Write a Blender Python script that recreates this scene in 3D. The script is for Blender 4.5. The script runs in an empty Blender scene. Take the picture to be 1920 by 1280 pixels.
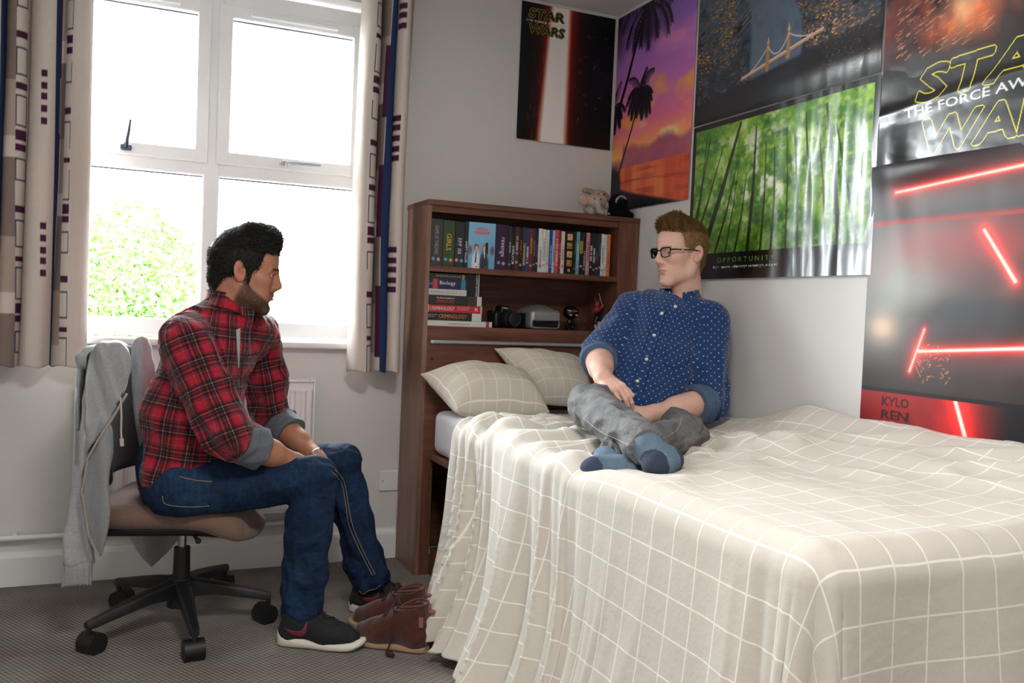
import bpy, bmesh, math, random
import numpy as np
from mathutils import Vector, Matrix
from mathutils.bvhtree import BVHTree
random.seed(7); RNG = np.random.default_rng(7)
SC = bpy.context.scene
COL = SC.collection
PI = math.pi
# ------------------------------------------------------------------ camera
cam_d = bpy.data.cameras.new('camera'); cam = bpy.data.objects.new('camera', cam_d); COL.objects.link(cam)
CAM_C = Vector((-2.1187, -3.7401, 1.1191))
_r = Vector((0.9162227, -0.39843443, 0.04226074)); _u = Vector((-0.02456366, 0.04941981, 0.99847599)); _f = Vector((0.39991573, 0.91586445, -0.03549254))
_m = Matrix((_r, _u, -_f)).transposed().to_4x4(); _m.translation = CAM_C
cam.matrix_world = _m
cam_d.sensor_width = 36.0; cam_d.lens = 36.0 * 1639.277 / 1920.0; cam_d.clip_start = 0.05; cam_d.clip_end = 200
SC.camera = cam
# ------------------------------------------------------------------ world, lamps, exposure
W = bpy.data.worlds.new('overcast_sky'); SC.world = W; W.use_nodes = True
_bg = W.node_tree.nodes['Background']; _bg.inputs[0].default_value = (0.92, 0.96, 1.0, 1); _bg.inputs[1].default_value = 9.0
SC.view_settings.view_transform = 'Standard'; SC.view_settings.look = 'None'; SC.view_settings.gamma = 1; SC.view_settings.use_curve_mapping = False
SC.view_settings.exposure = 2.2
def area_light(name, loc, rot, sx, sy, power, col=(1, 1, 1), portal=False):
    l = bpy.data.lights.new(name, 'AREA'); l.shape = 'RECTANGLE'; l.size = sx; l.size_y = sy; l.energy = power; l.color = col
    o = bpy.data.objects.new(name, l); o.location = loc; o.rotation_euler = rot; COL.objects.link(o)
    if portal: l.cycles.is_portal = True
    return o
area_light('window_portal', (-1.82, 0.22, 1.65), (-PI/2, 0, 0), 1.3, 1.45, 1, portal=True)   # portal: only guides sky sampling
area_light('ceiling_fill_light', (-1.75, -3.0, 2.47), (0, 0, 0), 0.5, 0.5, 10, (1.0, 0.97, 0.93))  # added fill for the camera side; no lamp is known there
# ------------------------------------------------------------------ helpers
def lin(c):
    c = np.asarray(c, float); return np.where(c <= 0.04045, c / 12.92, ((c + 0.055) / 1.055) ** 2.4)
def hx(h):
    h = h.lstrip('#'); return tuple(int(h[i:i+2], 16) / 255 for i in (0, 2, 4))
def S(h): return tuple(lin(hx(h))) + (1,)
MATS = {}
def mat(name, col='#808080', rough=0.6, metal=0.0, spec=0.5, noise=None, bump=None, sheen=0, coat=0, vcol=False):
    if name in MATS: return MATS[name]
    m = bpy.data.materials.new(name); m.use_nodes = True; nt = m.node_tree; b = nt.nodes['Principled BSDF']
    c = S(col) if isinstance(col, str) else tuple(col)
    b.inputs['Base Color'].default_value = c; b.inputs['Roughness'].default_value = rough; b.inputs['Metallic'].default_value = metal
    b.inputs['Specular IOR Level'].default_value = spec
    if sheen: b.inputs['Sheen Weight'].default_value = sheen
    if coat: b.inputs['Coat Weight'].default_value = coat
    tc = nt.nodes.new('ShaderNodeTexCoord')
    src = None
    if vcol:
        a = nt.nodes.new('ShaderNodeAttribute'); a.attribute_name = 'Col'; src = a.outputs['Color']
    if noise:
        sc, amt = noise[:2]; n = nt.nodes.new('ShaderNodeTexNoise'); n.inputs['Scale'].default_value = sc; n.inputs['Detail'].default_value = 5
        nt.links.new(tc.outputs['Object'], n.inputs['Vector'])
        mr = nt.nodes.new('ShaderNodeMapRange'); mr.inputs[1].default_value = .25; mr.inputs[2].default_value = .75; mr.inputs[3].default_value = 1 - amt; mr.inputs[4].default_value = 1 + amt
        nt.links.new(n.outputs['Fac'], mr.inputs[0])
        mx = nt.nodes.new('ShaderNodeMix'); mx.data_type = 'RGBA'; mx.blend_type = 'MULTIPLY'; mx.inputs[0].default_value = 1
        if src: nt.links.new(src, mx.inputs[6])
        else: mx.inputs[6].default_value = c
        nt.links.new(mr.outputs[0], mx.inputs[7]); src = mx.outputs[2]
    if src: nt.links.new(src, b.inputs['Base Color'])
    if bump:
        n = nt.nodes.new('ShaderNodeTexNoise'); n.inputs['Scale'].default_value = bump[0]; n.inputs['Detail'].default_value = 4
        nt.links.new(tc.outputs['Object'], n.inputs['Vector'])
        bp = nt.nodes.new('ShaderNodeBump'); bp.inputs['Strength'].default_value = bump[1]; bp.inputs['Distance'].default_value = bump[2] if len(bump) > 2 else .002
        nt.links.new(n.outputs['Fac'], bp.inputs['Height']); nt.links.new(bp.outputs[0], b.inputs['Normal'])
    MATS[name] = m; return m
class NT:      # tiny node-graph helper
    def __init__(s, m): s.t = m.node_tree; s.b = s.t.nodes['Principled BSDF']
    def n(s, typ, **k):
        x = s.t.nodes.new('ShaderNode' + typ)
        for a, v in k.items(): setattr(x, a, v)
        return x
    def put(s, sock, v):
        if hasattr(v, 'is_linked'): s.t.links.new(v, sock)
        else: sock.default_value = v
    def math(s, op, a, b=0.0, c=0.0):
        x = s.n('Math', operation=op); s.put(x.inputs[0], a); s.put(x.inputs[1], b); s.put(x.inputs[2], c); return x.outputs[0]
    def mix(s, f, a, b, mode='MIX'):
        x = s.n('Mix', data_type='RGBA', blend_type=mode); s.put(x.inputs[0], f); s.put(x.inputs[6], a); s.put(x.inputs[7], b); return x.outputs[2]
    def noise(s, vec, scale, detail=3, rough=.5):
        x = s.n('TexNoise'); x.inputs['Scale'].default_value = scale; x.inputs['Detail'].default_value = detail; x.inputs['Roughness'].default_value = rough
        if vec is not None: s.put(x.inputs['Vector'], vec)
        return x.outputs['Fac']
    def ramp(s, f, stops, interp='LINEAR'):
        x = s.n('ValToRGB'); r = x.color_ramp; r.interpolation = interp
        while len(r.elements) < len(stops): r.elements.new(1)
        for e, (p, c) in zip(r.elements, stops): e.position = p; e.color = S(c) if isinstance(c, str) else c
        s.put(x.inputs[0], f); return x.outputs[0]
    def rng(s, v, a, b, c, d):
        x = s.n('MapRange'); s.put(x.inputs[0], v)
        for i, q in enumerate((a, b, c, d)): x.inputs[i+1].default_value = q
        return x.outputs[0]
    def vmul(s, v, k):
        x = s.n('VectorMath', operation='MULTIPLY'); s.put(x.inputs[0], v); x.inputs[1].default_value = k; return x.outputs[0]
    def bump(s, h, st=.5, dist=.002):
        x = s.n('Bump'); x.inputs['Strength'].default_value = st; x.inputs['Distance'].default_value = dist; s.put(x.inputs['Height'], h)
        s.t.links.new(x.outputs[0], s.b.inputs['Normal'])
    def base(s, c): s.put(s.b.inputs['Base Color'], c)
def tag(o, label=None, cat=None, group=None, kind=None):
    if label: o['label'] = label
    if cat: o['category'] = cat
    if group: o['group'] = group
    if kind: o['kind'] = kind
    return o
def thing(name, label, cat, loc=(0, 0, 0), rz=0, group=None):
    o = bpy.data.objects.new(name, None); o.empty_display_size = .05; COL.objects.link(o); o.location = loc; o.rotation_euler = (0, 0, rz)
    return tag(o, label, cat, group)
def link(name, me, m=None, parent=None, smooth=False):
    o = bpy.data.objects.new(name, me); COL.objects.link(o)
    if m is not None:
        for k in (m if isinstance(m, (list, tuple)) else [m]): me.materials.append(k)
    if smooth: me.shade_smooth()
    if parent is not None: o.parent = parent
    return o
def npmesh(name, V, F, col=None, uv=None):
    """V (n,3); F (m,k) int array or list of faces; col per-vertex linear rgb; uv per-loop"""
    me = bpy.data.meshes.new(name); V = np.asarray(V, np.float32)
    if isinstance(F, np.ndarray):
        k = F.shape[1]; me.vertices.add(len(V)); me.vertices.foreach_set('co', V.ravel())
        me.loops.add(F.size); me.loops.foreach_set('vertex_index', F.astype(np.int32).ravel())
        me.polygons.add(len(F)); me.polygons.foreach_set('loop_start', np.arange(0, F.size, k, dtype=np.int32))
        me.update(calc_edges=True)
    else:
        me.from_pydata([tuple(map(float, v)) for v in V], [], F)
    if col is not None:
        a = me.color_attributes.new('Col', 'FLOAT_COLOR', 'POINT'); c = np.ones((len(V), 4), np.float32); c[:, :3] = col; a.data.foreach_set('color', c.ravel())
    if uv is not None:
        l = me.uv_layers.new(name='UVMap'); l.data.foreach_set('uv', np.asarray(uv, np.float32).ravel())
    me.validate(); return me
def grid_faces(nu, nv, wrapu=False):
    """vertex index = i*nv + j"""
    i = np.arange(nu if wrapu else nu - 1); j = np.arange(nv - 1); I, J = np.meshgrid(i, j, indexing='ij'); I2 = (I + 1) % nu
    return np.stack([I*nv+J, I2*nv+J, I2*nv+J+1, I*nv+J+1], -1).reshape(-1, 4)
class BM:     # collects simple shapes into ONE mesh
    def __init__(s): s.b = bmesh.new()
    def box(s, lo, hi, bev=0, M=None, seg=1):
        lo, hi = Vector(lo), Vector(hi); c = (lo + hi) / 2; d = hi - lo
        r = bmesh.ops.create_cube(s.b, size=1, matrix=Matrix.Translation(c) @ Matrix.Diagonal((abs(d.x), abs(d.y), abs(d.z), 1)))
        vs = r['verts']
        if bev:
            es = list({e for v in vs for e in v.link_edges})
            rr = bmesh.ops.bevel(s.b, geom=es, offset=bev, segments=seg, affect='EDGES', profile=.5); vs = list({v for f in rr['faces'] for v in f.verts} | {v for v in vs if v.is_valid})
        if M is not None: bmesh.ops.transform(s.b, matrix=M, verts=vs)
        return vs
    def cyl(s, p0, p1, r0, r1=None, n=16, caps=True):
        p0, p1 = Vector(p0), Vector(p1); r1 = r0 if r1 is None else r1; d = p1 - p0
        q = d.to_track_quat('Z', 'Y').to_matrix().to_4x4()
        return bmesh.ops.create_cone(s.b, cap_ends=caps, segments=n, radius1=r0, radius2=r1, depth=d.length, matrix=Matrix.Translation((p0 + p1) / 2) @ q)['verts']
    def ball(s, c, r, n=16, sc=(1, 1, 1)):
        return bmesh.ops.create_uvsphere(s.b, u_segments=n, v_segments=max(6, n // 2), radius=r, matrix=Matrix.Translation(c) @ Matrix.Diagonal((*sc, 1)))['verts']
    def tube(s, pts, r, n=8, closed=False):
        pts = [Vector(p) for p in pts]; N = len(pts); rings = []; up = Vector((0.123, .2, .97))
        for i, p in enumerate(pts):
            a = pts[(i - 1) % N] if (i or closed) else p; b = pts[(i + 1) % N] if (i < N - 1 or closed) else p
            t = (b - a).normalized(); e1 = t.cross(up)
            if e1.length < .05: e1 = t.cross(Vector((1, .1, 0)))
            e1.normalize(); e2 = t.cross(e1); ri = r[i] if isinstance(r, (list, tuple)) else r
            rings.append([s.b.verts.new(p + ri * (math.cos(2*PI*k/n) * e1 + math.sin(2*PI*k/n) * e2)) for k in range(n)])
        for i in range(N if closed else N - 1):
            A, B = rings[i], rings[(i + 1) % N]
            for k in range(n): s.b.faces.new((A[k], A[(k+1) % n], B[(k+1) % n], B[k]))
        if not closed: s.b.faces.new(rings[0][::-1]); s.b.faces.new(rings[-1])
    def prism(s, poly, axis, lo, hi):
        """poly of 2d points extruded along axis index"""
        def P(a, b, h): v = [a, b]; v.insert(axis, h); return Vector(v)
        A = [s.b.verts.new(P(a, b, lo)) for a, b in poly]; B = [s.b.verts.new(P(a, b, hi)) for a, b in poly]; n = len(poly)
        s.b.faces.new(A[::-1]); s.b.faces.new(B)
        for i in range(n): s.b.faces.new((A[i], A[(i+1) % n], B[(i+1) % n], B[i]))
        return A + B
    def lathe(s, prof, c=(0, 0, 0), n=24, M=None):
        rings = [[s.b.verts.new(Vector(c) + Vector((r*math.cos(2*PI*k/n), r*math.sin(2*PI*k/n), z))) for k in range(n)] for r, z in prof]
        for A, B in zip(rings, rings[1:]):
            for k in range(n): s.b.faces.new((A[k], A[(k+1) % n], B[(k+1) % n], B[k]))
        s.b.faces.new(rings[0][::-1]); s.b.faces.new(rings[-1])
        if M is not None: bmesh.ops.transform(s.b, matrix=M, verts=[v for r in rings for v in r])
    def done(s, name, m, parent=None, smooth=False, off=None):
        bmesh.ops.recalc_face_normals(s.b, faces=s.b.faces[:]); me = bpy.data.meshes.new(name)
        if off is not None: bmesh.ops.translate(s.b, vec=-Vector(off), verts=s.b.verts[:])
        s.b.to_mesh(me); s.b.free(); o = link(name, me, m, parent)
        if smooth:
            me.shade_smooth()
            try: me.set_sharp_from_angle(angle=math.radians(40))
            except Exception: pass
        return o
def box(name, lo, hi, m, parent=None, bev=.0, off=None, seg=1):
    b = BM(); b.box(lo, hi, bev, seg=seg); return b.done(name, m, parent, off=off)
def parented(o, parent):       # keep world coordinates
    o.parent = parent; o.matrix_parent_inverse = parent.matrix_basis.inverted(); return o
def children_of(o): return [c for c in bpy.data.objects if c.parent == o]
# ---- value noise in numpy
def fbm2(x, y, seed=0, octv=4, gain=.5):
    out = np.zeros_like(x, dtype=float); a = 1.0; tot = 0
    for o in range(octv):
        out += a * vnoise(x * 2**o, y * 2**o, np.zeros_like(x) + .5, seed + o * 17); tot += a; a *= gain
    return out / tot
def vnoise(x, y, z, seed=0):
    def h(i, j, k):
        n = (i.astype(np.int64) * 374761393 + j.astype(np.int64) * 668265263 + k.astype(np.int64) * 2147483647 + seed * 144665) & 0xffffffff
        n = ((n ^ (n >> 13)) * 1274126177) & 0xffffffff; n = n ^ (n >> 16); return (n & 0xffff) / 65535.0
    xi, yi, zi = np.floor(x), np.floor(y), np.floor(z); fx, fy, fz = x - xi, y - yi, z - zi
    fx, fy, fz = (q * q * (3 - 2 * q) for q in (fx, fy, fz)); r = 0
    for a in (0, 1):
        for b in (0, 1):
            for c in (0, 1):
                r = r + h(xi + a, yi + b, zi + c) * (fx if a else 1 - fx) * (fy if b else 1 - fy) * (fz if c else 1 - fz)
    return r
# ---- lettering: every string is turned into a flat mesh once, while the scene is still empty
TXT = {}
def text_tris(body, bold=0.0):
    key = (body, bold)
    if key in TXT: return TXT[key]
    cu = bpy.data.curves.new('lettering', 'FONT'); cu.body = body; cu.size = 1.0; cu.resolution_u = 2; cu.fill_mode = 'FRONT'; cu.offset = bold
    o = bpy.data.objects.new('lettering', cu); COL.objects.link(o); dg = bpy.context.evaluated_depsgraph_get()
    me = o.evaluated_get(dg).to_mesh(); me.calc_loop_triangles()
    V = np.array([v.co[:2] for v in me.vertices]).reshape(-1, 2); T = np.array([t.vertices[:] for t in me.loop_triangles]).reshape(-1, 3)
    o.evaluated_get(dg).to_mesh_clear(); bpy.data.objects.remove(o); bpy.data.curves.remove(cu)
    V = V - V.min(0); V = V / np.array([1, max(1e-6, V[:, 1].max())])   # cap height 1
    TXT[key] = (V, T, V[:, 0].max()); return TXT[key]
def lettering(name, body, origin, du, dv, height, m, parent=None, width=None, bold=0.0, center=False):
    """flat letters on a plane: du reading direction, dv up; fitted to width when given"""
    V, T, w = text_tris(body, bold); sx = height if width is None else width / w
    o, du, dv = np.array(origin, float), np.array(du, float), np.array(dv, float)
    if center: o = o - du * (w * sx / 2) - dv * height / 2
    P = o + np.outer(V[:, 0] * sx, du) + np.outer(V[:, 1] * height, dv)
    return link(name, npmesh(name, P, T), m, parent)
# ---- signed-distance modelling: soft unions of limbs / ellipsoids, meshed with surface nets
class SDF:
    def __init__(s, lo, hi, h):
        s.lo = np.array(lo, np.float32); s.h = h; s.n = np.ceil((np.array(hi) - np.array(lo)) / h).astype(int) + 1; s.F = np.full(s.n, 1.0, np.float32)
    def win(s, a, b):
        i0 = np.clip(np.floor((np.array(a) - s.lo) / s.h).astype(int), 0, s.n - 1); i1 = np.clip(np.ceil((np.array(b) - s.lo) / s.h).astype(int) + 1, 1, s.n)
        sl = tuple(slice(x, max(y, x + 1)) for x, y in zip(i0, i1))
        ax = [s.lo[k] + s.h * np.arange(sl[k].start, sl[k].stop, dtype=np.float32) for k in range(3)]
        return sl, ax[0][:, None, None], ax[1][None, :, None], ax[2][None, None, :]
    def comb(s, sl, d, k, op):
        F = s.F[sl]; d = d.astype(np.float32)
        if op == 'sub': d = -d; hh = np.maximum(k - np.abs(F - d), 0) / k if k > 0 else 0; s.F[sl] = np.maximum(F, d) + (hh * hh * k * .25 if k > 0 else 0)
        else: hh = np.maximum(k - np.abs(F - d), 0) / k if k > 0 else 0; s.F[sl] = np.minimum(F, d) - (hh * hh * k * .25 if k > 0 else 0)
    def cone(s, a, b, ra, rb, k=.02, op='add', flat=None):
        """tapered capsule; flat=(dir, f): cross-section scaled by f along dir"""
        a, b = np.array(a, float), np.array(b, float); R = max(ra, rb) * (max(1, flat[1]) if flat else 1) + k + 4 * s.h
        sl, x, y, z = s.win(np.minimum(a, b) - R, np.maximum(a, b) + R); px, py, pz = x - a[0], y - a[1], z - a[2]; ab = b - a; L2 = max(ab @ ab, 1e-9)
        t = np.clip((px * ab[0] + py * ab[1] + pz * ab[2]) / L2, 0, 1); px, py, pz = px - t * ab[0], py - t * ab[1], pz - t * ab[2]; m = 1
        if flat:
            n = np.array(flat[0], float); n = n / np.linalg.norm(n); q = (px * n[0] + py * n[1] + pz * n[2]) * (1 / flat[1] - 1); px, py, pz = px + q * n[0], py + q * n[1], pz + q * n[2]; m = min(1, flat[1])
        s.comb(sl, (np.sqrt(px*px + py*py + pz*pz) - (ra + t * (rb - ra))) * m, k, op)
    def ell(s, c, r, k=.02, R=None, op='add'):
        c, r = np.array(c, float), np.array(r, float); e = r.max() + k + 4 * s.h; sl, x, y, z = s.win(c - e, c + e); px, py, pz = x - c[0], y - c[1], z - c[2]
        if R is not None:
            R = np.array(R)[:3, :3]; px, py, pz = (R[0, i] * px + R[1, i] * py + R[2, i] * pz for i in range(3))
        k0 = np.sqrt((px/r[0])**2 + (py/r[1])**2 + (pz/r[2])**2); k1 = np.sqrt((px/r[0]**2)**2 + (py/r[1]**2)**2 + (pz/r[2]**2)**2)
        s.comb(sl, k0 * (k0 - 1) / np.maximum(k1, 1e-6), k, op)
    def bx(s, c, hs, r, k=.0, R=None, op='add'):
        c, hs = np.array(c, float), np.array(hs, float) - r; e = np.linalg.norm(hs) + r + k + 4 * s.h; sl, x, y, z = s.win(c - e, c + e); px, py, pz = x - c[0], y - c[1], z - c[2]
        if R is not None:
            R = np.array(R)[:3, :3]; px, py, pz = (R[0, i] * px + R[1, i] * py + R[2, i] * pz for i in range(3))
        qx, qy, qz = np.abs(px) - hs[0], np.abs(py) - hs[1], np.abs(pz) - hs[2]
        s.comb(sl, np.sqrt(np.maximum(qx, 0)**2 + np.maximum(qy, 0)**2 + np.maximum(qz, 0)**2) + np.minimum(np.maximum(np.maximum(qx, qy), qz), 0) - r, k, op)
    def plane(s, p, n, lo=None, hi=None):
        """cut away the side n points to (inside a window)"""
        sl, x, y, z = s.win(lo if lo is not None else s.lo, hi if hi is not None else s.lo + s.h * s.n); n = np.array(n, float); n /= np.linalg.norm(n)
        d = (x - p[0]) * n[0] + (y - p[1]) * n[1] + (z - p[2]) * n[2]; s.F[sl] = np.maximum(s.F[sl], d.astype(np.float32))
    def disp(s, fn, band=.03):
        I = np.nonzero(np.abs(s.F) < band); P = s.lo + s.h * np.stack(I, -1); s.F[I] += fn(P).astype(np.float32)
    def mesh(s):
        F = s.F; n = s.n; ins = F < 0
        cnt = np.zeros(n - 1, np.int8)
        for a in (0, 1):
            for b in (0, 1):
                for c in (0, 1): cnt += ins[a:n[0]-1+a, b:n[1]-1+b, c:n[2]-1+c]
        act = (cnt > 0) & (cnt < 8); I = np.stack(np.nonzero(act), -1); idx = np.full(n - 1, -1, np.int32); idx[tuple(I.T)] = np.arange(len(I))
        acc = np.zeros((len(I), 3)); w = np.zeros(len(I))
        for ax in range(3):
            o1, o2 = [k for k in range(3) if k != ax]
            for a in (0, 1):
                for b in (0, 1):
                    J = I.copy(); J[:, o1] += a; J[:, o2] += b; K = J.copy(); K[:, ax] += 1; f0 = F[tuple(J.T)]; f1 = F[tuple(K.T)]; x = (f0 < 0) != (f1 < 0)
                    t = np.where(x, f0 / np.where(x, f0 - f1, 1), 0); p = (J - I).astype(float); p[:, ax] += t; acc[x] += p[x]; w[x] += 1
        V = s.lo + s.h * (I + acc / w[:, None]); Q = []
        for ax in range(3):
            o1, o2 = (ax + 1) % 3, (ax + 2) % 3; A = [slice(None)] * 3; B = [slice(None)] * 3; A[ax] = slice(0, n[ax] - 1); B[ax] = slice(1, n[ax])
            sg = ins[tuple(A)] != ins[tuple(B)]; E = np.stack(np.nonzero(sg), -1); ok = (E[:, o1] > 0) & (E[:, o2] > 0) & (E[:, o1] < n[o1] - 1) & (E[:, o2] < n[o2] - 1); E = E[ok]
            def at(d1, d2): K = E.copy(); K[:, o1] += d1; K[:, o2] += d2; return idx[tuple(K.T)]
            q = np.stack([at(-1, -1), at(0, -1), at(0, 0), at(-1, 0)], -1); fl = ~ins[tuple(E.T)]; q[fl] = q[fl][:, ::-1]; Q.append(q)
        return V, np.concatenate(Q)
def relax(V, Q, it=1, f=.5):
    for _ in range(it):
        A = np.zeros_like(V); n = np.zeros(len(V))
        for a, b in ((0, 1), (1, 2), (2, 3), (3, 0)):
            np.add.at(A, Q[:, a], V[Q[:, b]]); np.add.at(A, Q[:, b], V[Q[:, a]]); np.add.at(n, Q[:, a], 1); np.add.at(n, Q[:, b], 1)
        V = V * (1 - f) + f * A / np.maximum(n, 1)[:, None]
    return V
def frame(x, z):       # rotation whose columns are forward, left, up
    x = Vector(x).normalized(); z = Vector(z); y = z.cross(x).normalized(); z = x.cross(y); return Matrix((x, y, z)).transposed()
# ================================================================== ROOM SHELL
XL, XR, YF, YB, H = -3.35, 0.0, -4.7, 0.0, 2.556
WX0, WX1, WZ0, WZ1 = -2.50, -1.16, 0.93, 2.40      # window opening
wall_m = mat('painted_wall', '#d9d6d3', .75, noise=(3, .015), bump=(160, .12, .001))
white_m = mat('white_gloss_paint', '#e6e6e4', .35)
upvc = mat('white_plastic_frame', '#f6f7f8', .3)
dark_gasket = mat('grey_gasket', '#5d6672', .6)
chrome = mat('chrome', '#c8c8ca', .18, 1.0)
def struct(o): return tag(o, kind='structure')
b = BM()
b.box((XL - .2, 0, -.1), (WX0, .26, H + .1)); b.box((WX1, 0, -.1), (XR + .2, .26, H + .1)); b.box((WX0, 0, -.1), (WX1, .26, WZ0)); b.box((WX0, 0, WZ1), (WX1, .26, H + .1))
struct(b.done('wall_back', wall_m))
struct(box('wall_right', (0, YF - .2, -.1), (.2, 0, H + .1), wall_m)); struct(box('wall_left', (XL - .2, YF - .2, -.1), (XL, 0, H + .1), wall_m)); struct(box('wall_front', (XL, YF - .2, -.1), (XR, YF, H + .1), wall_m))
struct(box('ceiling', (XL, YF, H), (XR, 0, H + .1), mat('ceiling_paint', '#dcdad8', .8, bump=(120, .1, .001))))
# carpet: short ribbed pile
cm = mat('ribbed_carpet', '#7a716a', .95, spec=.1); g = NT(cm)
tc = g.n('TexCoord').outputs['Object']; sx = g.n('SeparateXYZ'); g.put(sx.inputs[0], tc)
xx, yy = sx.outputs[0], sx.outputs[1]
rib = g.math('SINE', g.math('MULTIPLY', g.math('ADD', g.math('MULTIPLY', xx, .86), g.math('MULTIPLY', yy, .5)), 2*PI/.0125))
row = g.math('SINE', g.math('MULTIPLY', g.math('SUBTRACT', g.math('MULTIPLY', yy, .86), g.math('MULTIPLY', xx, .5)), 2*PI/.021))
ns = g.noise(tc, 420, 2); nl = g.noise(tc, 5, 3)
hgt = g.math('ADD', g.math('ADD', g.math('MULTIPLY', rib, .6), g.math('MULTIPLY', row, .25)), g.math('MULTIPLY', ns, 1.6))
c1 = g.ramp(g.rng(hgt, -.6, 2.0, 0, 1), [(0, '#57524d'), (.5, '#87817b'), (1, '#ada7a1')])
g.base(g.mix(1.0, c1, g.ramp(nl, [(0.3, '#dcd8d4'), (.7, '#ffffff')]), 'MULTIPLY')); g.bump(hgt, .7, .003)
struct(box('floor', (XL, YF, -.08), (XR, 0, 0), cm))
# skirting with a moulded top, and the heating pipe run above it
b = BM(); b.prism([(0, 0), (-.018, 0), (-.018, .108), (-.014, .12), (-.010, .124), (-.008, .13), (0, .13)], 0, XL, -1.016)
struct(b.done('baseboard_back', white_m))
b = BM(); b.prism([(XL, 0), (XL + .018, 0), (XL + .018, .118), (XL + .008, .13), (XL, .13)], 1, YF, -.02); struct(b.done('baseboard_left', white_m))
# sockets and pipe
b = BM(); b.tube([(XL + .02, -.032, .188), (-1.9, -.032, .188), (-1.52, -.032, .188), (-1.47, -.034, .192), (-1.455, -.04, .215), (-1.455, -.05, .27)], .0105, 10)
for x in (-3.0, -2.5, -1.75): b.box((x - .008, -.03, .172), (x + .008, 0, .204), .003)
tag(b.done('heating_pipe', white_m, smooth=True), 'white painted heating pipe clipped along the wall above the skirting board', 'pipe')
# ------------------------------------------------------------------ window
win = thing('window_1', None, None, (-1.83, .1, WZ0)); win['kind'] = 'structure'
def P(o): return parented(o, win)
fy0, fy1 = .075, .145
b = BM()
fx0, fx1 = -2.485, -1.175; gx = -1.831
b.box((fx0, fy0, .975), (fx0 + .055, fy1, 2.385), .005); b.box((fx1 - .055, fy0, .975), (fx1, fy1, 2.385), .005)
b.box((fx0 + .005, fy0 + .001, 2.305), (fx1 - .005, fy1 - .001, 2.384), .005); b.box((fx0 + .005, fy0 + .001, .956), (fx1 - .005, fy1 - .001, 1.026), .005)
b.box((gx - .033, fy0 - .004, 1.0), (gx + .033, fy1, 2.36), .006); b.box((fx0 + .01, fy0 - .002, 1.617), (fx1 - .01, fy1 - .002, 1.685), .006)
P(b.done('window_frame', upvc))
glass = bpy.data.materials.new('window_glass'); glass.use_nodes = True; nt = glass.node_tree; nt.nodes.clear()
o_ = nt.nodes.new('ShaderNodeOutputMaterial'); mx = nt.nodes.new('ShaderNodeMixShader'); tr = nt.nodes.new('ShaderNodeBsdfTransparent'); gl = nt.nodes.new('ShaderNodeBsdfGlossy'); fr = nt.nodes.new('ShaderNodeFresnel')
tr.inputs[0].default_value = (.97, .985, .98, 1); gl.inputs['Roughness'].default_value = .02; fr.inputs[0].default_value = 1.25
nt.links.new(fr.outputs[0], mx.inputs[0]); nt.links.new(tr.outputs[0], mx.inputs[1]); nt.links.new(gl.outputs[0], mx.inputs[2]); nt.links.new(mx.outputs[0], o_.inputs[0])
cols = [(fx0 + .055, gx - .033), (gx + .033, fx1 - .055)]
for i, (a, c) in enumerate(cols):
    # lower fixed light
    P(box('pane', (a, .105, 1.026), (c, .109, 1.617), glass)); P(box('gasket', (a, .1, 1.612), (c, .104, 1.617), dark_gasket))
    # opening sash above
    s = BM(); z0, z1 = 1.668, 2.318; a2, c2 = a - .018, c + .018; w = .052; y0, y1 = .056, .125
    s.box((a2, y0, z0), (a2 + w, y1, z1), .004); s.box((c2 - w, y0, z0), (c2, y1, z1), .004); s.box((a2 + .005, y0 + .001, z1 - w), (c2 - .005, y1 - .001, z1 - .001), .004); s.box((a2 + .005, y0 + .001, z0 + .001), (c2 - .005, y1 - .001, z0 + w), .004)
    sash = P(s.done('sash', upvc))
    def Q(o): o.parent = sash; return o
    Q(box('pane', (a2 + w, .095, z0 + w), (c2 - w, .099, z1 - w), glass)); Q(box('gasket', (a2 + w, .09, z1 - w - .005), (c2 - w, .094, z1 - w), dark_gasket))
    Q(box('trickle_vent', (a2 + .12, .044, z1 - .04), (c2 - .12, .056, z1 - .016), upvc, bev=.006))
    h = BM(); hx0 = -1.545 if i else -2.155
    h.box((hx0 - .018, .043, 1.684), (hx0 + .022, .057, 1.706), .004)
    if i: h.tube([(hx0, .035, 1.695), (hx0 + .04, .03, 1.697), (hx0 + .09, .028, 1.698), (hx0 + .15, .03, 1.700)], [.008, .0075, .007, .004], 8)
    else: h.tube([(hx0, .04, 1.695), (hx0 + .004, .03, 1.715), (hx0 + .010, .022, 1.75), (hx0 + .016, .02, 1.80)], [.008, .0075, .007, .0045], 8)
    Q(h.done('handle', chrome if i else mat('dark_steel', '#4b5468', .3, .8), smooth=True))
b = BM(); b.box((WX0 - .06, -.045, .922), (WX1 + .06, .08, .95), .009, seg=3); P(b.done('window_sill', white_m, smooth=True))
# ------------------------------------------------------------------ blank socket plate and radiator
t = thing('socket_plate', 'white square wall plate on the wall left of the bookcase', 'socket', (-1.06, 0, .3))
b = BM(); b.box((-1.098, -.009, .298), (-1.012, 0, .388), .004, seg=2); parented(b.done('cover_plate', mat('socket_white', '#e9e9e6', .3)), t)
b = BM(); b.cyl((-1.083, -.0095, .343), (-1.083, -.0085, .343), .003, n=10); parented(b.done('screw', dark_gasket), t)
R0, R1, RZ0, RZ1 = -2.30, -1.415, .245, .80
t = thing('radiator', 'white panel radiator under the window behind the seated man', 'radiator', ((R0+R1)/2, -.06, RZ0))
rm = mat('radiator_enamel', '#e8e7e5', .35)
nr = 20; st = (R1 - R0) / nr; poly = []
for i in range(nr):
    x = R0 + i * st; poly += [(x, -.088), (x + st*.22, -.088), (x + st*.34, -.1), (x + st*.78, -.1), (x + st*.9, -.088)]
poly += [(R1, -.088), (R1, -.076), (R0, -.076)]
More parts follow.
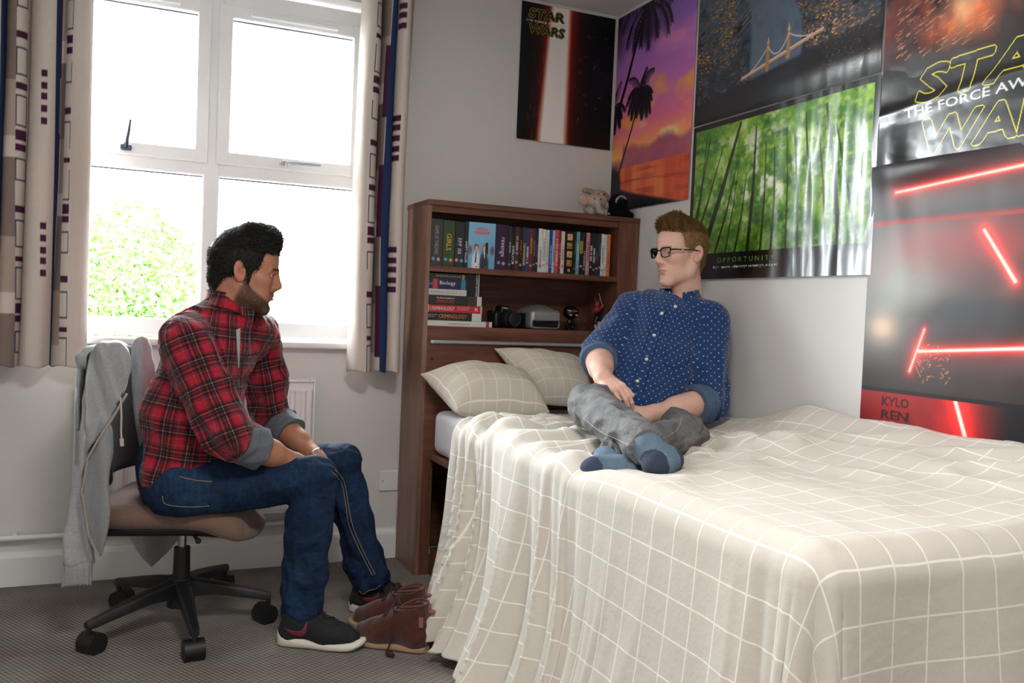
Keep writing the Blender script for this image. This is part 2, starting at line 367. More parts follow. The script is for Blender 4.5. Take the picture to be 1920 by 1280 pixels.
b = BM(); b.prism(poly, 2, RZ0 + .02, RZ1 - .045); b.box((R0, -.092, RZ1 - .055), (R1, -.074, RZ1 - .012)); b.box((R0, -.092, RZ0), (R1, -.074, RZ0 + .03)); parented(b.done('front_panel', rm), t)
parented(box('rear_panel', (R0 + .01, -.045, RZ0), (R1 - .01, -.03, RZ1 - .02), rm, bev=.003), t)
b = BM(); b.box((R1 - .003, -.102, RZ0 + .01), (R1 + .006, -.028, RZ1), .002); parented(b.done('side_cover', rm), t)
b = BM(); b.box((R0 - .006, -.102, RZ0 + .01), (R0 + .003, -.028, RZ1), .002); parented(b.done('side_cover', rm), t)
b = BM()
b.box((R0, -.102, RZ1 - .012), (R1, -.098, RZ1)); b.box((R0, -.032, RZ1 - .012), (R1, -.028, RZ1))
for i in range(58): x = R0 + (i + .5) * (R1 - R0) / 58; b.box((x - .0035, -.1, RZ1 - .006), (x + .0035, -.03, RZ1 - .001))
parented(b.done('top_grille', rm), t)
for x in (R0 + .2, R1 - .2): parented(box('wall_bracket', (x - .02, -.033, RZ0 + .1), (x + .02, 0, RZ1 - .12), rm), t)
# unseen ceiling fixture, added only to go with the fill light
t = thing('fill_light_fixture', 'unseen round white ceiling fixture added to go with the fill light', 'lamp', (-1.75, -3.0, H))
b = BM(); b.lathe([(.16, H), (.16, H - .02), (.14, H - .03)], (-1.75, -3.0, 0)); parented(b.done('fill_light_base', white_m), t)
# ------------------------------------------------------------------ curtains: printed cotton, cream with taupe, plum and navy blocks
def curtain_colour(u, z):
    n = len(u); cream = np.array(hx('#cdc2b9')); taupe = np.array(hx('#83746d')); lt = np.array(hx('#aa998f')); plum = np.array(hx('#4a2540')); navy = np.array(hx('#27365c'))
    p = np.mod(u, .42); k = np.floor(u / .42); c = np.tile(cream, (n, 1))
    zz = z + .37 * k
    def put(m, col): c[m] = col
    soft = .5 + .5 * np.sin(zz * 5.3)
    m = p < .10; c[m] = cream * (1 - .22 * soft[m, None]) + lt * (.22 * soft[m, None])
    q = np.mod(zz, .62); m = (p > .105) & (p < .150)
    edge = (p < .1085) | (p > .1465)
    for a, b_, kind in ((.02, .10, 0), (.13, .155, 1), (.165, .20, 1), (.165 + .05, .33, 0), (.35, .37, 1), (.40, .50, 0), (.53, .555, 1)):
        mm = m & (q > a) & (q < b_)
        if kind: put(mm, plum)
        else: put(mm & (edge | (q < a + .005) | (q > b_ - .005)), navy)
    put((p > .150) & (p < .250) & (np.mod(zz, .56) < .28), taupe); put((p > .150) & (p < .250) & (np.mod(zz, .56) > .36), lt)
    put((p > .238) & (p < .252) & (np.mod(zz + .1, .5) < .3), plum); put((p >= .252) & (p < .296), navy)
    q2 = np.mod(zz - .07, .55); put((p > .335) & (p < .362) & (q2 < .2) & (np.mod(q2, .042) < .026), plum)
    return lin(c)
def curtain(name, x0, x1, y0, z0, z1, folds, amp, label, uoff, ustep, lean=None, seed=0):
    nu, nv = int(240 * (1 if x1 - x0 < .4 else 1.9)), 260; a = np.linspace(0, 1, nu); v = np.linspace(0, 1, nv); A, Vv = np.meshgrid(a, v, indexing='ij')
    z = z0 + (z1 - z0) * Vv; grow = .55 + .45 * (1 - Vv) ** .6
    ph = 2*PI*folds * (A + .035 * np.sin(2*PI*(1.3*A + seed)) * (1 + .4*(1-Vv))) + .35 * np.sin(2.2 * z + seed)
    s = np.sin(ph); y = y0 + amp * grow * (s * (1 - .15 * s * s)) + .012 * np.sin(ph * .5 + 1.3 + seed) + .004 * np.sin(9 * z + 14 * A)
    x = x0 + (x1 - x0) * A + .016 * np.cos(ph) * grow + (lean(A, z) if lean else 0)
    z = z + np.where(Vv < .02, .004 * np.sin(ph * 2), 0)
    u = uoff + (A if ustep > 0 else A - 1) * ustep; c = curtain_colour(u.ravel(), z.ravel())
    vv = (vnoise(u.ravel()*900, z.ravel()*250, 0*z.ravel(), 3) - .5) * .06 + 1
    me = npmesh(name, np.stack([x, y, z], -1).reshape(-1, 3), grid_faces(nu, nv), col=c * vv[:, None])
    cmn = mat('printed_curtain_cotton', '#d8ccc0', .9, spec=.15, vcol=True, bump=(900, .25, .0006))
    o = link(name, me, cmn, smooth=True); md = o.modifiers.new('thickness', 'SOLIDIFY'); md.thickness = .003; md.offset = 0
    return tag(o, label, 'curtain')
curtain('curtain', -3.0, -2.285, -.10, .84, 2.47, 8.2, .046, 'patterned cream and taupe curtain hanging at the left side of the window', .0, -1.75, seed=.3)
curtain('curtain', -1.285, -1.045, -.125, .838, 2.49, 3.4, .058, 'patterned cream and taupe curtain hanging between the window and the bookcase', .0, .47, lean=lambda A, z: .006*np.sin(3*z), seed=1.15)
b = BM(); b.tube([(-3.1, -.1, 2.495), (-.98, -.1, 2.495)], .009, 10)
for x in (-3.05, -1.83, -1.0): b.box((x - .01, -.1, 2.485), (x + .01, 0, 2.505))
tag(b.done('curtain_rail', white_m), 'white curtain rail above the window carrying both curtains', 'rail')
# ------------------------------------------------------------------ outside the window: garden shrub, unseen ground greyed for neutral bounce
leaf_m = mat('shrub_leaf', '#6d9648', .5, noise=(3, .35))
def shrub(name, label, cx, cy, zc, rx, ry, rz, n, seed, group=None):
    t = thing(name, label, 'shrub', (cx, cy, -.3), group=group); r = np.random.default_rng(seed); d = r.normal(size=(n, 3)); d /= np.linalg.norm(d, axis=1)[:, None]
    lump = .78 + .3 * vnoise(d[:, 0]*2.2+5, d[:, 1]*2.2+5, d[:, 2]*2.2+5, seed); q = d * (r.random(n) ** .25 * lump)[:, None] * np.array([rx, ry, rz]) + np.array([cx, cy, zc])
    a = r.normal(size=(n, 3)); a /= np.linalg.norm(a, axis=1)[:, None]; c = np.cross(a, r.normal(size=(n, 3))); c /= np.linalg.norm(c, axis=1)[:, None]; s = (.022 + .022 * r.random(n))[:, None]
    V = np.stack([q - a*s, q + c*s*.45, q + a*s, q - c*s*.45], 1).reshape(-1, 3); F = np.arange(4*n).reshape(-1, 4)
    o = link('foliage', npmesh('foliage', V, F), leaf_m); parented(o, t); o['kind'] = 'stuff'
    b = BM()
    for k in range(6): b.tube([(cx + .05*math.cos(k), cy + .05*math.sin(k), -.3), (cx + .2*math.cos(k*1.1), cy + .2*math.sin(k*1.1), zc - .4*rz), (cx + .5*rx*math.cos(k*1.1), cy + .4*ry*math.sin(k*1.1), zc + .2*rz)], [.03, .02, .008], 6)
    parented(b.done('stem', mat('bark', '#5b4a3a', .9)), t)
shrub('garden_shrub', 'leafy green shrub outside, seen low through the left pane', -2.12, 4.6, 1.10, .72, .6, .88, 13000, 3)
shrub('garden_shrub', 'taller sparse green shrub outside at the left edge of the left pane', -3.1, 6.6, 1.35, .55, .6, .95, 8000, 5)
box_g = box('neutral_bounce_ground', (-14, .6, -.42), (12, 22, -.31), mat('bounce_ground_grey', '#8b8a88', .9, noise=(6, .15))); tag(box_g, 'unseen pale grey paving outside, made up to keep green bounce off the room', 'paving')  # unseen ground, made grey so its bounce light does not tint the room
# ================================================================== POSTERS (printed sheets; the print is computed per point of the sheet)
class Sheet:
    def __init__(s, w, h, res=400):
        s.w, s.h = w, h; s.nu, s.nv = int(w * res) + 1, int(h * res) + 1
        s.X, s.Y = np.meshgrid(np.linspace(0, w, s.nu), np.linspace(0, h, s.nv), indexing='ij'); s.C = np.zeros((s.nu, s.nv, 3))
    def win(s, x0, x1, y0, y1):
        i0 = int(np.clip(x0 / s.w * (s.nu - 1), 0, s.nu - 1)); i1 = int(np.clip(x1 / s.w * (s.nu - 1) + 2, 1, s.nu)); j0 = int(np.clip(y0 / s.h * (s.nv - 1), 0, s.nv - 1)); j1 = int(np.clip(y1 / s.h * (s.nv - 1) + 2, 1, s.nv)); return slice(i0, i1), slice(j0, j1)
    def put(s, m, col, sl=(slice(None), slice(None))):
        m = np.clip(m, 0, 1)[..., None]; s.C[sl] = s.C[sl] * (1 - m) + np.array(hx(col) if isinstance(col, str) else col) * m
    def add(s, m, col): s.C += np.clip(m, 0, None)[..., None] * np.array(hx(col))
    def line(s, a, b, wa, wb, col, soft=.002, al=1.0):
        R = max(wa, wb) + soft * 2; sl = s.win(min(a[0], b[0]) - R, max(a[0], b[0]) + R, min(a[1], b[1]) - R, max(a[1], b[1]) + R); x, y = s.X[sl] - a[0], s.Y[sl] - a[1]; dx, dy = b[0] - a[0], b[1] - a[1]; L = max(dx*dx + dy*dy, 1e-9)
        t = np.clip((x*dx + y*dy) / L, 0, 1); d = np.hypot(x - t*dx, y - t*dy) - (wa + (wb - wa) * t); s.put(al * np.clip(.5 - d / soft, 0, 1), col, sl)
    def glow(s, a, b, w, col, k=1.0):
        x, y = s.X - a[0], s.Y - a[1]; dx, dy = b[0] - a[0], b[1] - a[1]; L = dx*dx + dy*dy; t = np.clip((x*dx + y*dy) / L, 0, 1); d = np.hypot(x - t*dx, y - t*dy); s.add(k * np.exp(-(d / w) ** 1.3), col)
    def blob(s, c, r, col, al=1.0, p=2): s.put(al * np.exp(-(((s.X - c[0]) / r[0])**2 + ((s.Y - c[1]) / r[1])**2) ** (p / 2)), col)
    def text(s, body, x, y, h, width=None, bold=0.0, shear=0.0, rot=0.0):
        """boolean mask of letters"""
        V, T, w = text_tris(body, bold); sx = h if width is None else width / w; P = np.stack([V[:, 0] * sx, V[:, 1] * h], -1); P[:, 0] += shear * P[:, 1]; c, q = math.cos(rot), math.sin(rot); P = np.stack([x + c*P[:, 0] - q*P[:, 1], y + q*P[:, 0] + c*P[:, 1]], -1)
        M = np.zeros((s.nu, s.nv), bool)
        for t in T:
            a, b, c = P[t]; sl = s.win(min(a[0], b[0], c[0]), max(a[0], b[0], c[0]), min(a[1], b[1], c[1]), max(a[1], b[1], c[1])); X, Y = s.X[sl], s.Y[sl]
            e = [(q[0]-p[0])*(Y-p[1]) - (q[1]-p[1])*(X-p[0]) for p, q in ((a, b), (b, c), (c, a))]; M[sl] |= ((e[0] >= 0) & (e[1] >= 0) & (e[2] >= 0)) | ((e[0] <= 0) & (e[1] <= 0) & (e[2] <= 0))
        return M
    def build(s, name, origin, du, nrm, disp, label, m, parts=None, tilt=0.0):
        du, nrm = np.array(du, float), np.array(nrm, float); D = disp(s.X, s.Y); P = np.array(origin) + s.X[..., None] * du + s.Y[..., None] * np.array([0, 0, 1.0]) + D[..., None] * nrm; P[..., 2] += tilt * s.X
        F = grid_faces(s.nu, s.nv); nn = np.cross(du, [0, 0, 1]); F = F if nn @ nrm > 0 else F[:, ::-1]
        o = link(name, npmesh(name, P.reshape(-1, 3), F, col=lin(np.clip(s.C, 0, 1)).reshape(-1, 3)), m, smooth=True); return tag(o, label, 'poster' if label else None)
def grow(M, k):
    A = M.copy()
    for _ in range(k): B = A.copy(); B[1:] |= A[:-1]; B[:-1] |= A[1:]; B[:, 1:] |= A[:, :-1]; B[:, :-1] |= A[:, 1:]; A = B
    return A
pm = mat('glossy_poster_paper', '#ffffff', .26, spec=.75, vcol=True, coat=.15); pm3 = mat('semi_gloss_poster_paper', '#ffffff', .36, spec=.30, vcol=True); pm2 = mat('satin_poster_paper', '#ffffff', .42, spec=.35, vcol=True)
# --- black and red sheet with a white light beam
s = Sheet(.495, .628); X, Y = s.X / .495, s.Y / .628
s.C[:] = hx('#08070a'); cx = .41 - .045 * (1 - Y)
s.put(np.clip(1.15 - np.abs(X - cx - .03) / .30, 0, 1) ** 1.4 * (.75 + .4 * fbm2(X*6, Y*9, 4)), '#8d1408'); s.put(np.clip(1.25 - np.abs(X - cx) / .17, 0, 1) ** 1.6, '#d43a10')
for k in range(34):
    a = RNG.random(2) * [.7, .9]; L = RNG.random() * .07; side = RNG.random(); x0 = .05 + .22 * side; s.line((x0 * .9, a[1] * .62), (x0 * .9 + .012 * (side - .3), a[1] * .62 + L), .0006, .0009, '#d97a45', .0015, .55)
for k in range(26): a = np.array([.28 + .2 * RNG.random(), .1 + .45 * RNG.random()]); d = RNG.normal(size=2) * .009; s.line(a, a + d, .0004, .0009, '#f0c8a8', .0014, .7)
s.put(np.clip(1.9 - np.abs(X - cx) / (.062 + .03 * (1 - Y)), 0, 1), '#ff8a48'); s.put(np.clip(2.6 - np.abs(X - cx) / (.048 + .022 * (1 - Y)), 0, 1) ** 1.5, '#fbf6f2')
M1 = s.text('STAR', .035, .560, .043, .185, .02, .15) | s.text('WARS', .035, .490, .043, .185, .02, .15); G = grow(M1, 1); s.put(grow(M1, 2) * .9, '#101008'); s.put(G * 1.0, '#a8a23c'); s.put(M1 * 1.0, '#14130c'); s.put(s.text('THE FORCE AWAKENS', .022, .541, .012, .215, .01) * 1.0, '#e4ddd2')
s.build('poster', (-.51, -.004, 1.913), (1, 0, 0), (0, -1, 0), lambda x, y: .002 + .0015*np.sin(9*x + 3*y) + .003*np.exp(-((y/.03)**2)), 'black and red poster with a white light beam on the back wall above the bookcase', pm2, tilt=-.003)
# --- palm beach at sunset
s = Sheet(.645, .925); X, Y = s.X / .645, s.Y / .925
def grad(Y, stops):
    ys = [p for p, _ in stops]; cs = np.array([hx(c) for _, c in stops]); return np.stack([np.interp(Y, ys, cs[:, k]) for k in range(3)], -1)
s.C[:] = grad(Y + .05 * (fbm2(X*3, Y*5, 8) - .5), [(0, '#c84a38'), (.18, '#f08048'), (.27, '#ffb45c'), (.34, '#ff9a72'), (.42, '#ee7898'), (.55, '#d878c0'), (.75, '#b074cc'), (1, '#8060b4')])
n = fbm2(X*3.2, Y*6.5, 21, 5); s.put(np.clip((n - .52) * 5, 0, 1) * np.clip((Y - .25) * 4, 0, 1) * .75, '#f090c8'); n2 = fbm2(X*4 + 3, Y*9, 31, 5); s.put(np.clip((n2 - .56) * 6, 0, 1) * np.clip(1.3 - np.abs(Y - .42) * 3.2, 0, 1) * .9, '#ffb04e'); s.put(np.clip((fbm2(X*5, Y*12, 41, 5) - .55) * 7, 0, 1) * np.clip(1 - np.abs(Y - .3) * 6, 0, 1), '#fff0a0')
top = .27 + .13 * fbm2(X*4.5, 0*Y, 55, 4) * (X > .15); s.put(np.clip((top - Y) * 30, 0, 1) * (Y > .2) * (.6 + .4 * fbm2(X*8, Y*12, 60, 4)), '#a04c78')
sea = Y < .215 - .0 * X; s.put(sea * 1.0, '#d8583c'); s.put(sea * np.clip((fbm2(X*9, Y*3, 71, 3) - .4) * 3, 0, 1) * .9, '#ff9a50'); s.put(sea * np.clip((fbm2(X*4, Y*70, 73, 3) - .5) * 4, 0, 1) * .5, '#8e2e34')
s.put(np.clip((.125 - Y - .13 * X + .05 * np.exp(-X*12)) * 60, 0, 1), '#17141c'); s.put(np.clip((.11 - np.hypot((X - .03) * .9, (Y - .13)) ) * 30, 0, 1), '#17141c')
def palm(cx, cy, R, nfr, seed):
    r = np.random.default_rng(seed)
    for k in range(nfr):
        a = 2*PI*k/nfr + r.normal() * .12; L = R * (.8 + .35 * r.random()); px, py = cx, cy; dx, dy = math.cos(a), math.sin(a) * .85 + .28; st = L / 13
        for i in range(13):
            qx, qy = px + dx*st, py + dy*st; s.line((px, py), (qx, qy), .0022, .0018, '#130f18'); dy -= .155; nrm = math.hypot(dx, dy); dx, dy = dx/nrm, dy/nrm
            for sg in (-1, 1):
                l = R * .30 * (1 - abs(i - 5) / 11); e = (qx + l*(.45*dx - sg*.75*dy*.8), qy + l*(.3*dy + sg*.55*dx) - l*.72); s.line((qx, qy), e, .0042, .0012, '#15111c')
            px, py = qx, qy
def trunk(pts, w0, w1):
    for i in range(len(pts) - 1): f0, f1 = i/(len(pts)-1), (i+1)/(len(pts)-1); s.line(pts[i], pts[i+1], w0+(w1-w0)*f0, w0+(w1-w0)*f1, '#15101a')
trunk([(.05, .13), (.08, .2), (.12, .28), (.165, .37), (.20, .45), (.225, .53)], .007, .004); palm(.228, .535, .135, 13, 2)
trunk([(-.02, .40), (.05, .5), (.11, .62), (.18, .78), (.25, .93)], .012, .008); palm(.27, .92, .23, 13, 5); palm(-.01, .50, .12, 10, 9)
s.put(np.exp(-((X/.12)**2)) * np.clip((Y - .74) * 4, 0, 1), '#0e0c18')
s.build('poster', (-.004, -.022, 1.612), (0, -1, 0), (-1, 0, 0), lambda x, y: .002 + .0015*np.sin(7*y + 2*x) + .0015*np.cos(6*x), 'purple and orange palm beach sunset poster in the wall corner', pm2)
# --- aerial city at dusk
s = Sheet(.985, .615); X, Y = s.X / .985, s.Y / .615
s.C[:] = grad(Y, [(0, '#22262e'), (.4, '#303e4e'), (.8, '#445466'), (1, '#667c94')]); n = fbm2(X*40, Y*34, 5, 3); s.put(np.clip((n - .5) * 4, 0, 1) * .6, '#56667c'); s.put(np.clip((.45 - fbm2(X*26, Y*30, 9, 3)) * 5, 0, 1) * .8, '#0b0d12')
glowm = fbm2(X*5, Y*5, 12, 3); sp = fbm2((X + .5*Y)*110, (Y - .25*X)*150, 14, 2); s.put(np.clip((sp - .48) * 6, 0, 1) * np.clip((glowm - .36) * 4, 0, 1) * .8, '#b8763c'); s.put(np.clip((sp - .66) * 9, 0, 1) * np.clip((glowm - .3) * 3, 0, 1), '#f0b468')
for k in range(70):
    a = np.array([RNG.random() * .38, .28 + .3 * RNG.random()]); s.line(a, a + np.array([.05, .028]) * (.5 + RNG.random()), .0012, .0012, '#d8a050', .002, .6)
for k in range(60):
    a = np.array([.6 + RNG.random() * .36, .25 + .32 * RNG.random()]); s.line(a, a + np.array([-.05, .022]) * (.5 + RNG.random()), .0012, .0012, '#d08a44', .002, .6)
rc = .47 - .10 * np.clip((Y - .45) * 2, 0, 1) ** 1.3 + .02 * np.sin(Y*5); rw = .10 + .05 * np.sin(Y * 4 + .3) - .035 * np.clip((Y - .75) * 4, 0, 1); s.put(np.clip((rw - np.abs(X - rc)) * 60, 0, 1) , '#5d6f84'); s.put(np.clip((rw - np.abs(X - rc)) * 60, 0, 1) * np.clip((fbm2(X*30, Y*20, 44) - .45) * 2, 0, 1) * .4, '#33404f')
for a in ((.37, .50), (.40, .47), (.47, .52), (.50, .44)): s.line(a, (a[0] + .012, a[1] + .02), .004, .004, '#2a3038')
b0, b1 = np.array([.30, .130]), np.array([.72, .205]); s.put(np.clip((.19 + .17*(X - .3) - Y) * 40, 0, 1) * .75, '#17181c'); s.line(b0, b1, .006, .006, '#c89a78'); s.line(b0 + [0, .004], b1 + [0, .004], .002, .002, '#f4d8c0')
for f, hh in ((.34, .075), (.60, .075)):
    c = b0 + (b1 - b0) * f; s.line(c - [0, .02], c + [0, hh], .010, .007, '#b88452'); s.line(c + [0, hh], c + [0, hh + .02], .006, .001, '#e0b070')
for f0, f1, h0, h1 in ((0, .34, .0, .06), (.34, .60, .06, .06), (.60, 1, .06, 0)):
    for i in range(12):
        q0, q1 = i/12, (i+1)/12; sag = lambda q: h0 + (h1 - h0)*q - .045*4*q*(1-q)*(1 if h0 and h1 else .35); A = b0 + (b1-b0)*(f0+(f1-f0)*q0) + [0, max(sag(q0), .004)]; B = b0 + (b1-b0)*(f0+(f1-f0)*q1) + [0, max(sag(q1), .004)]; s.line(A, B, .0022, .0022, '#d8c4c8')
s.put((Y < .03) * 1.0, '#0d0d10'); s.put(((X > .985)) * 1.0, '#101014')
def crumple(x, y, w, h, side, seed, amp=1.0):
    f = np.clip((x / w - side) * 3, 0, 1); r = .0
    r = f * (.0008 * np.sin(2*PI*(x / .085 + .45 * fbm2(x*3, y*4, seed, 2))) + .0022 * (1 - np.abs(np.sin(PI*(x / .21 + .25*fbm2(x*2, y*3, seed + 1, 2)) + seed)))) + .003 * fbm2(x*6, y*3, seed, 3) + f * .006 * np.abs(fbm2(x*8, y*4 + 3, seed + 3, 3) - .5)
    return .003 + amp * r
s.build('poster', (-.005, -.690, 1.905), (0, -1, 0), (-1, 0, 0), lambda x, y: crumple(x, y, .985, .615, .55, 4, .9) + .008*np.exp(-((y - .06 - .02*x)/.04)**2)*np.clip(x - .35, 0, .6), 'aerial night city poster with a lit bridge over a river, above the forest poster', pm)
# --- green forest, black border
s = Sheet(.985, .622); X, Y = s.X / .985, s.Y / .622
n = fbm2(X*9, Y*8, 3, 5); s.C[:] = hx('#4c8a22'); s.put(np.clip((n - .40) * 4, 0, 1), '#9ccc38'); s.put(np.clip((fbm2(X*46, Y*38, 7, 3) - .48) * 5, 0, 1) * .65, '#c8e05a'); s.put(np.clip(1.15 - Y*1.5 + .3*np.abs(X - .45), 0, 1) * .35, '#234a12'); s.put(np.clip(Y*1.6 - .9, 0, 1)*np.clip(1.2 - 2.2*X, 0, 1) * .6, '#2c5a18'); light = np.exp(-(((X - .45) / .3)**2 + ((Y - .62) / .42)**2)); s.put(np.clip((fbm2(X*22, Y*14, 13, 4) - .50) * 6, 0, 1) * light, '#fbfde8'); s.put(np.clip((.46 - fbm2(X*30, Y*24, 17, 4)) * 6, 0, 1) * .7, '#1f4c12')
s.put(np.clip((.35 - Y) * 2.2, 0, 1) * .45 * (fbm2(X*30, Y*6, 19) > .45), '#1a3c0c')
for x0, x1, w, y1 in ((.10, .31, .017, .95), (.02, .20, .007, .80), (.0, .12, .006, .9), (.03, .10, .005, .95), (.185, .30, .007, .7), (.25, .315, .004, .75), (.31, .36, .006, .62), (.385, .405, .011, .9), (.46, .465, .006, .8), (.52, .515, .007, .75), (.60, .575, .005, .85), (.66, .62, .007, .8), (.72, .67, .010, .9), (.80, .73, .006, .85), (.86, .77, .012, .92), (.93, .82, .007, .8)):
    p0, p1 = np.array([x0*.985, .1]), np.array([x1*.985, y1*.622]); m_ = (p0 + p1)/2 + [.008, 0]; s.line(p0, m_, w*.9, w*.7, '#20260f', .004, .95); s.line(m_, p1, w*.7, w*.35, '#283014', .004, .9)
bd = (X < .022) | (X > .975) | (Y < .165) | (Y > .965); s.put(bd * 1.0, '#0c0b0d'); s.put(s.text('O P P O R T U N I T Y', .20, .063, .020, .335) * 1.0, '#5f8e34'); s.put(s.text('Set your heights more than what you see around you, live beyond.', .175, .040, .0105, .38, .004) * 1.0, '#d8d8d2')
s.build('poster', (-.006, -.694, 1.277), (0, -1, 0), (-1, 0, 0), lambda x, y: crumple(x, y, .985, .622, .36, 9, 1.25), 'green forest poster with a black border reading OPPORTUNITY beside the fair-haired man', pm)
# --- fiery collage with a large yellow-outlined title
s = Sheet(.61, .92, 560); X, Y = s.X / .61, s.Y / .92
s.C[:] = hx('#0c0c0e'); up = np.clip((Y - .30) * 6, 0, 1); n = fbm2(X*5, Y*6, 3, 5); s.put(up * np.clip((n - .32) * 3, 0, 1) * np.clip(1.3 - X, 0, 1), '#7a2014'); s.put(up * np.clip((fbm2(X*4 + 2, Y*5, 8, 5) - .40) * 4, 0, 1) * np.exp(-(((X - .45) / .26)**2 + ((Y - .55) / .25)**2)) * 3.0, '#ff6a30'); s.put(up * np.exp(-(((X - .48) / .12)**2 + ((Y - .48) / .14)**2)) * np.clip(fbm2(X*9, Y*9, 12, 4) * 2.4 - .4, 0, 1), '#ffc488'); s.put(up * np.exp(-(((X - .97) / .22)**2 + ((Y - .62) / .3)**2)), '#6a6ab0'); s.put(up * np.exp(-(((X - .9) / .08)**2 + ((Y - .6) / .12)**2)) * .8, '#b8bce8')
for k in range(140): a = np.array([.05 + .33 * RNG.random(), .33 + .16 * RNG.random()]); d = np.array([-.03, -.012]) * RNG.random(); s.line(a, a + d, .0006, .0016, '#f4a078', .0015, .7)
for c, r in (((.30, .50), (.035, .07)), ((.37, .53), (.03, .06)), ((.44, .48), (.04, .08)), ((.40, .44), (.05, .03)), ((.52, .52), (.04, .07))): s.blob(c, r, '#a86a54', .75, 4); s.blob((c[0] + .008, c[1] + .02), (r[0]*.5, r[1]*.4), '#e8c0a0', .6, 3)
s.line((.10, .40), (.24, .72), .003, .003, '#6e1c18', .004, .8)
M1 = s.text('STAR', .135, .185, .098, .52, .015, .22, .03) | s.text('WARS', .145, .030, .098, .50, .015, .22, .03); s.put((grow(M1, 4)) * 1.0, '#d8c832'); s.put(grow(M1, 2) * 1.0, '#100f10'); s.put(s.text('THE FORCE AWAKENS', .095, .148, .026, .56, .012, .05, .04) * 1.0, '#dcdce0')
def crSW(x, y): return .005 + .004*fbm2(x*7, y*7, 5, 4) + .006*np.abs(fbm2(x*4, y*9, 8, 3) - .5) + .010*np.exp(-((x - .05)/.05)**2)*np.exp(-((y - .02)/.12)**2) + .006*np.exp(-((y - .17 - .08*x)/.02)**2)
s.build('poster', (-.004, -1.684, 1.592), (0, -1, 0), (-1, 0, 0), crSW, 'dark fiery poster with a large yellow-outlined title at the top right', pm)
# --- red light-streak poster, three panels
s = Sheet(.62, .92); X, Y = s.X / .62, s.Y / .92
s.C[:] = hx('#2a2524'); mid = (Y > .26) & (Y < .80); s.put(mid * 1.0, '#4a4542'); s.put(mid * np.exp(-(((X - .22) / .28)**2 + ((Y - .62) / .2)**2)) * 1.0, '#8e9488'); s.put(mid * np.clip((fbm2(X*4, Y*5, 4, 4) - .42) * 3, 0, 1) * np.exp(-(((X - .35) / .3)**2 + ((Y - .70) / .10)**2)), '#b0585a'); s.put(mid * np.exp(-(((X - .75) / .35)**2 + ((Y - .70) / .12)**2)) * .8, '#8a2420'); s.put(mid * np.exp(-(((X - .12) / .10)**2 + ((Y - .46) / .05)**2)) * .9, '#f0c8a8'); s.put(mid * np.exp(-(((X - .98) / .08)**2 + ((Y - .48) / .06)**2)) * .9, '#d8c0b4')
s.put(1.4*np.exp(-((np.abs(X - .62) / .34)**3 + (np.abs(Y - .46 - .1*X + .05) / .10)**3)) * mid, '#141112'); s.put(np.exp(-((np.abs(X - .85) / .25)**3 + (np.abs(Y - .62) / .07)**3)) * mid, '#3c2a24'); s.put(mid * np.clip((.40 - Y) * 12, 0, 1) * .6, '#241816')
def beam(a, b, w):
    s.glow(a, b, w * 4.2, '#5e0a08', .9); s.glow(a, b, w * 1.3, '#f02a1a', .8); s.line(a, b, w * .40, w * .50, '#fff2e6', .006)
C0 = s.C.copy(); beam((.40, .70), (.50, .56), .010); beam((.21, .36), (.64, .395), .010); beam((.225, .425), (.18, .30), .0055); keep = mid; s.C[~keep] = C0[~keep]
for k in range(60): a = np.array([.20 + .12 * RNG.random(), .28 + .10 * RNG.random()]); s.line(a, a + RNG.normal(size=2) * .006, .0005, .0012, '#ff9a70', .0015, .8)
strip = Y >= .80; s.put(strip * 1.0, '#2c2a2c'); s.put(strip * np.exp(-((Y - .86) / .06)**2) * .5, '#6e6c66'); C0 = s.C.copy(); beam((.10, .832), (.66, .872), .008); s.C[~strip] = C0[~strip]; s.put(strip * np.exp(-((Y - .805) / .012)**2), '#a8322c')
low = Y <= .25; s.put(low * 1.0, '#9a1c1c'); s.put(low * np.clip((fbm2(X*5, Y*8, 6, 4) - .42) * 4, 0, 1) * .7, '#5c0c10'); s.put(low * np.clip((X - .62) * 5, 0, 1), '#0f0b0c'); C0 = s.C.copy(); beam((.33, .26), (.44, -.02), .014); s.C[~low] = C0[~low]; s.put(low * s.text('KYLO', .085, .188, .028, .10, .03) * 1.0, '#2e0a0c'); s.put(low * s.text('REN', .085, .148, .028, .10, .03) * 1.0, '#2e0a0c')
s.put((np.abs(Y - .255) < .006) * 1.0, '#120e0e')
def crK(x, y): return .004 + .022*np.exp(-((y - .90)/.05)**2)*np.exp(-((x - .2)/.2)**2) + .004*fbm2(x*5, y*4, 12, 3) + .005*np.exp(-((x - .06 - .22*(.92 - y))/.05)**2)*np.clip((y - .45)*3, 0, 1)
s.build('poster', (-.004, -1.668, .690), (0, -1, 0), (-1, 0, 0), crK, 'dark poster with red light streaks hanging lowest at the right', pm3)
# ================================================================== BOOKCASE HEADBOARD
def wood_mat(name, c0, c1, c2, axis, rough=.42):
    m = mat(name, c1, rough, spec=.4); g = NT(m); tc = g.n('TexCoord').outputs['Object']; k = [9, 9, 9]; k[axis] = .9; v = g.vmul(tc, tuple(k))
    n1 = g.noise(v, 3.2, 6, .62); k2 = [140, 140, 140]; k2[axis] = 4; n2 = g.noise(g.vmul(tc, tuple(k2)), 1.0, 3, .6)
    f = g.math('ADD', g.math('MULTIPLY', n1, .75), g.math('MULTIPLY', n2, .25)); g.base(g.ramp(f, [(.30, c0), (.5, c1), (.68, c2)])); g.bump(n2, .12, .001); return m
wood_h = wood_mat('walnut_grain_across', '#4a2b21', '#6c4435', '#865847', 0); wood_v = wood_mat('walnut_grain_upright', '#4b2d23', '#6d4638', '#875a49', 2); wood_e = wood_mat('walnut_edge_band', '#725142', '#88675a', '#997766', 2)
BX0, BX1, BY = -1.015, -.004, -.293
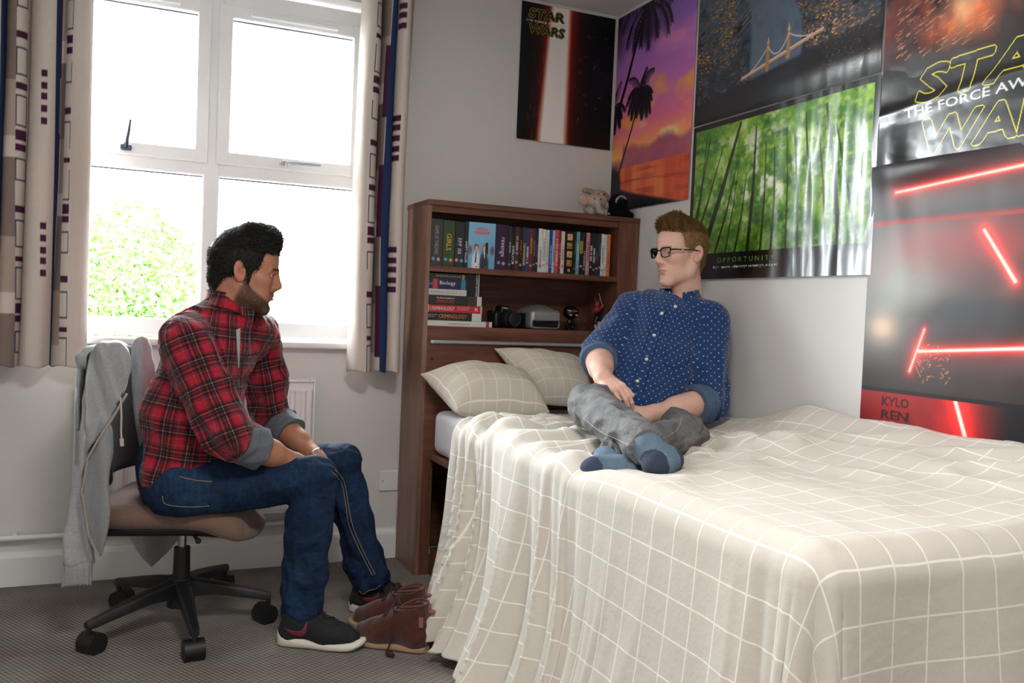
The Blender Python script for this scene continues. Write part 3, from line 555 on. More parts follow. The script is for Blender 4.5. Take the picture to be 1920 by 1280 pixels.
bc = thing('bookcase_headboard', 'dark walnut bookcase headboard standing against the back wall at the head of the bed', 'bookcase', (-.51, -.15, 0))
def PB(o): return parented(o, bc)
PB(box('top_panel', (BX0, BY - .006, 1.539), (BX1, -.002, 1.561), wood_h, bev=.0015))
PB(box('side_panel', (BX0, BY, .0), (BX0 + .018, -.019, 1.539), wood_e)); PB(box('side_panel', (BX1 - .018, BY, .0), (BX1, -.003, 1.539), wood_v))
PB(box('stile', (-.108, BY, 1.03), (BX1 - .018, BY + .02, 1.539), wood_v)); PB(box('inner_panel', (-.108, BY + .02, 1.03), (-.09, -.022, 1.539), wood_v))
PB(box('fascia', (BX0 + .018, BY + .008, 1.512), (-.108, BY + .026, 1.539), wood_h))
sh1 = PB(box('shelf', (BX0 + .018, BY, 1.267), (-.108, -.022, 1.290), wood_h)); sh2 = PB(box('shelf', (BX0 + .018, BY, 1.019), (-.108, -.022, 1.041), wood_h))
PB(box('back_panel', (BX0 + .018, -.022, .05), (BX1 - .018, -.012, 1.539), wood_h))
PB(box('headboard_panel', (BX0 + .018, BY, .50), (BX1 - .018, BY + .018, 1.019), wood_h)); PB(box('stile', (BX0 + .018, BY, 0), (-.952, BY + .018, .50), wood_v))
b = BM(); b.cyl((-.972, BY - .002, .905), (-.972, BY, .905), .0075, n=16); PB(b.done('screw_cap', mat('dark_brown_plastic', '#2a1a16', .5)))
t = thing('rail_light', 'slim silver rail fixed across the headboard below the open shelf', 'rail', (-.6, BY, .976))
b = BM(); b.box((-.985, BY - .014, .967), (-.16, BY, .985), .0065, seg=3); parented(b.done('rail_body', mat('brushed_aluminium', '#b9b7b4', .35, .8), smooth=True), t)
parented(box('diffuser', (-.972, BY - .0158, .972), (-.17, BY - .0138, .980), mat('frosted_strip', '#9ba1a6', .4), bev=.0006), t)
# ------------------------------------------------------------------ the row of boxed discs
def marks(name, o, du, dv, h, L, m, seed):      # print too small to read: a row of short letter-like strokes
    r = random.Random(seed * 7 + 3); o, du, dv = (np.array(q, float) for q in (o, du, dv)); V = []; x = 0
    while x < L:
        w = h * r.choice((.22, .22, .5, .6)); k = r.random()
        for a, b, c, d in ([(0, w, 0, 1)] if w < h*.3 else [(0, h*.18, 0, 1), (w - h*.18, w, 0 if k > .3 else .45, 1), (0, w, *((.82, 1) if k > .5 else (.4, .6)))]): V += [o + du*(x + a) + dv*h*c, o + du*(x + b) + dv*h*c, o + du*(x + b) + dv*h*d, o + du*(x + a) + dv*h*d]
        x += w + h * .22 + (h * .5 if r.random() < .12 else 0)
    return link(name, npmesh(name, V, np.arange(len(V)).reshape(-1, 4)), m)
def flat_disc(name, items, m, parent):      # little round age marks printed on a spine
    b = BM()
    for c, r, y in items:
        vs = [b.b.verts.new((c[0] + r*math.cos(a*PI/6), y, c[1] + r*math.sin(a*PI/6))) for a in range(12)]; b.b.faces.new(vs)
    return parented(b.done(name, m), parent)
wht_print = mat('white_print', '#e9e6e0', .5); mark_b = mat('blue_mark', '#5f9fc4', .5); mark_p = mat('pink_mark', '#d98a86', .5)
edges = [-0.991, -0.936, -0.883, -0.84, -0.824, -0.701, -0.639, -0.624, -0.608, -0.589, -0.571, -0.556, -0.54, -0.522, -0.51, -0.497, -0.477, -0.461, -0.444, -0.429, -0.416, -0.397, -0.386, -0.368, -0.32, -0.31, -0.293, -0.276, -0.261, -0.242, -0.227, -0.212, -0.198, -0.184, -0.169, -0.155, -0.136]
# colour, title, title colour, share of height, label
D = [('#33343a', 'GAME OF THRONES', '#a8a290', .62, 'wide charcoal box set with pale lettering, leftmost on the upper shelf', .016), ('#2d4a1e', 'GIRLS', '#e0b23a', .36, 'wide green box set with yellow letters GIRLS on the upper shelf', .022), ('#22252e', '~', '#d4d4d4', .36, 'dark slate box set right of the green one', .016), ('#23262a', 'HAPPY VALLEY', '#e6e6e6', .45, 'slim dark case lettered HAPPY VALLEY left of the sky-blue cover', .010),
 None, ('#33153f', 'revenge', '#e3d4dc', .42, 'wide purple box set lettered revenge on the upper shelf', .022),
 ('#2c2f34', '~', '#c8c8c8', .25, 'grey case right beside the purple box set', .007), ('#17171b', 'SHERLOCK', '#e4e4e4', .42, 'black case lettered SHERLOCK', .011), ('#4a3038', '~', '#e2b9c0', .4, 'dusky case with pale pink lettering right of the black SHERLOCK case', .011), ('#2a191b', '~', '#b05050', .4, 'black case with faded red lettering, second right of SHERLOCK', .008), ('#3a3a3e', '~', '#cfc06a', .5, 'dark case with yellowish lettering', .011), ('#27407e', '~', '#f0f0f0', .3, 'navy blue case between the yellow-lettered and the brick red case', .009), ('#7a2c28', '~', '#d8904a', .35, 'brick red case with an orange title', .010), ('#2e3238', '~', '#7888a0', .35, 'charcoal case right of the brick red one', .008), ('#1f2a3c', '~', '#a04858', .3, 'dark navy case left of the white trio', .006),
 ('#d9d7d4', '~', '#55555c', .42, 'white case, left one of the white trio', .009), ('#dcdad6', '~', '#7a9aa6', .5, 'white case, middle one of the white trio', .010), ('#d6d2ca', '~', '#a4a05e', .55, 'white case with olive lettering, right one of the white trio', .008), ('#21449a', '~', '#a8bfe8', .45, 'bright blue case right of the white trio', .008), ('#a9c4d8', '~', '#5a7890', .3, 'pale blue case between the bright blue and the rose red case', .007), ('#c24a58', '~', '#f0d4d4', .5, 'rose red case with pale lettering', .010), ('#8a2a28', '~', '#d8a0a0', .35, 'dark red case right of the rose red one', .006), ('#d8d0c8', '~', '#a04a48', .5, 'cream case with red lettering left of the black and gold set', .009),
 ('#15110e', None, None, 0, 'wide black box set with gold pictures down its spine', 0), ('#1d2c22', '~', '#6a9a5a', .3, 'very dark green case right of the black and gold set', .005), ('#6aa0b8', '~', '#d4ecf4', .4, 'teal blue case near the black and gold set', .008), ('#1b1b1d', '~y', '#222222', .3, 'black case with a yellow title block', .009), ('#17181a', '~', '#cfcfcf', .35, 'black case right of the one with a yellow block', .007), ('#c8889a', '~', '#b02848', .45, 'pink case with crimson lettering', .010), ('#1a1a1c', '~', '#f0f0f0', .35, 'black case with a white title right beside the pink case', .009), ('#1c1c1e', '~', '#f0f0f0', .35, 'black case with a white title, second right of the pink case', .009), ('#222325', '~', '#7a7a7a', .25, 'plain black case, third right of the pink case', .006), ('#26282b', '~', '#808488', .3, 'plain dark case next to the white one near the right end', .006),
 ('#d4d2d0', '~', '#7a8a90', .4, 'white case near the right end of the upper shelf', .007), ('#b8cce0', '~', '#f4f4f4', .4, 'pale blue case second from the right end', .007), ('#dd7a32', '~', '#a83a2a', .45, 'orange case at the right end of the upper shelf', .008)]
DY = -.270; DZ = 1.2905
for i, d in enumerate(D):
    x0, x1 = edges[i] + .0006, edges[i+1] - .0006; hgt = .195 - .004 * ((i * 7) % 5) / 4 - (.004 if i > 5 else 0)
    if d is None:
        x1 = edges[i+1] - .001; t = thing('disc_case', 'sky-blue case turned cover outwards with two people standing back to back', 'dvd', ((x0+x1)/2, -.26, DZ), group='boxed discs on the upper shelf')
        cw = Sheet(x1 - x0, .194, 900); X, Y = cw.X/cw.w, cw.Y/cw.h; cw.C[:] = grad(Y, [(0, '#6fa8cc'), (1, '#86bcdc')]); cw.put(np.clip((fbm2(X*4, Y*4, 3) - .55) * 4, 0, 1) * .6, '#b8d8ec'); w_, h_ = cw.w, cw.h
        for fx, shirt, hair in ((.30, '#dfe3ea', '#4a3428'), (.60, '#33323c', '#a8623c')):
            cw.blob((fx*w_, .06*h_), (.17*w_, .30*h_), shirt, 1, 6); cw.blob((fx*w_, .13*h_), (.14*w_, .24*h_), shirt, 1, 6); cw.blob((fx*w_, .455*h_), (.085*w_, .075*h_), hair, 1, 6); cw.blob(((fx+.01)*w_, .435*h_), (.065*w_, .06*h_), '#e0b49a', 1, 6)
        cw.line((.30*w_, .35*h_), (.28*w_, .14*h_), .002, .003, '#1c2030'); cw.line((.60*w_, .36*h_), (.62*w_, .22*h_), .004, .001, '#e8d0d0')
        for cx_ in (.06, .90): cw.blob((cx_*w_, .40*h_), (.08*w_, .10*h_), '#6a3a58', .8, 3)
        cw.put((np.abs(X - .69) < .05) & (Y > .33) & (Y < .57), '#121214'); [cw.line(((.28 + .055*k)*w_, (.845 - .01*(k % 2))*h_), ((.31 + .055*k)*w_, (.875 + .008*(k % 3))*h_), .0022, .0014, '#d8606a') for k in range(8)]; [cw.line(((.25 + .062*k)*w_, .755*h_), ((.25 + .062*k + .02*(k % 2))*w_, .80*h_), .0026, .0026, '#d8606a') for k in range(9)]; cw.blob((.33*w_, .035*h_), (.03*w_, .018*h_), '#d86a60', 1, 6); cw.blob((.66*w_, .035*h_), (.03*w_, .018*h_), '#3f86b8', 1, 6)
        PBX = box('case_body', (x0, DY - .002, DZ), (x1, DY + .02, DZ + .194), mat('case_blue', '#78b0d2', .35), bev=.001); parented(PBX, t)
        o = cw.build('cover_print', (x0, DY - .0025, DZ), (1, 0, 0), (0, -1, 0), lambda x, y: x*0, None, mat('cover_sheet', '#ffffff', .3, vcol=True))
        parented(o, t); continue
    c, title, tc_, frac, lab, th = d; t = thing('disc_case', lab, 'dvd', ((x0+x1)/2, -.2, DZ), group='boxed discs on the upper shelf')
    parented(box('case_body', (x0, DY, DZ), (x1, DY + .135, DZ + hgt), mat('case_' + c[1:], c, .32, noise=(60, .12)), bev=.0012), t); xc = (x0 + x1) / 2; w = x1 - x0; zb = DZ + .026 + .006 * (i % 3)
    if title:
        L = hgt * frac; z1 = DZ + hgt * (.86 - .28 * ((i * 5) % 4) / 4 - (0 if frac > .5 else .08)); 
        if title == '~y': parented(box('title_block', (x0 + .001, DY - .0004, DZ + .095), (x1 - .001, DY, DZ + .15), mat('case_yellow', '#d8ae2a', .4)), t); z1 = DZ + .148; L = .05
        (parented(marks('title', (xc - th/2, DY - .0006, z1), (0, 0, -1), (1, 0, 0), th, L, mat('ink_' + tc_[1:], tc_, .5), i), t) if title[0] == '~' else parented(lettering('title', title, (xc - th/2, DY - .0006, z1), (0, 0, -1), (1, 0, 0), th, mat('ink_' + tc_[1:], tc_, .5), width=L), t))
        if w > .03: flat_disc('age_mark', [((xc - .012, DZ + .03), .0075, DY - .0004)], mark_b if i != 2 else mark_p, t); flat_disc('age_mark', [((xc + .010, DZ + .028), .0075, DY - .0004)], mark_p if i != 2 else mark_b, t)
        else: flat_disc('age_mark', [((xc, zb), w * .36, DY - .0004)], (mark_p, mark_b)[i % 3 == 0], t)
    else:
        for k in range(4): parented(box('gold_picture', (x0 + .011, DY - .0006, DZ + .035 + k*.038), (x1 - .010, DY, DZ + .063 + k*.038), mat('gold_print' + str(k % 2), ('#a8763a', '#c9a878')[k % 2], .4, noise=(90, .7))), t)
        flat_disc('age_mark', [((xc, DZ + .016), .007, DY - .0004)], mark_p, t)
# ------------------------------------------------------------------ lying stack of textbooks
def book(lab, x0, x1, z0, z1, depth, col, texts, blocks=(), y=DY, cover='paperback'):
    t = thing('textbook', lab, 'book', ((x0+x1)/2, y + depth/2, z0), group='textbooks stacked on the lower shelf'); m = mat('cover_' + col[1:], col, .45)
    b = BM(); b.box((x0, y, z0), (x1, y + .002, z1), .0006); b.box((x0, y, z0), (x1, y + depth, z0 + .0015)); b.box((x0, y, z1 - .0015), (x1, y + depth, z1)); parented(b.done('cover', m), t)
    parented(box('pages', (x0 + .002, y + .003, z0 + .0016), (x1 - .002, y + depth - .003, z1 - .0016), mat('book_pages', '#d8d2c4', .9)), t)
    for a, c_, cc in blocks: parented(box('spine_block', (a, y - .0004, z0 + .0003), (c_, y + .0004, z1 - .0003), mat('cover_' + cc[1:], cc, .45)), t)
    for s_, a, zz, hh, wd, cc in texts: parented(lettering('spine_title', s_, (a, y - .0009, zz), (1, 0, 0), (0, 0, 1), hh, mat('ink_' + cc[1:], cc, .5), width=wd) if s_[0] != '~' else marks('spine_print', (a, y - .0009, zz), (1, 0, 0), (0, 0, 1), hh, wd, mat('ink_' + cc[1:], cc, .5), int(wd*1000)), t)
z = 1.0415
book('large thin white book at the bottom of the textbook stack', -.9962, -.700, z, 1.065, .21, '#dddad6', [('~', -.90, 1.050, .004, .07, '#8a8a88'), ('~', -.83, 1.050, .004, .03, '#a08050')], [(-.728, -.714, '#b03a5a')])
book('black textbook lettered CRIMINOLOGY in orange', -.9962, -.750, 1.0652, 1.099, .20, '#26262b', [('CRIMINOLOGY', -.942, 1.075, .0165, .125, '#e08a2c'), ('~', -.99, 1.086, .004, .04, '#b8b8b8'), ('~', -.99, 1.078, .004, .03, '#b8b8b8')], [(-.794, -.7505, '#d9d6d2')])
book('red textbook lettered CRIMINOLOGY in white', -.9962, -.748, 1.0992, 1.1300, .20, '#bf2f38', [('CRIMINOLOGY', -.982, 1.108, .0150, .108, '#efe6e2'), ('~', -.862, 1.119, .0045, .055, '#e8c0c0'), ('~', -.862, 1.111, .0045, .05, '#e8c0c0'), ('R', -.782, 1.108, .0140, .016, '#f0e8e6')], [(-.9958, -.986, '#d8d2d0'), (-.757, -.7485, '#d8b0b0')])
book('black handbook with a small white and a red CRIMINOLOGY title', -.996, -.752, 1.1302, 1.170, .19, '#26241f', [('The Oxford Handbook of', -.955, 1.156, .0068, .080, '#ecece8'), ('CRIMINOLOGY', -.957, 1.139, .0130, .083, '#c8403a')], [(-.815, -.774, '#3c3a34'), (-.774, -.7525, '#d4d0ca')])
book('white book lettered HUMAN BODY in grey', -.9962, -.822, 1.1702, 1.196, .17, '#cfcbc6', [('HUMAN BODY', -.980, 1.177, .0130, .118, '#97928e')], [(-.9958, -.990, '#8a4a48')])
book('navy blue dictionary lettered Biology with a red block', -.9962, -.823, 1.1962, 1.238, .17, '#1f2450', [('Biology', -.943, 1.210, .0200, .070, '#e8e8ee'), ('ord', -.994, 1.211, .012, .018, '#a8acc8')], [(-.973, -.952, '#c23c4a'), (-.848, -.828, '#2f8098')])
book('dark olive book at the top of the textbook stack', -.994, -.825, 1.2382, 1.2610, .16, '#2a261c', [('~', -.962, 1.247, .0065, .11, '#a89c80')], [(-.845, -.834, '#a88c30')])
t = thing('textbook', 'black book standing upright behind the textbook stack with white lettering on its spine', 'book', (-.775, -.15, 1.17), group='textbooks stacked on the lower shelf')
parented(box('cover', (-.816, -.245, 1.1702), (-.754, -.09, 1.2655), mat('cover_15141a', '#15141a', .4), bev=.001), t); parented(marks('spine_print', (-.7725, -.2456, 1.262), (0, 0, -1), (1, 0, 0), .0075, .088, mat('ink_d8d8d8', '#d8d8d8', .5), 5), t)
parented(box('spine_edge', (-.762, -.2455, 1.1705), (-.756, -.2451, 1.265), mat('cover_d8d8d4', '#b8b8b4', .5)), t)
# ------------------------------------------------------------------ camera, photo printer, two figurines
blk = mat('black_plastic', '#131316', .38); blk2 = mat('black_rubber', '#0d0d0f', .7); silver = mat('silver_plastic', '#a9a8a8', .32, .55)
t = thing('slr_camera', 'black camera with a lens between the textbooks and the silver printer', 'camera', (-.625, -.19, 1.041)); RZm = Matrix.Translation((-.625, -.19, 1.0412)) @ Matrix.Rotation(math.radians(14), 4, 'Z')
def placed(bm, name, m, parent, smooth=True):
    bmesh.ops.transform(bm.b, matrix=RZm, verts=bm.b.verts[:]); return parented(bm.done(name, m, smooth=smooth), parent)
b = BM(); b.box((-.064, -.022, 0), (.062, .024, .075), .008, seg=3); b.box((-.064, -.045, .0), (-.035, -.01, .07), .010, seg=3); b.box((-.022, -.03, .06), (.026, .022, .098), .010, seg=3); body_ = placed(b, 'camera_body', blk, t)
b = BM(); b.cyl((.012, -.02, .040), (.012, -.05, .040), .036, .036, 28); b.cyl((.012, -.05, .040), (.012, -.085, .040), .034, .032, 28); lens = placed(b, 'lens', blk2, t)
b = BM(); b.tube([(.012 + .0335*math.cos(a), -.060, .040 + .0335*math.sin(a)) for a in np.linspace(0, 2*PI, 25)[:-1]], .0022, 6, closed=True); b.tube([(.012 + .029*math.cos(a), -.085, .040 + .029*math.sin(a)) for a in np.linspace(0, 2*PI, 25)[:-1]], .0026, 6, closed=True); placed(b, 'lens_ring', mat('dark_grey_metal', '#4a4a4e', .35, .6), t)
b = BM(); b.cyl((.012, -.0855, .040), (.012, -.0862, .040), .025, n=24); placed(b, 'front_glass', mat('lens_glass', '#14141f', .05, spec=.9), t)
b = BM(); b.cyl((-.045, 0, .074), (-.045, 0, .083), .009, n=14); b.cyl((.043, .002, .074), (.043, .002, .081), .012, n=16); placed(b, 'dial', mat('dark_grey_metal', '#4a4a4e', .35, .6), t)
V, T_, w_ = text_tris('Nikon', .02); lm = lettering('badge', 'Nikon', (-.014, -.0304, .084), (1, 0, 0), (0, 0, 1), .0065, mat('white_print', '#e9e6e0', .5), width=.028, bold=.02); lm.data.transform(RZm); parented(lm, t)
t = thing('photo_printer', 'rounded silver photo printer with an oval black badge on the lower shelf', 'printer', (-.445, -.19, 1.041))
s = SDF((-.56, -.30, 1.035), (-.34, -.06, 1.17), .003); Rp = Matrix.Rotation(math.radians(4), 3, 'Z')
s.bx((-.443, -.185, 1.084), (.078, .078, .043), .02, 0, Rp); s.ell((-.443, -.175, 1.092), (.076, .085, .058), .03, Rp); s.plane((0, 0, 1.0415), (0, 0, -1)); s.bx((-.438, -.275, 1.064), (.066, .025, .014), .006, .004, Rp, 'sub'); V, Q = s.mesh(); V = relax(V, Q, 2); parented(link('printer_body', npmesh('printer_body', V, Q), silver, smooth=True), t)
parented(box('paper_slot', (-.500, -.258, 1.052), (-.377, -.248, 1.075), mat('slot_black', '#0c0f1c', .25), bev=.003), t)
b = BM(); b.box((-.508, -.2655, 1.079), (-.368, -.2625, 1.0815)); parented(b.done('seam', mat('dark_grey_metal', '#4a4a4e', .35, .6)), t)
b = BM(); b.ball((-.425, -.2585, 1.104), .021, 20, (1, .35, .42)); parented(b.done('badge', blk, smooth=True), t); b = BM(); b.box((-.36, -.23, 1.05), (-.352, -.13, 1.085), .003); b.box((-.53, -.23, 1.045), (-.522, -.13, 1.11), .003); parented(b.done('side_grip', blk), t)
t = thing('vinyl_figurine', 'small black big-headed figurine with a silver brow band right of the printer', 'figurine', (-.288, -.2, 1.041)); fm = mat('figurine_black', '#0e0e10', .3)
s = SDF((-.345, -.26, 1.035), (-.23, -.13, 1.17), .0022); s.ell((-.288, -.2, 1.121), (.036, .034, .031), .004); s.ell((-.288, -.2, 1.075), (.018, .014, .018), .01); s.cone((-.288, -.2, 1.083), (-.312, -.205, 1.066), .008, .007, .004); s.cone((-.288, -.2, 1.083), (-.264, -.205, 1.066), .008, .007, .004)
for sx_ in (-1, 1): s.cone((-.288 + .009*sx_, -.2, 1.066), (-.288 + .013*sx_, -.2, 1.050), .008, .009, .004); s.ell((-.288 + .016*sx_, -.208, 1.047), (.012, .017, .0065), .004)
s.plane((0, 0, 1.0412), (0, 0, -1)); V, Q = s.mesh(); parented(link('figure_body', npmesh('figure_body', V, Q), fm, smooth=True), t)
b = BM(); b.tube([(-.288 + .0345*math.sin(a), -.2 - .0335*math.cos(a), 1.131 - .003*math.cos(2*a)) for a in np.linspace(-1.1, 1.1, 15)], [.002] + [.0052]*13 + [.002], 8); parented(b.done('brow_band', chrome, smooth=True), t); b = BM(); b.ball((-.303, -.232, 1.109), .0065, 10, (1.2, .6, .6)); b.ball((-.273, -.232, 1.109), .0065, 10, (1.2, .6, .6)); parented(b.done('eye', mat('light_grey_plastic', '#b8b8ba', .3), smooth=True), t)
t = thing('action_figurine', 'slender red and black action figurine at the right end of the lower shelf', 'figurine', (-.15, -.2, 1.041)); s = SDF((-.205, -.26, 1.03), (-.10, -.13, 1.24), .0022)
s.ell((-.152, -.2, 1.125), (.015, .012, .024), .006); s.ell((-.150, -.2, 1.098), (.012, .011, .012), .006); s.cone((-.145, -.2, 1.095), (-.139, -.205, 1.045), .0075, .006, .004); s.cone((-.156, -.2, 1.095), (-.168, -.21, 1.045), .0075, .006, .004); s.ell((-.139, -.211, 1.045), (.007, .013, .005), .003); s.ell((-.168, -.216, 1.045), (.007, .013, .005), .003); s.plane((0, 0, 1.0413), (0, 0, -1)); V, Q = s.mesh(); parented(link('figure_body', npmesh('figure_body', V, Q), fm, smooth=True), t)
s = SDF((-.205, -.26, 1.10), (-.10, -.13, 1.24), .0022); s.ell((-.152, -.2, 1.163), (.0115, .012, .014), .004); s.cone((-.165, -.2, 1.142), (-.178, -.212, 1.125), .006, .005, .004); s.cone((-.140, -.2, 1.142), (-.126, -.208, 1.160), .006, .005, .004); s.ell((-.152, -.202, 1.138), (.0165, .012, .012), .006); s.cone((-.160, -.2, 1.172), (-.168, -.2, 1.2), .003, .0015, .002); s.cone((-.146, -.2, 1.172), (-.140, -.2, 1.203), .003, .0015, .002); V, Q = s.mesh(); parented(link('upper_body', npmesh('upper_body', V, Q), mat('figurine_red', '#a03040', .35), smooth=True), t)
b = BM(); b.cyl((-.126, -.208, 1.150), (-.150, -.205, 1.215), .0015, n=6); parented(b.done('staff', mat('light_grey_plastic', '#b8b8ba', .3)), t); b = BM(); b.box((-.150, -.214, 1.062), (-.136, -.20, 1.085), .003); b.box((-.170, -.22, 1.052), (-.157, -.204, 1.07), .003); parented(b.done('shin_plate', mat('light_pink_plastic', '#c8a0a4', .35)), t)
# ------------------------------------------------------------------ soft toys on top
def fuzz(V, Q, n, L, seed):
    r = np.random.default_rng(seed); c = V[Q].mean(1); nn = np.cross(V[Q[:, 2]] - V[Q[:, 0]], V[Q[:, 3]] - V[Q[:, 1]]); nn /= np.maximum(np.linalg.norm(nn, axis=1), 1e-9)[:, None]; k = r.integers(0, len(Q), n); p = c[k]; d = nn[k] + r.normal(size=(n, 3)) * .5; d /= np.linalg.norm(d, axis=1)[:, None]; e = np.cross(d, r.normal(size=(n, 3))); e /= np.linalg.norm(e, axis=1)[:, None]; w = L * .1
    VV = np.stack([p - e*w, p + e*w, p + d * L * (.5 + r.random(n))[:, None]], 1).reshape(-1, 3); return VV, np.arange(3*n).reshape(-1, 3)
def plush(s, name, m, parent, col=None, n=2500, L=.006, seed=1):
    V, Q = s.mesh(); V = relax(V, Q, 1); C_ = col(V) if col else None; o = parented(link(name, npmesh(name, V, Q, col=C_), m, smooth=True), parent)
    fv, ff = fuzz(V, Q, n, L, seed); f = link('fur', npmesh('fur', fv, ff, col=col(fv) if col else None), m); f.parent = o; f['kind'] = 'stuff'; return o
pl = mat('plush_grey_pink', '#a89c98', .95, spec=.1, vcol=True, sheen=.3); dk = mat('plush_black', '#121215', .95, spec=.15); eye_m = mat('toy_eye', '#0b0b0d', .1)
t = thing('plush_elephant', 'small pale grey elephant soft toy with pink ears sitting on top of the bookcase', 'soft toy', (-.19, -.2, 1.561)); s = SDF((-.30, -.29, 1.555), (-.06, -.09, 1.72), .003)
s.ell((-.19, -.19, 1.595), (.045, .042, .036), .01); s.ell((-.205, -.225, 1.628), (.034, .034, .033), .01); s.cone((-.207, -.255, 1.618), (-.203, -.268, 1.580), .014, .010, .008); s.cone((-.205, -.268, 1.580), (-.190, -.272, 1.574), .010, .009, .006)
s.ell((-.248, -.208, 1.632), (.028, .008, .026), .004); s.ell((-.160, -.205, 1.638), (.030, .008, .028), .004)
for dx, dy in ((-.035, -.045), (.03, -.05)): s.cone((-.19 + dx, -.19 + dy*.5, 1.585), (-.19 + dx*1.2, -.20 + dy, 1.577), .017, .016, .008)
s.plane((0, 0, 1.5617), (0, 0, -1))
def elc(V):
    c = np.tile(lin(hx('#b3a6a2')), (len(V), 1)); ear = ((np.abs(V[:, 0] + .248) < .02) & (np.abs(V[:, 2] - 1.632) < .018) & (V[:, 1] < -.205)) | ((np.abs(V[:, 0] + .160) < .02) & (np.abs(V[:, 2] - 1.638) < .02) & (V[:, 1] < -.203)); c[ear] = lin(hx('#cfa39a')); return c
o = plush(s, 'plush_body', pl, t, elc, 2600, .006, 3)
for x in (-.222, -.190): b = BM(); b.ball((x, -.2560, 1.637), .0032, 8); parented(b.done('eye', eye_m, smooth=True), t)
t = thing('plush_bear', 'beige and pink floppy-eared soft toy leaning behind the grey elephant on the bookcase', 'soft toy', (-.14, -.12, 1.561)); s = SDF((-.25, -.19, 1.555), (-.03, -.02, 1.74), .003)
s.ell((-.135, -.105, 1.60), (.045, .04, .042), .01); s.ell((-.140, -.135, 1.665), (.034, .033, .032), .012); s.cone((-.165, -.12, 1.685), (-.205, -.125, 1.690), .014, .012, .008); s.cone((-.115, -.13, 1.682), (-.082, -.15, 1.652), .014, .013, .008); s.ell((-.15, -.165, 1.655), (.017, .014, .013), .006); s.cone((-.10, -.14, 1.59), (-.085, -.165, 1.577), .018, .016, .008); s.plane((0, 0, 1.5617), (0, 0, -1))
def bec(V): c = np.tile(lin(hx('#b39c86')), (len(V), 1)); c[(V[:, 0] > -.125) & (V[:, 2] > 1.63)] = lin(hx('#a98672')); c[(V[:, 1] < -.163)] = lin(hx('#c9aa9e')); return c
plush(s, 'plush_body', pl, t, bec, 2200, .006, 4)
for x in (-.152, -.126): b = BM(); b.ball((x, -.166, 1.674), .003, 8); parented(b.done('eye', eye_m, smooth=True), t)
t = thing('plush_toy', 'black hooded soft toy with a silver arc, at the right end of the bookcase', 'soft toy', (-.075, -.23, 1.561)); s = SDF((-.19, -.30, 1.555), (-.004, -.14, 1.70), .003)
s.ell((-.075, -.22, 1.588), (.055, .045, .034), .012); s.ell((-.085, -.23, 1.630), (.043, .042, .040), .012); s.cone((-.11, -.24, 1.588), (-.145, -.262, 1.577), .018, .015, .008); s.cone((-.05, -.22, 1.585), (-.028, -.25, 1.577), .018, .015, .008); s.plane((0, 0, 1.5617), (0, 0, -1)); plush(s, 'plush_body', dk, t, None, 2600, .005, 6)
b = BM(); A = np.linspace(-2.0, 1.15, 18); b.tube([(-.092 + .027*math.sin(a), -.2705 - .003*math.cos(a), 1.634 + .024*math.cos(a)) for a in A], [.001] + [.0028]*16 + [.001], 6); b.tube([(-.092 + .021*math.sin(a), -.2725, 1.633 + .018*math.cos(a)) for a in A[3:-2]], .0011, 5); parented(b.done('silver_arc', mat('silver_thread', '#c4cad0', .35, .5), smooth=True), t)
b = BM(); b.ball((-.148, -.268, 1.574), .010, 10, (1.2, .8, .7)); parented(b.done('foot_patch', mat('plush_pink', '#b08a88', .9), smooth=True), t)
# ================================================================== BED
MX0, MY1 = -.958, -2.42
t = thing('bed_frame', 'dark walnut bed base with an overhanging ledge, built against the bookcase headboard', 'bed', (-.5, -1.35, 0))
parented(box('platform', (-.968, MY1, .487), (-.008, BY - .001, .511), wood_h, bev=.002), t); parented(box('bottom_board', (-.950, MY1 + .02, .100), (-.012, BY - .003, .116), wood_h), t)
parented(box('plinth', (-.950, MY1 + .02, 0), (-.932, BY - .003, .100), wood_h), t); parented(box('end_panel', (-.950, MY1 + .02, .116), (-.012, MY1 + .038, .487), wood_h), t); parented(box('divider', (-.945, -1.36, .116), (-.012, -1.342, .487), wood_v), t); parented(box('rear_panel', (-.03, MY1 + .038, .116), (-.012, BY - .003, .487), wood_h), t)
t = thing('storage_box', 'pale cardboard box with a dark lid on the open shelf under the bed', 'box', (-.75, -.55, .1165)); parented(box('box_body', (-.905, -.72, .1165), (-.62, -.415, .225), mat('grey_card', '#a8a6a4', .8), bev=.002), t); parented(box('lid', (-.910, -.726, .215), (-.615, -.41, .245), mat('charcoal_card', '#35373b', .7), bev=.002), t); parented(box('label_holder', (-.9085, -.49, .150), (-.9045, -.43, .19), mat('dark_steel', '#4b5468', .3, .8)), t)
def press_at(tx, ty): return -.040 * np.exp(-(((tx + .42)/.24)**2 + ((ty + 1.14)/.28)**2)**1.5) - .036 * np.exp(-(((tx + .84)/.20)**2 + ((ty + 1.66)/.22)**2)**1.5) - .03 * np.exp(-(((tx + .60)/.16)**2 + ((ty + 1.45)/.2)**2)**1.5)
s = SDF((MX0 - .04, MY1 - .04, .48), (.02, BY + .03, .73), .012); s.bx(((MX0 - .014)/2, (MY1 + BY - .004)/2, .603), ((-.014 - MX0)/2, (BY - .004 - MY1)/2, .0905), .035, 0); V, Q = s.mesh(); V[:, 2] += press_at(V[:, 0], V[:, 1]) * np.clip((V[:, 2] - .52)/.15, 0, 1) - .004*(V[:, 2] > .6)*(V[:, 1] < -.62)
tag(link('mattress', npmesh('mattress', relax(V, Q, 1), Q), mat('white_mattress_cover', '#e4e4ea', .85, bump=(60, .2, .002)), smooth=True), 'white covered mattress lying on the walnut bed base', 'mattress')
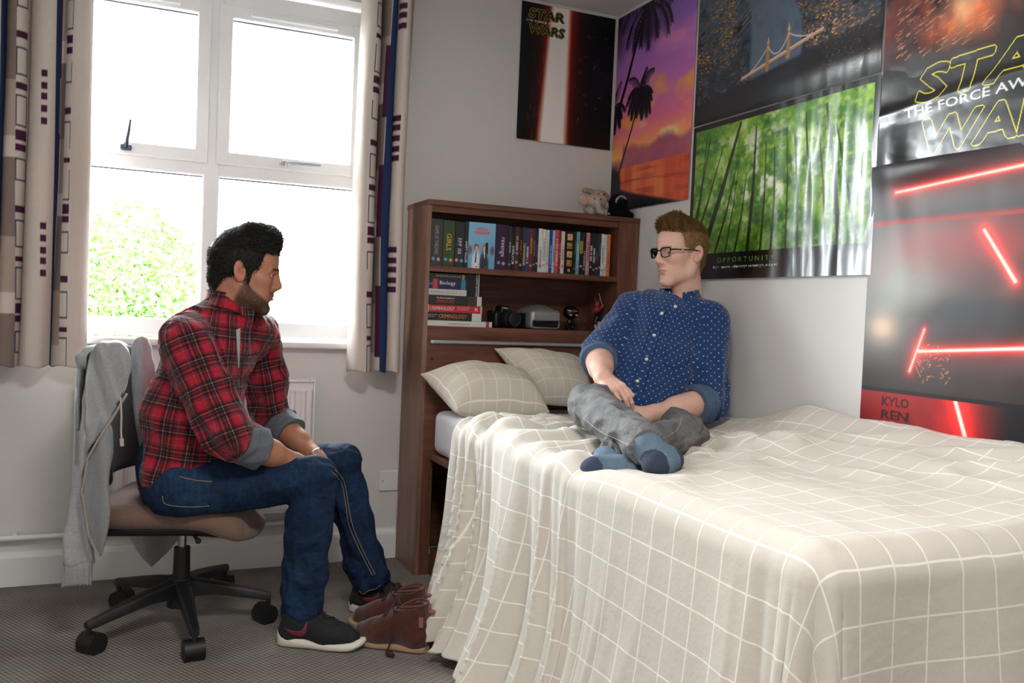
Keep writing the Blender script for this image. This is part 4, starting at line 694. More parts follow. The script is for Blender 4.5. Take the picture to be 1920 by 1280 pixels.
# printed cotton: beige with a thin white check
def check_cotton(name, ground, pitch):
    m = mat(name, ground, .88, spec=.2, sheen=.15); g = NT(m); uv = g.n('UVMap').outputs[0]; sx = g.n('SeparateXYZ'); g.put(sx.inputs[0], uv)
    def ln(v): f = g.math('FRACT', g.math('MULTIPLY', v, 1 / pitch)); d = g.math('ABSOLUTE', g.math('SUBTRACT', f, .5)); return g.rng(d, .016, .028, 1, 0)
    tex = g.noise(g.vmul(uv, (700, 120, 1)), 1, 2); f = g.math('MAXIMUM', ln(sx.outputs[0]), ln(sx.outputs[1])); g.base(g.mix(f, g.ramp(tex, [(.3, tuple(0.94 * c for c in S(ground)[:3]) + (1,)), (.7, S(ground))]), S('#e9e4db'))); n = g.noise(g.vmul(uv, (26, 26, 1)), 1, 4); n2 = g.noise(g.vmul(uv, (1500, 1500, 1)), 1, 1)
    g.bump(g.math('ADD', n, g.math('MULTIPLY', n2, .05)), .35, .006); return m
cot = check_cotton('beige_check_cotton', '#cbc4ba', .083)
# ---- duvet / coverlet: sheet parameterised by s (across, from the wall) and t (along, from the head)
Wd, Ld, Hs = .992, 2.56, .70; T0 = .80; rr = .05
ns, ntt = 300, 380; s_ = np.concatenate([np.linspace(0, Wd, 150, endpoint=False), np.linspace(Wd, Wd + Hs, 150)]); t_ = np.concatenate([np.linspace(T0, Ld, 290, endpoint=False), np.linspace(Ld, Ld + .62, 90)]); Sg, Tg = np.meshgrid(s_, t_, indexing='ij')
a = np.maximum(Sg - Wd, 0); bq = np.maximum(Tg - Ld, 0); hh = np.hypot(a, bq); phi = np.arctan2(bq, np.maximum(a, 1e-9)); phi = np.where(hh < 1e-9, 0, phi)
th = np.minimum(hh / rr, PI/2); out = rr * np.sin(th); drop = rr * (1 - np.cos(th)) + np.maximum(hh - rr*PI/2, 0); hang = np.clip(drop / .66, 0, 1.2)
x = -np.minimum(Sg, Wd); y = -np.minimum(Tg, Ld)
def sm(v, a, b): q = np.clip((v - a) / (b - a), 0, 1); return q * q * (3 - 2 * q)
side = (a > 0) & (bq <= 0); tt = -y
# gathered folds on the long side, strong near the head, calm further down
amp = (.058 * (1 - sm(tt, 1.35, 1.95)) * sm(tt, .79, .9) + .004 + .030 * sm(tt, 2.25, 2.55)) * hang ** .8
wl = 2*PI * (tt * 6.2 + .55 * np.sin(tt * 7.1) - .55 * hang * (1.8 - tt) + .9 * vnoise(tt*4, hang*1.2, 0*tt, 3)); fold = amp * (1.5 * (1 - np.abs(np.sin(.5 * wl)) ** .8) - .55 + .25 * np.sin(2.3 * wl + 1) + .35 * np.sin(.47 * wl + 1))
cor = .055 * hang * np.sin(5.5 * phi + .6) * np.sin(2 * phi) * (bq > 0) + .035 * hang * np.sin(13 * Sg) * sm(bq, 0, .1) * (a <= 0) * 1.0
flare = (.015 * hang + .105 * hang ** 3.5) * (1 - .45 * sm(tt, 1.2, 2.2)) + .035 * hang * sm(tt, .8, 1.3)
o_r = out + flare + fold * (bq <= 0) + cor
x = x - o_r * np.cos(phi) * (hh > 0); y = y - o_r * np.sin(phi) * (hh > 0)
y = y - np.where(bq <= 0, .05 * np.clip(hang, 0, 1)**3 * (1 - sm(tt, .76, 1.3)) - .04*np.sin(PI*np.clip(hang, 0, 1)) * (1 - sm(tt, .76, 1.0)), 0)        # hem drifts away from the headboard
# top relief
tx, ty = -np.minimum(Sg, Wd), -np.minimum(Tg, Ld); topw = 1 - np.clip(hh / .12, 0, 1)
ridge = .088 * np.exp(-((tx + .02) / (.13 + .03*np.sin(5*ty)))**2) * sm(-ty, 1.02, 1.5) + .030 * np.exp(-((tx + .30 + .10*(ty + 1.6)) / .10)**2) * sm(-ty, 1.25, 1.7)
wr = vnoise(tx*7 + 2*ty, ty*3.2 - tx*3, 0*tx, 5) * .020 + (1 - np.abs(2*vnoise(tx*9 + ty*3, ty*4 - tx*5, 0*tx, 15) - 1)) * .018 * (1 - .6 * sm(-ty, 1.7, 2.3) * sm(-tx, .25, .6))
px_, py_ = -.50, -1.12; ang = np.arctan2(ty - py_, tx - px_); rad = np.hypot(tx - px_, ty - py_); star = .015 * np.sin(17 * ang + 3*np.sin(3*rad*4)) * np.exp(-((rad - .42) / .2)**2) * (tx < -.25) * (ty > -1.62)
star2 = .02 * np.exp(-((rad - .55)/.12)**2) * sm(-ty, 1.3, 1.5) * sm(tx, -.55, -.25)
press = press_at(tx, ty)
z = .710 - .014*(1 - sm(tt, .8, 1.1)) + (ridge + wr + star + star2 + press) * topw - drop
edge_r = .022 * np.sin(wl * .5) * (1 - sm(tt, 1.5, 1.9)) * np.exp(-((Sg - Wd)/.09)**2); z = z + edge_r
z = np.maximum(z, .004 + .010 * (1 + np.sin(wl))) ; spread = np.maximum(.02 - (.710 - drop), 0); x = x - spread * .5 * np.cos(phi) * (hh > 0); y = y - spread * .5 * np.sin(phi) * (hh > 0)
x = np.minimum(x, -.016)
me = npmesh('duvet', np.stack([x, y, z], -1).reshape(-1, 3), grid_faces(len(s_), len(t_))[:, ::-1], uv=None); ul = me.uv_layers.new(name='UVMap'); li = np.zeros(len(me.loops), np.int32); me.loops.foreach_get('vertex_index', li); ul.data.foreach_set('uv', np.stack([Sg.ravel(), Tg.ravel()], -1)[li].astype(np.float32).ravel())
duv = link('duvet', me, cot, smooth=True); md = duv.modifiers.new('thickness', 'SOLIDIFY'); md.thickness = .007; md.offset = -1
tag(duv, 'beige duvet with a thin white check spread over the bed and hanging to the floor', 'duvet')
# ---- pillows
cot2 = check_cotton('beige_check_pillowcase', '#d3cab9', .083)
def pillow(lab, c, T, seed, nrm_hint, group='pillows at the head of the bed'):
    """c: four corners TL, TR, BL, BR"""
    TL, TR, BL, BR = [np.array(p, float) for p in c]; n = 60; u = np.sin(np.linspace(-PI/2, PI/2, n)); U, V = np.meshgrid(u, u, indexing='ij'); shr = lambda q: 1 - .055 * (1 - q**2)
    Ub, Vb = U * shr(V), V * shr(U); fu, fv = (Ub + 1)/2, (Vb + 1)/2; P = BL*((1-fu)*(1-fv))[..., None] + BR*(fu*(1-fv))[..., None] + TL*((1-fu)*fv)[..., None] + TR*(fu*fv)[..., None]
    N = np.cross(TR - TL + BR - BL, TL - BL + TR - BR); N /= np.linalg.norm(N); N = N if N @ np.array(nrm_hint) > 0 else -N; q = np.clip((1 - U**4) * (1 - V**4), 0, 1) ** .62 * (1 - .25 * (U**2 + V**2) / 2)
    wob = .006 * (vnoise(U*4 + seed, V*4, 0*U, seed) - .5) + .008 * np.sin(9 * np.arctan2(V, U) + seed) * np.clip(np.hypot(U, V) - .45, 0, 1) * (1 - np.maximum(U**8, V**8))
    F_ = P + (T * q * .62 + wob * (q > .01) + .0015)[..., None] * N; B_ = P - (T * q * .38 + .0015)[..., None] * N; idx = grid_faces(n, n); Vv = np.concatenate([F_.reshape(-1, 3), B_.reshape(-1, 3)]); k = n * n
    per = [i*n for i in range(n)] + [(n-1)*n + j for j in range(1, n)] + [i*n + n-1 for i in range(n-2, -1, -1)] + [j for j in range(n-2, 0, -1)]; sk = np.array([[per[i], per[(i+1) % len(per)], per[(i+1) % len(per)] + k, per[i] + k] for i in range(len(per))])
    me = npmesh('pillow', Vv, np.concatenate([idx, idx[:, ::-1] + k, sk])); ul = me.uv_layers.new(name='UVMap'); li = np.zeros(len(me.loops), np.int32); me.loops.foreach_get('vertex_index', li); uv = np.concatenate([np.stack([U*.30, V*.22], -1).reshape(-1, 2)]*2); ul.data.foreach_set('uv', uv[li].astype(np.float32).ravel()); bmm = bmesh.new(); bmm.from_mesh(me); bmesh.ops.recalc_face_normals(bmm, faces=bmm.faces[:]); bmm.to_mesh(me); bmm.free()
    o = link('pillow', me, cot2, smooth=True); return tag(o, lab, 'pillow', group), P
pA, PA = pillow('brightly lit beige check pillow at the left side of the bed head', [(-1.035, -.345, .845), (-.53, -.345, .80), (-.965, -.585, .720), (-.60, -.66, .725)], .20, 2, (0, -.6, .8))
pB, PB_ = pillow('shaded beige check pillow leaning on the headboard beside the fair-haired man', [(-.705, -.318, .955), (-.27, -.325, .905), (-.585, -.52, .745), (-.36, -.59, .735)], .15, 5, (0, -.8, .6))
# ================================================================== PEOPLE
def T3(p): return np.array(p, float)
def hand(s, Wp, Fd, Nd, sgn, sc, curls, thumb=(.5, .35, .25), spread=.06, nails=None):
    """palm, five jointed fingers and a side thumb; Fd wrist->knuckles, Nd back of hand, sgn: thumb on +/- side"""
    Fd = T3(Fd) / np.linalg.norm(Fd); Nd = T3(Nd); Nd = Nd - Fd * (Nd @ Fd); Nd /= np.linalg.norm(Nd); B = np.cross(Fd, Nd) * sgn; Wp = T3(Wp)
    s.ell(Wp + Fd*.047*sc - Nd*.004*sc, np.array([.050, .036, .0165])*sc, .012, np.stack([Fd, B, Nd], 1))
    tip = []
    for i, (o, fw, ln, r) in enumerate(((.028, .088, (.041, .025, .021), .0086), (.0095, .093, (.046, .029, .022), .0088), (-.0095, .088, (.042, .027, .022), .0083), (-.027, .079, (.033, .021, .019), .0074))):
        k = Wp + (B*o + Fd*fw + Nd*.001) * sc; s.cone(Wp + (B*o*.45 + Fd*.01)*sc, k, .0125*sc, .0108*sc, .010); d = Fd + B * spread * (1.5 - i); d /= np.linalg.norm(d); p = k; r_ = r * sc; ang = 0
        for j in range(3):
            ang += curls[i][j] if isinstance(curls[i], (list, tuple)) else curls[i] * (.8, 1.0, .6)[j]; e = math.cos(ang) * d - math.sin(ang) * Nd; q = p + e * ln[j] * sc; s.cone(p, q, r_ * (1.08, .98, .9)[j], r_ * (.98, .9, .74)[j], .0028); p = q
        tip.append((p - e*.006*sc + (math.sin(ang)*d + math.cos(ang)*Nd) * r_*.75, r_))
    b = Wp + (B*.022 + Fd*.018 - Nd*.008)*sc; a1, a2, a3 = thumb; d1 = Fd*math.cos(a1) + B*math.sin(a1) - Nd*.35; d1 /= np.linalg.norm(d1); m = b + d1*.040*sc; s.cone(b, m, .0155*sc, .0118*sc, .010); d2 = d1 + (Fd - B)*a2*.5 - Nd*a2*.3; d2 /= np.linalg.norm(d2); q = m + d2*.031*sc; s.cone(m, q, .0112*sc, .0098*sc, .004); d3 = d2 + (Fd - B)*a3*.5 - Nd*a3*.3; d3 /= np.linalg.norm(d3); e = q + d3*.024*sc; s.cone(q, e, .0100*sc, .0078*sc, .004)
    tip.append((e + Nd*.006*sc - d3*.004*sc, .009*sc))
    if nails is not None: nails += tip
class Head:
    """canonical frame: x forward, y left, z up, origin between the ears"""
    def __init__(s, org, fwd, up, sc, nose=1.0, neck=1.0): s.nk = neck; s.o = T3(org); s.R = np.array(frame(fwd, up)); s.sc = sc; s.nose = nose
    def w(s, p): return s.o + s.R @ (T3(p) * s.sc)
    def inv(s, V): return ((V - s.o) @ s.R) / s.sc
    def face(s, beardy=False):
        S_ = SDF((-.125, -.105, -.215), (.145, .105, .14), .0021)
        S_.ell((-.002, 0, .036), (.088, .074, .088), .02); S_.ell((.030, 0, -.022), (.060, .060, .086), .03); S_.ell((.058, 0, .046), (.040, .053, .046), .03)
        for q in (-1, 1):
            S_.cone((-.006, .054*q, -.045), (.008, .050*q, -.070), .017, .016, .03); S_.cone((.008, .050*q, -.070), (.070, .016*q, -.106), .016, .014, .025); S_.ell((.058, .043*q, -.020), (.026, .022, .022), .022)
            S_.ell((.050, .034*q, -.066), (.03, .024, .034), .02)
        S_.ell((.070, 0, -.103), (.021, .023, .018), .016); S_.ell((.066, 0, -.064), (.027, .034, .034), .016)
        for q in (-1, 1):
            S_.ell((.096, .031*q, -.001), (.020, .021, .0125), .014, None, 'sub'); S_.cone((.095, .012*q, .0165), (.078, .047*q, .0175), .0078, .0060, .012)
        n = s.nose; S_.cone((.084, 0, .006), (.092*n, 0, -.034), .011, .0165, .012); S_.cone((.093, 0, .012), (.1065*n, 0, -.024), .0088, .0105, .012); S_.ell((.1055*n, 0, -.030), (.0125, .0115, .0100), .007)
        for q in (-1, 1): S_.ell((.0975, .0130*q, -.0345), (.0115, .0078, .0080), .005)
        for q in (-1, 1): S_.ell((.1035, .0062*q, -.0415), (.0055, .0032, .003), .002, None, 'sub')
        for q in (-1, 1):      # lips: two halves each
            S_.cone((.0935, 0, -.0608), (.0845, .0215*q, -.0655), .0048, .0022, .005); S_.cone((.0915, 0, -.0718), (.0840, .020*q, -.0668), .0058, .0026, .005); S_.cone((.0985, 0, -.0662), (.0865, .0235*q, -.0660), .0013, .0013, .0025, 'sub')
        S_.ell((.0945, 0, -.0850), (.007, .018, .005), .01, None, 'sub')
        for q in (-1, 1):      # eyelids around the ball, ears
            c = (.0775, .0305*q, -.0015); S_.ell(c, (.0128, .0128, .0128), .003); S_.cone((.0905, .0215*q, -.0005), (.0865, .0415*q, -.0015), .0042, .0036, .004, 'sub'); S_.cone((.0898, .019*q, .0068), (.0850, .0425*q, .0062), .0028, .0024, .003); S_.cone((.0892, .020*q, -.0078), (.0845, .0415*q, -.0072), .0018, .0016, .003)
            Re = Matrix.Rotation(math.radians(-22*q), 3, 'Z') @ Matrix.Rotation(math.radians(-10), 3, 'Y'); S_.ell((-.010, .079*q, -.003), (.0185, .0075, .032), .006, Re); S_.ell((-.0045, .0885*q, .000), (.0115, .0095, .0215), .004, Re, 'sub'); S_.cone((-.010, .0835*q, .012), (-.004, .0835*q, -.012), .0028, .0026, .003); S_.ell((-.004, .078*q, -.024), (.010, .006, .010), .005); S_.cone((.004, .079*q, -.006), (.003, .078*q, -.014), .004, .004, .004)
        S_.cone((-.020, 0, -.05), (-.044, 0, -.21), .052*s.nk, .058*s.nk, .03); S_.cone((-.008, 0, -.09), (-.018, 0, -.21), .045*s.nk, .052*s.nk, .03); S_.ell((.012, 0, -.130), (.014, .013, .014), .012)
        V, Q = S_.mesh(); return relax(V, Q, 1, .35), Q
def hair_mesh(hd, build, lo, hi, m, parent, n, L, dirf, seed, h=.0028, w=.00085):
    S_ = SDF(lo, hi, h); build(S_); S_.disp(lambda P: .0022 * (vnoise(P[:, 0]*90, P[:, 1]*160, P[:, 2]*60, seed) - .5) + .003 * (vnoise(P[:, 0]*40, P[:, 1]*60, P[:, 2]*30, seed + 2) - .5))
    V, Q = S_.mesh(); r = np.random.default_rng(seed); c = V[Q].mean(1); nn = np.cross(V[Q[:, 2]] - V[Q[:, 0]], V[Q[:, 3]] - V[Q[:, 1]]); nn /= np.maximum(np.linalg.norm(nn, axis=1), 1e-9)[:, None]
    k = r.integers(0, len(Q), n); p = c[k] - nn[k]*.001; d = dirf(p, nn[k]) + r.normal(size=(n, 3)) * .22; d /= np.linalg.norm(d, axis=1)[:, None]; e = np.cross(d, nn[k] + r.normal(size=(n, 3))*.3); e /= np.maximum(np.linalg.norm(e, axis=1), 1e-9)[:, None]; ll = (L(p) * (.6 + .7 * r.random(n)))[:, None]
    mid = p + d*ll*.55 + nn[k]*ll*.10; end = p + d*ll + (dirf(p, nn[k]) - nn[k]*.3)*ll*.12; SV = np.stack([p - e*w, p + e*w, mid + e*w*.8, mid - e*w*.8, end], 1).reshape(-1, 3); b = 5*np.arange(n)[:, None]; F = [tuple(q) for q in np.concatenate([b + [0, 1, 2, 3]], 1)]; G = np.concatenate([b + 3, b + 2, b + 4], 1)
    o = parented(link('hair', npmesh('hair', hd.o + (V @ hd.R.T) * hd.sc, Q), m, smooth=True), parent); F4 = np.concatenate([b + np.array([0, 1, 2, 3]), np.concatenate([b + 3, b + 2, b + 4, b + 4], 1)]); st = link('hair_strands', npmesh('hair_strands', hd.o + (SV @ hd.R.T) * hd.sc, [tuple(f) for f in (b + np.array([0, 1, 2, 3])).tolist()] + [tuple(f) for f in G.tolist()]), m); st.parent = o; st['kind'] = 'stuff'; return o
def eyes(hd, parent, iris, gaze=(1, 0, 0)):
    for q in (-1, 1):
        c = np.array((.0772, .0305*q, -.0012)); n = 20; a, e = np.meshgrid(np.linspace(0, 2*PI, n, endpoint=False), np.linspace(0, PI, 15), indexing='ij'); g = np.array(frame(gaze, (0, 0, 1))); L = np.stack([np.cos(e), np.sin(e)*np.cos(a), np.sin(e)*np.sin(a)], -1).reshape(-1, 3); ce = L[:, 0]; col = np.tile(lin(hx('#d9d2cd')), (len(L), 1)); col[ce > .80] = lin(hx(iris)); col[ce > .975] = lin(hx('#0a0808')); V = c + (L @ g.T) * .0118
        parented(link('eye', npmesh('eye', hd.w_all(V) if hasattr(hd, 'w_all') else hd.o + (V @ hd.R.T) * hd.sc, grid_faces(n, 15, True), col=col), mat('eyeball', '#ffffff', .12, vcol=True), smooth=True), parent)
def folds(P, segs, seed=0):
    """cloth creases that follow each limb; segs: (a, b, radius, amplitude, wavelength, twist, amplitude at b)"""
    best = np.full(len(P), 1e9); out = np.zeros(len(P))
    for i, (a, b, r, A, wl, tw, A2) in enumerate(segs):
        a, b = T3(a), T3(b); ab = b - a; L = np.linalg.norm(ab); ax = ab / L; e1 = np.cross(ax, [.13, .2, .97]); e1 /= np.linalg.norm(e1); e2 = np.cross(ax, e1); q = P - a; t = q @ ax; tc = np.clip(t, 0, L); d = np.linalg.norm(q - tc[:, None]*ax, axis=1) - r; an = np.arctan2(q @ e2, q @ e1); n = vnoise(t/wl*.5 + tw*an + 9, np.cos(an)*1.3 + 5, np.sin(an)*1.3 + t/wl*.2 + 5, seed + i); n2 = vnoise(t/wl*1.3 + 2, np.cos(an)*2.2 + 7 + t*6, np.sin(an)*2.2 + 7, seed + 31 + i); v = (1 - np.abs(2*n - 1)*1.6) * .75 + (n2 - .5) * .8; am = A + (A2 - A) * np.clip(t / L, 0, 1)
        m = d < best; out[m] = (-1.7 * am * v)[m]; best[m] = d[m]
    return out
def limb_uv(V, Q, segs):
    """per-corner cloth coordinates in metres: (around, along) of the nearest limb"""
    c = V[Q].mean(1); best = np.full(len(Q), 1e9); uv = np.zeros((len(Q), 4, 2))
    for a, b, r, ref in segs:
        a, b = T3(a), T3(b); ab = b - a; L = np.linalg.norm(ab); ax = ab/L; e1 = T3(ref) - ax*(ax @ T3(ref)); e1 /= np.linalg.norm(e1); e2 = np.cross(ax, e1); q = c - a; t = np.clip(q @ ax, 0, L); d = np.linalg.norm(q - t[:, None]*ax, axis=1) - r; m = d < best; best[m] = d[m]
        ca = np.arctan2(q @ e2, q @ e1); qq = V[Q[m]] - a; an = np.arctan2(qq @ e2, qq @ e1); an = ca[m][:, None] + (an - ca[m][:, None] + PI) % (2*PI) - PI; uv[m] = np.stack([an * r * 1.12, qq @ ax], -1)
    return uv.reshape(-1, 2)
def garment(name, S_, fold_segs, uv_segs, m, parent, seed=0, it=1, world_uv=False):
    sh = []
    for s in (S_ if isinstance(S_, list) else [S_]):
        s.disp(lambda P: folds(P, fold_segs, seed)); V, Q = s.mesh(); sh.append((relax(V, Q, it, .4), Q, np.zeros((len(V), 3))))
    V, Q, _c = join_shells(sh); o = parented(link(name, npmesh(name, V, Q, uv=limb_uv(V, Q, uv_segs)), m, smooth=True), parent); return o, BVHTree.FromPolygons([Vector(v) for v in V], Q.tolist())
def sleeve_end(a, b, ax, r0, r1):
    lo, hi = pair(a, b); s = SDF(lo - .10, hi + .12, .004); s.cone(a, b + ax*.02, r0, r1, 0); s.plane(b, ax); return s
def on_surface(bv, p):       # nearest point of a garment to a given point, and its normal
    l, n, i, d = bv.find_nearest(Vector(p)); return l, n
def hit_surface(bv, p):       # first surface met on the line of sight to p
    d = (Vector(p) - CAM_C).normalized(); l, n, i, t = bv.ray_cast(CAM_C, d); return (l, n) if l is not None else on_surface(bv, p)
def seam_tube(name, bv, pts, r, m, parent, lift=.0006, n=26):
    P = []; pts = [Vector(p) for p in pts]
    for i in range(n):
        f = i / (n - 1) * (len(pts) - 1); k = min(int(f), len(pts) - 2); a = pts[max(k-1, 0)]; b_, c, d = pts[k], pts[k+1], pts[min(k+2, len(pts)-1)]; t = f - k; q = .5*((2*b_) + (-a + c)*t + (2*a - 5*b_ + 4*c - d)*t*t + (-a + 3*b_ - 3*c + d)*t*t*t); l, nn = hit_surface(bv, q); P.append(l + nn*lift)
    b = BM(); b.tube(P, r, 5); return parented(b.done(name, m, smooth=True), parent)
def collar(name, c, up, fwd, r, gap, stand, leaf, m, parent, flare=.012, tipdrop=.03, pitch=.5, bv=None):
    R = np.array(frame(fwd, up)); n = 72; th = np.linspace(gap, 2*PI - gap, n); front = np.clip(np.cos(th), 0, 1) ** 2; prof = []
    for v in np.linspace(0, 1, 7): prof.append((r*1.03 + .004 - .006*v, -.004 + stand*v, 0))
    P = [];
    for i, t in enumerate(th):
        row = []; hs = stand * (1 - .30*front[i])
        for v in np.linspace(0, 1, 6): row.append((r*(1.04 - .04*v), -.008 + (hs + .008)*v))
        for v in np.linspace(0, 1, 9)[0:]: rr_ = r + .0045 + (flare + .006*np.sin(3*t)) * v ** 1.2; row.append((rr_ + (.004 if v == 0 else 0), hs + .0015 - (leaf + tipdrop*front[i]**2) * v - (.0015 if v else 0)))
        P.append([(q*math.cos(t)*1.08, q*math.sin(t), z - .30*q*math.cos(t)*pitch) for q, z in row])
    P = np.array(P); k = P.shape[1]; W_ = T3(c) + P.reshape(-1, 3) @ R.T; F = grid_faces(n, k)
    if bv is not None:      # the turned-down leaf lies on the garment
        for i in range(len(W_)):
            if i % k > 7:
                l, nn, _i, _d = bv.find_nearest(Vector(W_[i])); off = .0065 + .0006*(k - i % k); dd = (Vector(W_[i]) - l).dot(nn)
                if dd < off: W_[i] = l + nn*off; uvv = np.stack([np.repeat(th*r, k), np.tile(np.linspace(0, .1, k), n)], -1); o = link(name, npmesh(name, W_, F, uv=uvv[F.ravel()]), m, smooth=True); md = o.modifiers.new('cloth', 'SOLIDIFY'); md.thickness = .003; md.offset = 0; return parented(o, parent)
def cuff(name, S_lo, S_hi, a, b, r0, r1, inner, m, parent, uvref, h=.003, seed=3):
    s = SDF(S_lo, S_hi, h); a, b = T3(a), T3(b); ax = (b - a)/np.linalg.norm(b - a); s.cone(a, b, r0, r1, 0); s.plane(b - ax*.002, ax); s.plane(a, -ax); s.cone(b - ax*.010, b + ax*.04, inner, inner, 0, 'sub'); s.disp(lambda P: folds(P, [(a, b, r0, .003, .02, .4, .003)], seed), .012); V, Q = s.mesh(); return parented(link(name, npmesh(name, V, Q, uv=limb_uv(V, Q, [(a, b, r0, uvref)])), m, smooth=True), parent)
def pair(*ps): P = np.array(ps); return P.min(0), P.max(0)
def ext(c, e): return T3(c) - e, T3(c) + e
def join_shells(shells):
    V = []; Q = []; C = []; o = 0
    for v, q, c in shells: V.append(v); Q.append(q + o); C.append(c); o += len(v)
    return np.concatenate(V), np.concatenate(Q), np.concatenate(C)
skin_m = mat('skin', '#c08a70', .48, spec=.4, vcol=True, bump=(420, .10, .0008)); skin_m.node_tree.nodes['Principled BSDF'].inputs['Subsurface Weight'].default_value = .08; skin_m.node_tree.nodes['Principled BSDF'].inputs['Subsurface Radius'].default_value = (.012, .005, .003); skin_m.node_tree.nodes['Principled BSDF'].inputs['Subsurface Scale'].default_value = .6
def arm_shell(el, wr, r0, r1, hand_args, col, nails_col, h=.0026):
    lo, hi = pair(el, wr, wr + hand_args['reach'] * .20); s = SDF(lo - .095, hi + .095, h); el, wr = T3(el), T3(wr); s.cone(el, wr, r0, r1, .0); m = el + (wr - el)*.30; s.cone(m - (wr-el)*.12, m + (wr - el)*.25, r0*1.03, r0*.93, .02); nails = []; hand(s, wr, hand_args['F'], hand_args['N'], hand_args['sgn'], hand_args.get('sc', 1), hand_args['curls'], hand_args.get('thumb', (.5, .35, .25)), hand_args.get('spread', .05), nails); s.cone(wr - (wr - el)*.1, wr + T3(hand_args['F'])*.02, r1, r1*.95, .015); V, Q = s.mesh(); V = relax(V, Q, 1, .3); C = np.tile(col, (len(V), 1)) * (1 + .10*(vnoise(V[:, 0]*60, V[:, 1]*60, V[:, 2]*60, 4) - .5))[:, None]
    for p, r in nails: dd = np.linalg.norm(V - p, axis=1); C[dd < r*.75] = nails_col
    return V, Q, C
# ---- fabrics
def creases(g, fine, k=1.0):      # soft crumples of worn cloth on top of the weave
    tc = g.n('TexCoord').outputs['Object']; a = g.noise(g.vmul(tc, (8, 8, 13)), 1, 2, .5); r1 = g.math('ABSOLUTE', g.math('SUBTRACT', a, .5)); b = g.noise(g.vmul(tc, (20, 20, 30)), 1, 2, .5); r2 = g.math('ABSOLUTE', g.math('SUBTRACT', b, .5))
    return g.math('ADD', g.math('MULTIPLY', g.math('ADD', g.math('MULTIPLY', r1, 5.5), g.math('MULTIPLY', r2, 1.8)), k), g.math('MULTIPLY', fine, .06))
def tartan(name):
    m = mat(name, '#8a1f2a', .85, spec=.15, sheen=.2); g = NT(m); uv = g.n('UVMap').outputs[0]; sx = g.n('SeparateXYZ'); g.put(sx.inputs[0], uv); P = .080
    st = [(0, '#b01c34'), (.20, '#851528'), (.27, '#1a191e'), (.375, '#9c1a30'), (.39, '#d0c6b4'), (.408, '#9c1a30'), (.42, '#1a191e'), (.50, '#5a665e'), (.52, '#151519'), (.615, '#981a2e'), (.645, '#c08848'), (.657, '#9c1a2e'), (.69, '#1d1c20'), (.78, '#8c182a'), (.90, '#80929a'), (.918, '#b01c34')]
    cu = g.ramp(g.math('FRACT', g.math('MULTIPLY', sx.outputs[0], 1/P)), st, 'CONSTANT'); cv = g.ramp(g.math('FRACT', g.math('MULTIPLY', sx.outputs[1], 1/P)), st, 'CONSTANT'); tw = g.math('GREATER_THAN', g.math('FRACT', g.math('MULTIPLY', g.math('ADD', sx.outputs[0], sx.outputs[1]), 1/.0022)), .5); n = g.noise(g.vmul(uv, (900, 900, 1)), 1, 2); c = g.mix(g.rng(tw, 0, 1, .38, .62), cu, cv); c = g.mix(.6, c, g.mix(1, cu, cv, 'DARKEN')); g.base(g.mix(1, c, g.ramp(n, [(.3, '#d4d4d4'), (.7, '#ffffff')]), 'MULTIPLY')); g.bump(creases(g, n), .55, .012); return m
def dotted(name):
    m = mat(name, '#1c3560', .85, spec=.15, sheen=.25); g = NT(m); uv = g.n('UVMap').outputs[0]; sx = g.n('SeparateXYZ'); g.put(sx.inputs[0], uv); p = .030
    a = g.math('MULTIPLY', g.math('ADD', sx.outputs[0], sx.outputs[1]), 1/(p*1.0)); b = g.math('MULTIPLY', g.math('SUBTRACT', sx.outputs[0], sx.outputs[1]), 1/(p*1.0)); f = [g.math('SUBTRACT', g.math('FRACT', q), .5) for q in (a, b)]; d = g.math('SQRT', g.math('ADD', g.math('MULTIPLY', f[0], f[0]), g.math('MULTIPLY', f[1], f[1]))); k = g.rng(d, .09, .14, 1, 0); n = g.noise(g.vmul(uv, (700, 160, 1)), 1, 3); base = g.ramp(n, [(.3, '#142c58'), (.7, '#2b4a7c')]); g.base(g.mix(k, base, S('#9fb0c6'))); g.bump(creases(g, n), .38, .010); return m
def denim(name, c0, c1, c2, seed=0):
    m = mat(name, c1, .8, spec=.2); g = NT(m); uv = g.n('UVMap').outputs[0]; tc = g.n('TexCoord').outputs['Object']; n = g.noise(g.vmul(uv, (130, 900, 1)), 1, 3); w = g.noise(tc, 6, 4, .6); w2 = g.noise(g.vmul(uv, (30, 75, 1)), 1, 4, .6); f = g.math('ADD', g.math('ADD', g.math('MULTIPLY', n, .38), g.math('MULTIPLY', w, .34)), g.math('MULTIPLY', w2, .28)); g.base(g.ramp(f, [(.34, c0), (.5, c1), (.66, c2)])); g.bump(creases(g, n, 1.0), .36, .010); return m
tart = tartan('red_tartan_flannel'); dots = dotted('blue_dotted_cotton'); jean_b = denim('dark_blue_denim', '#0a1526', '#11243e', '#264264'); jean_g = denim('washed_grey_denim', '#4e4e4f', '#6a6a6b', '#8d8c8b'); grey_in = mat('grey_cuff_lining', '#5b6068', .9, noise=(120, .15), bump=(500, .3, .001)); blue_in = mat('pale_blue_cuff_lining', '#4d617e', .9, noise=(160, .12), bump=(600, .3, .001)); stitch = mat('tan_stitching', '#8a7a5c', .8); stitch_g = mat('grey_stitching', '#a09c94', .8)
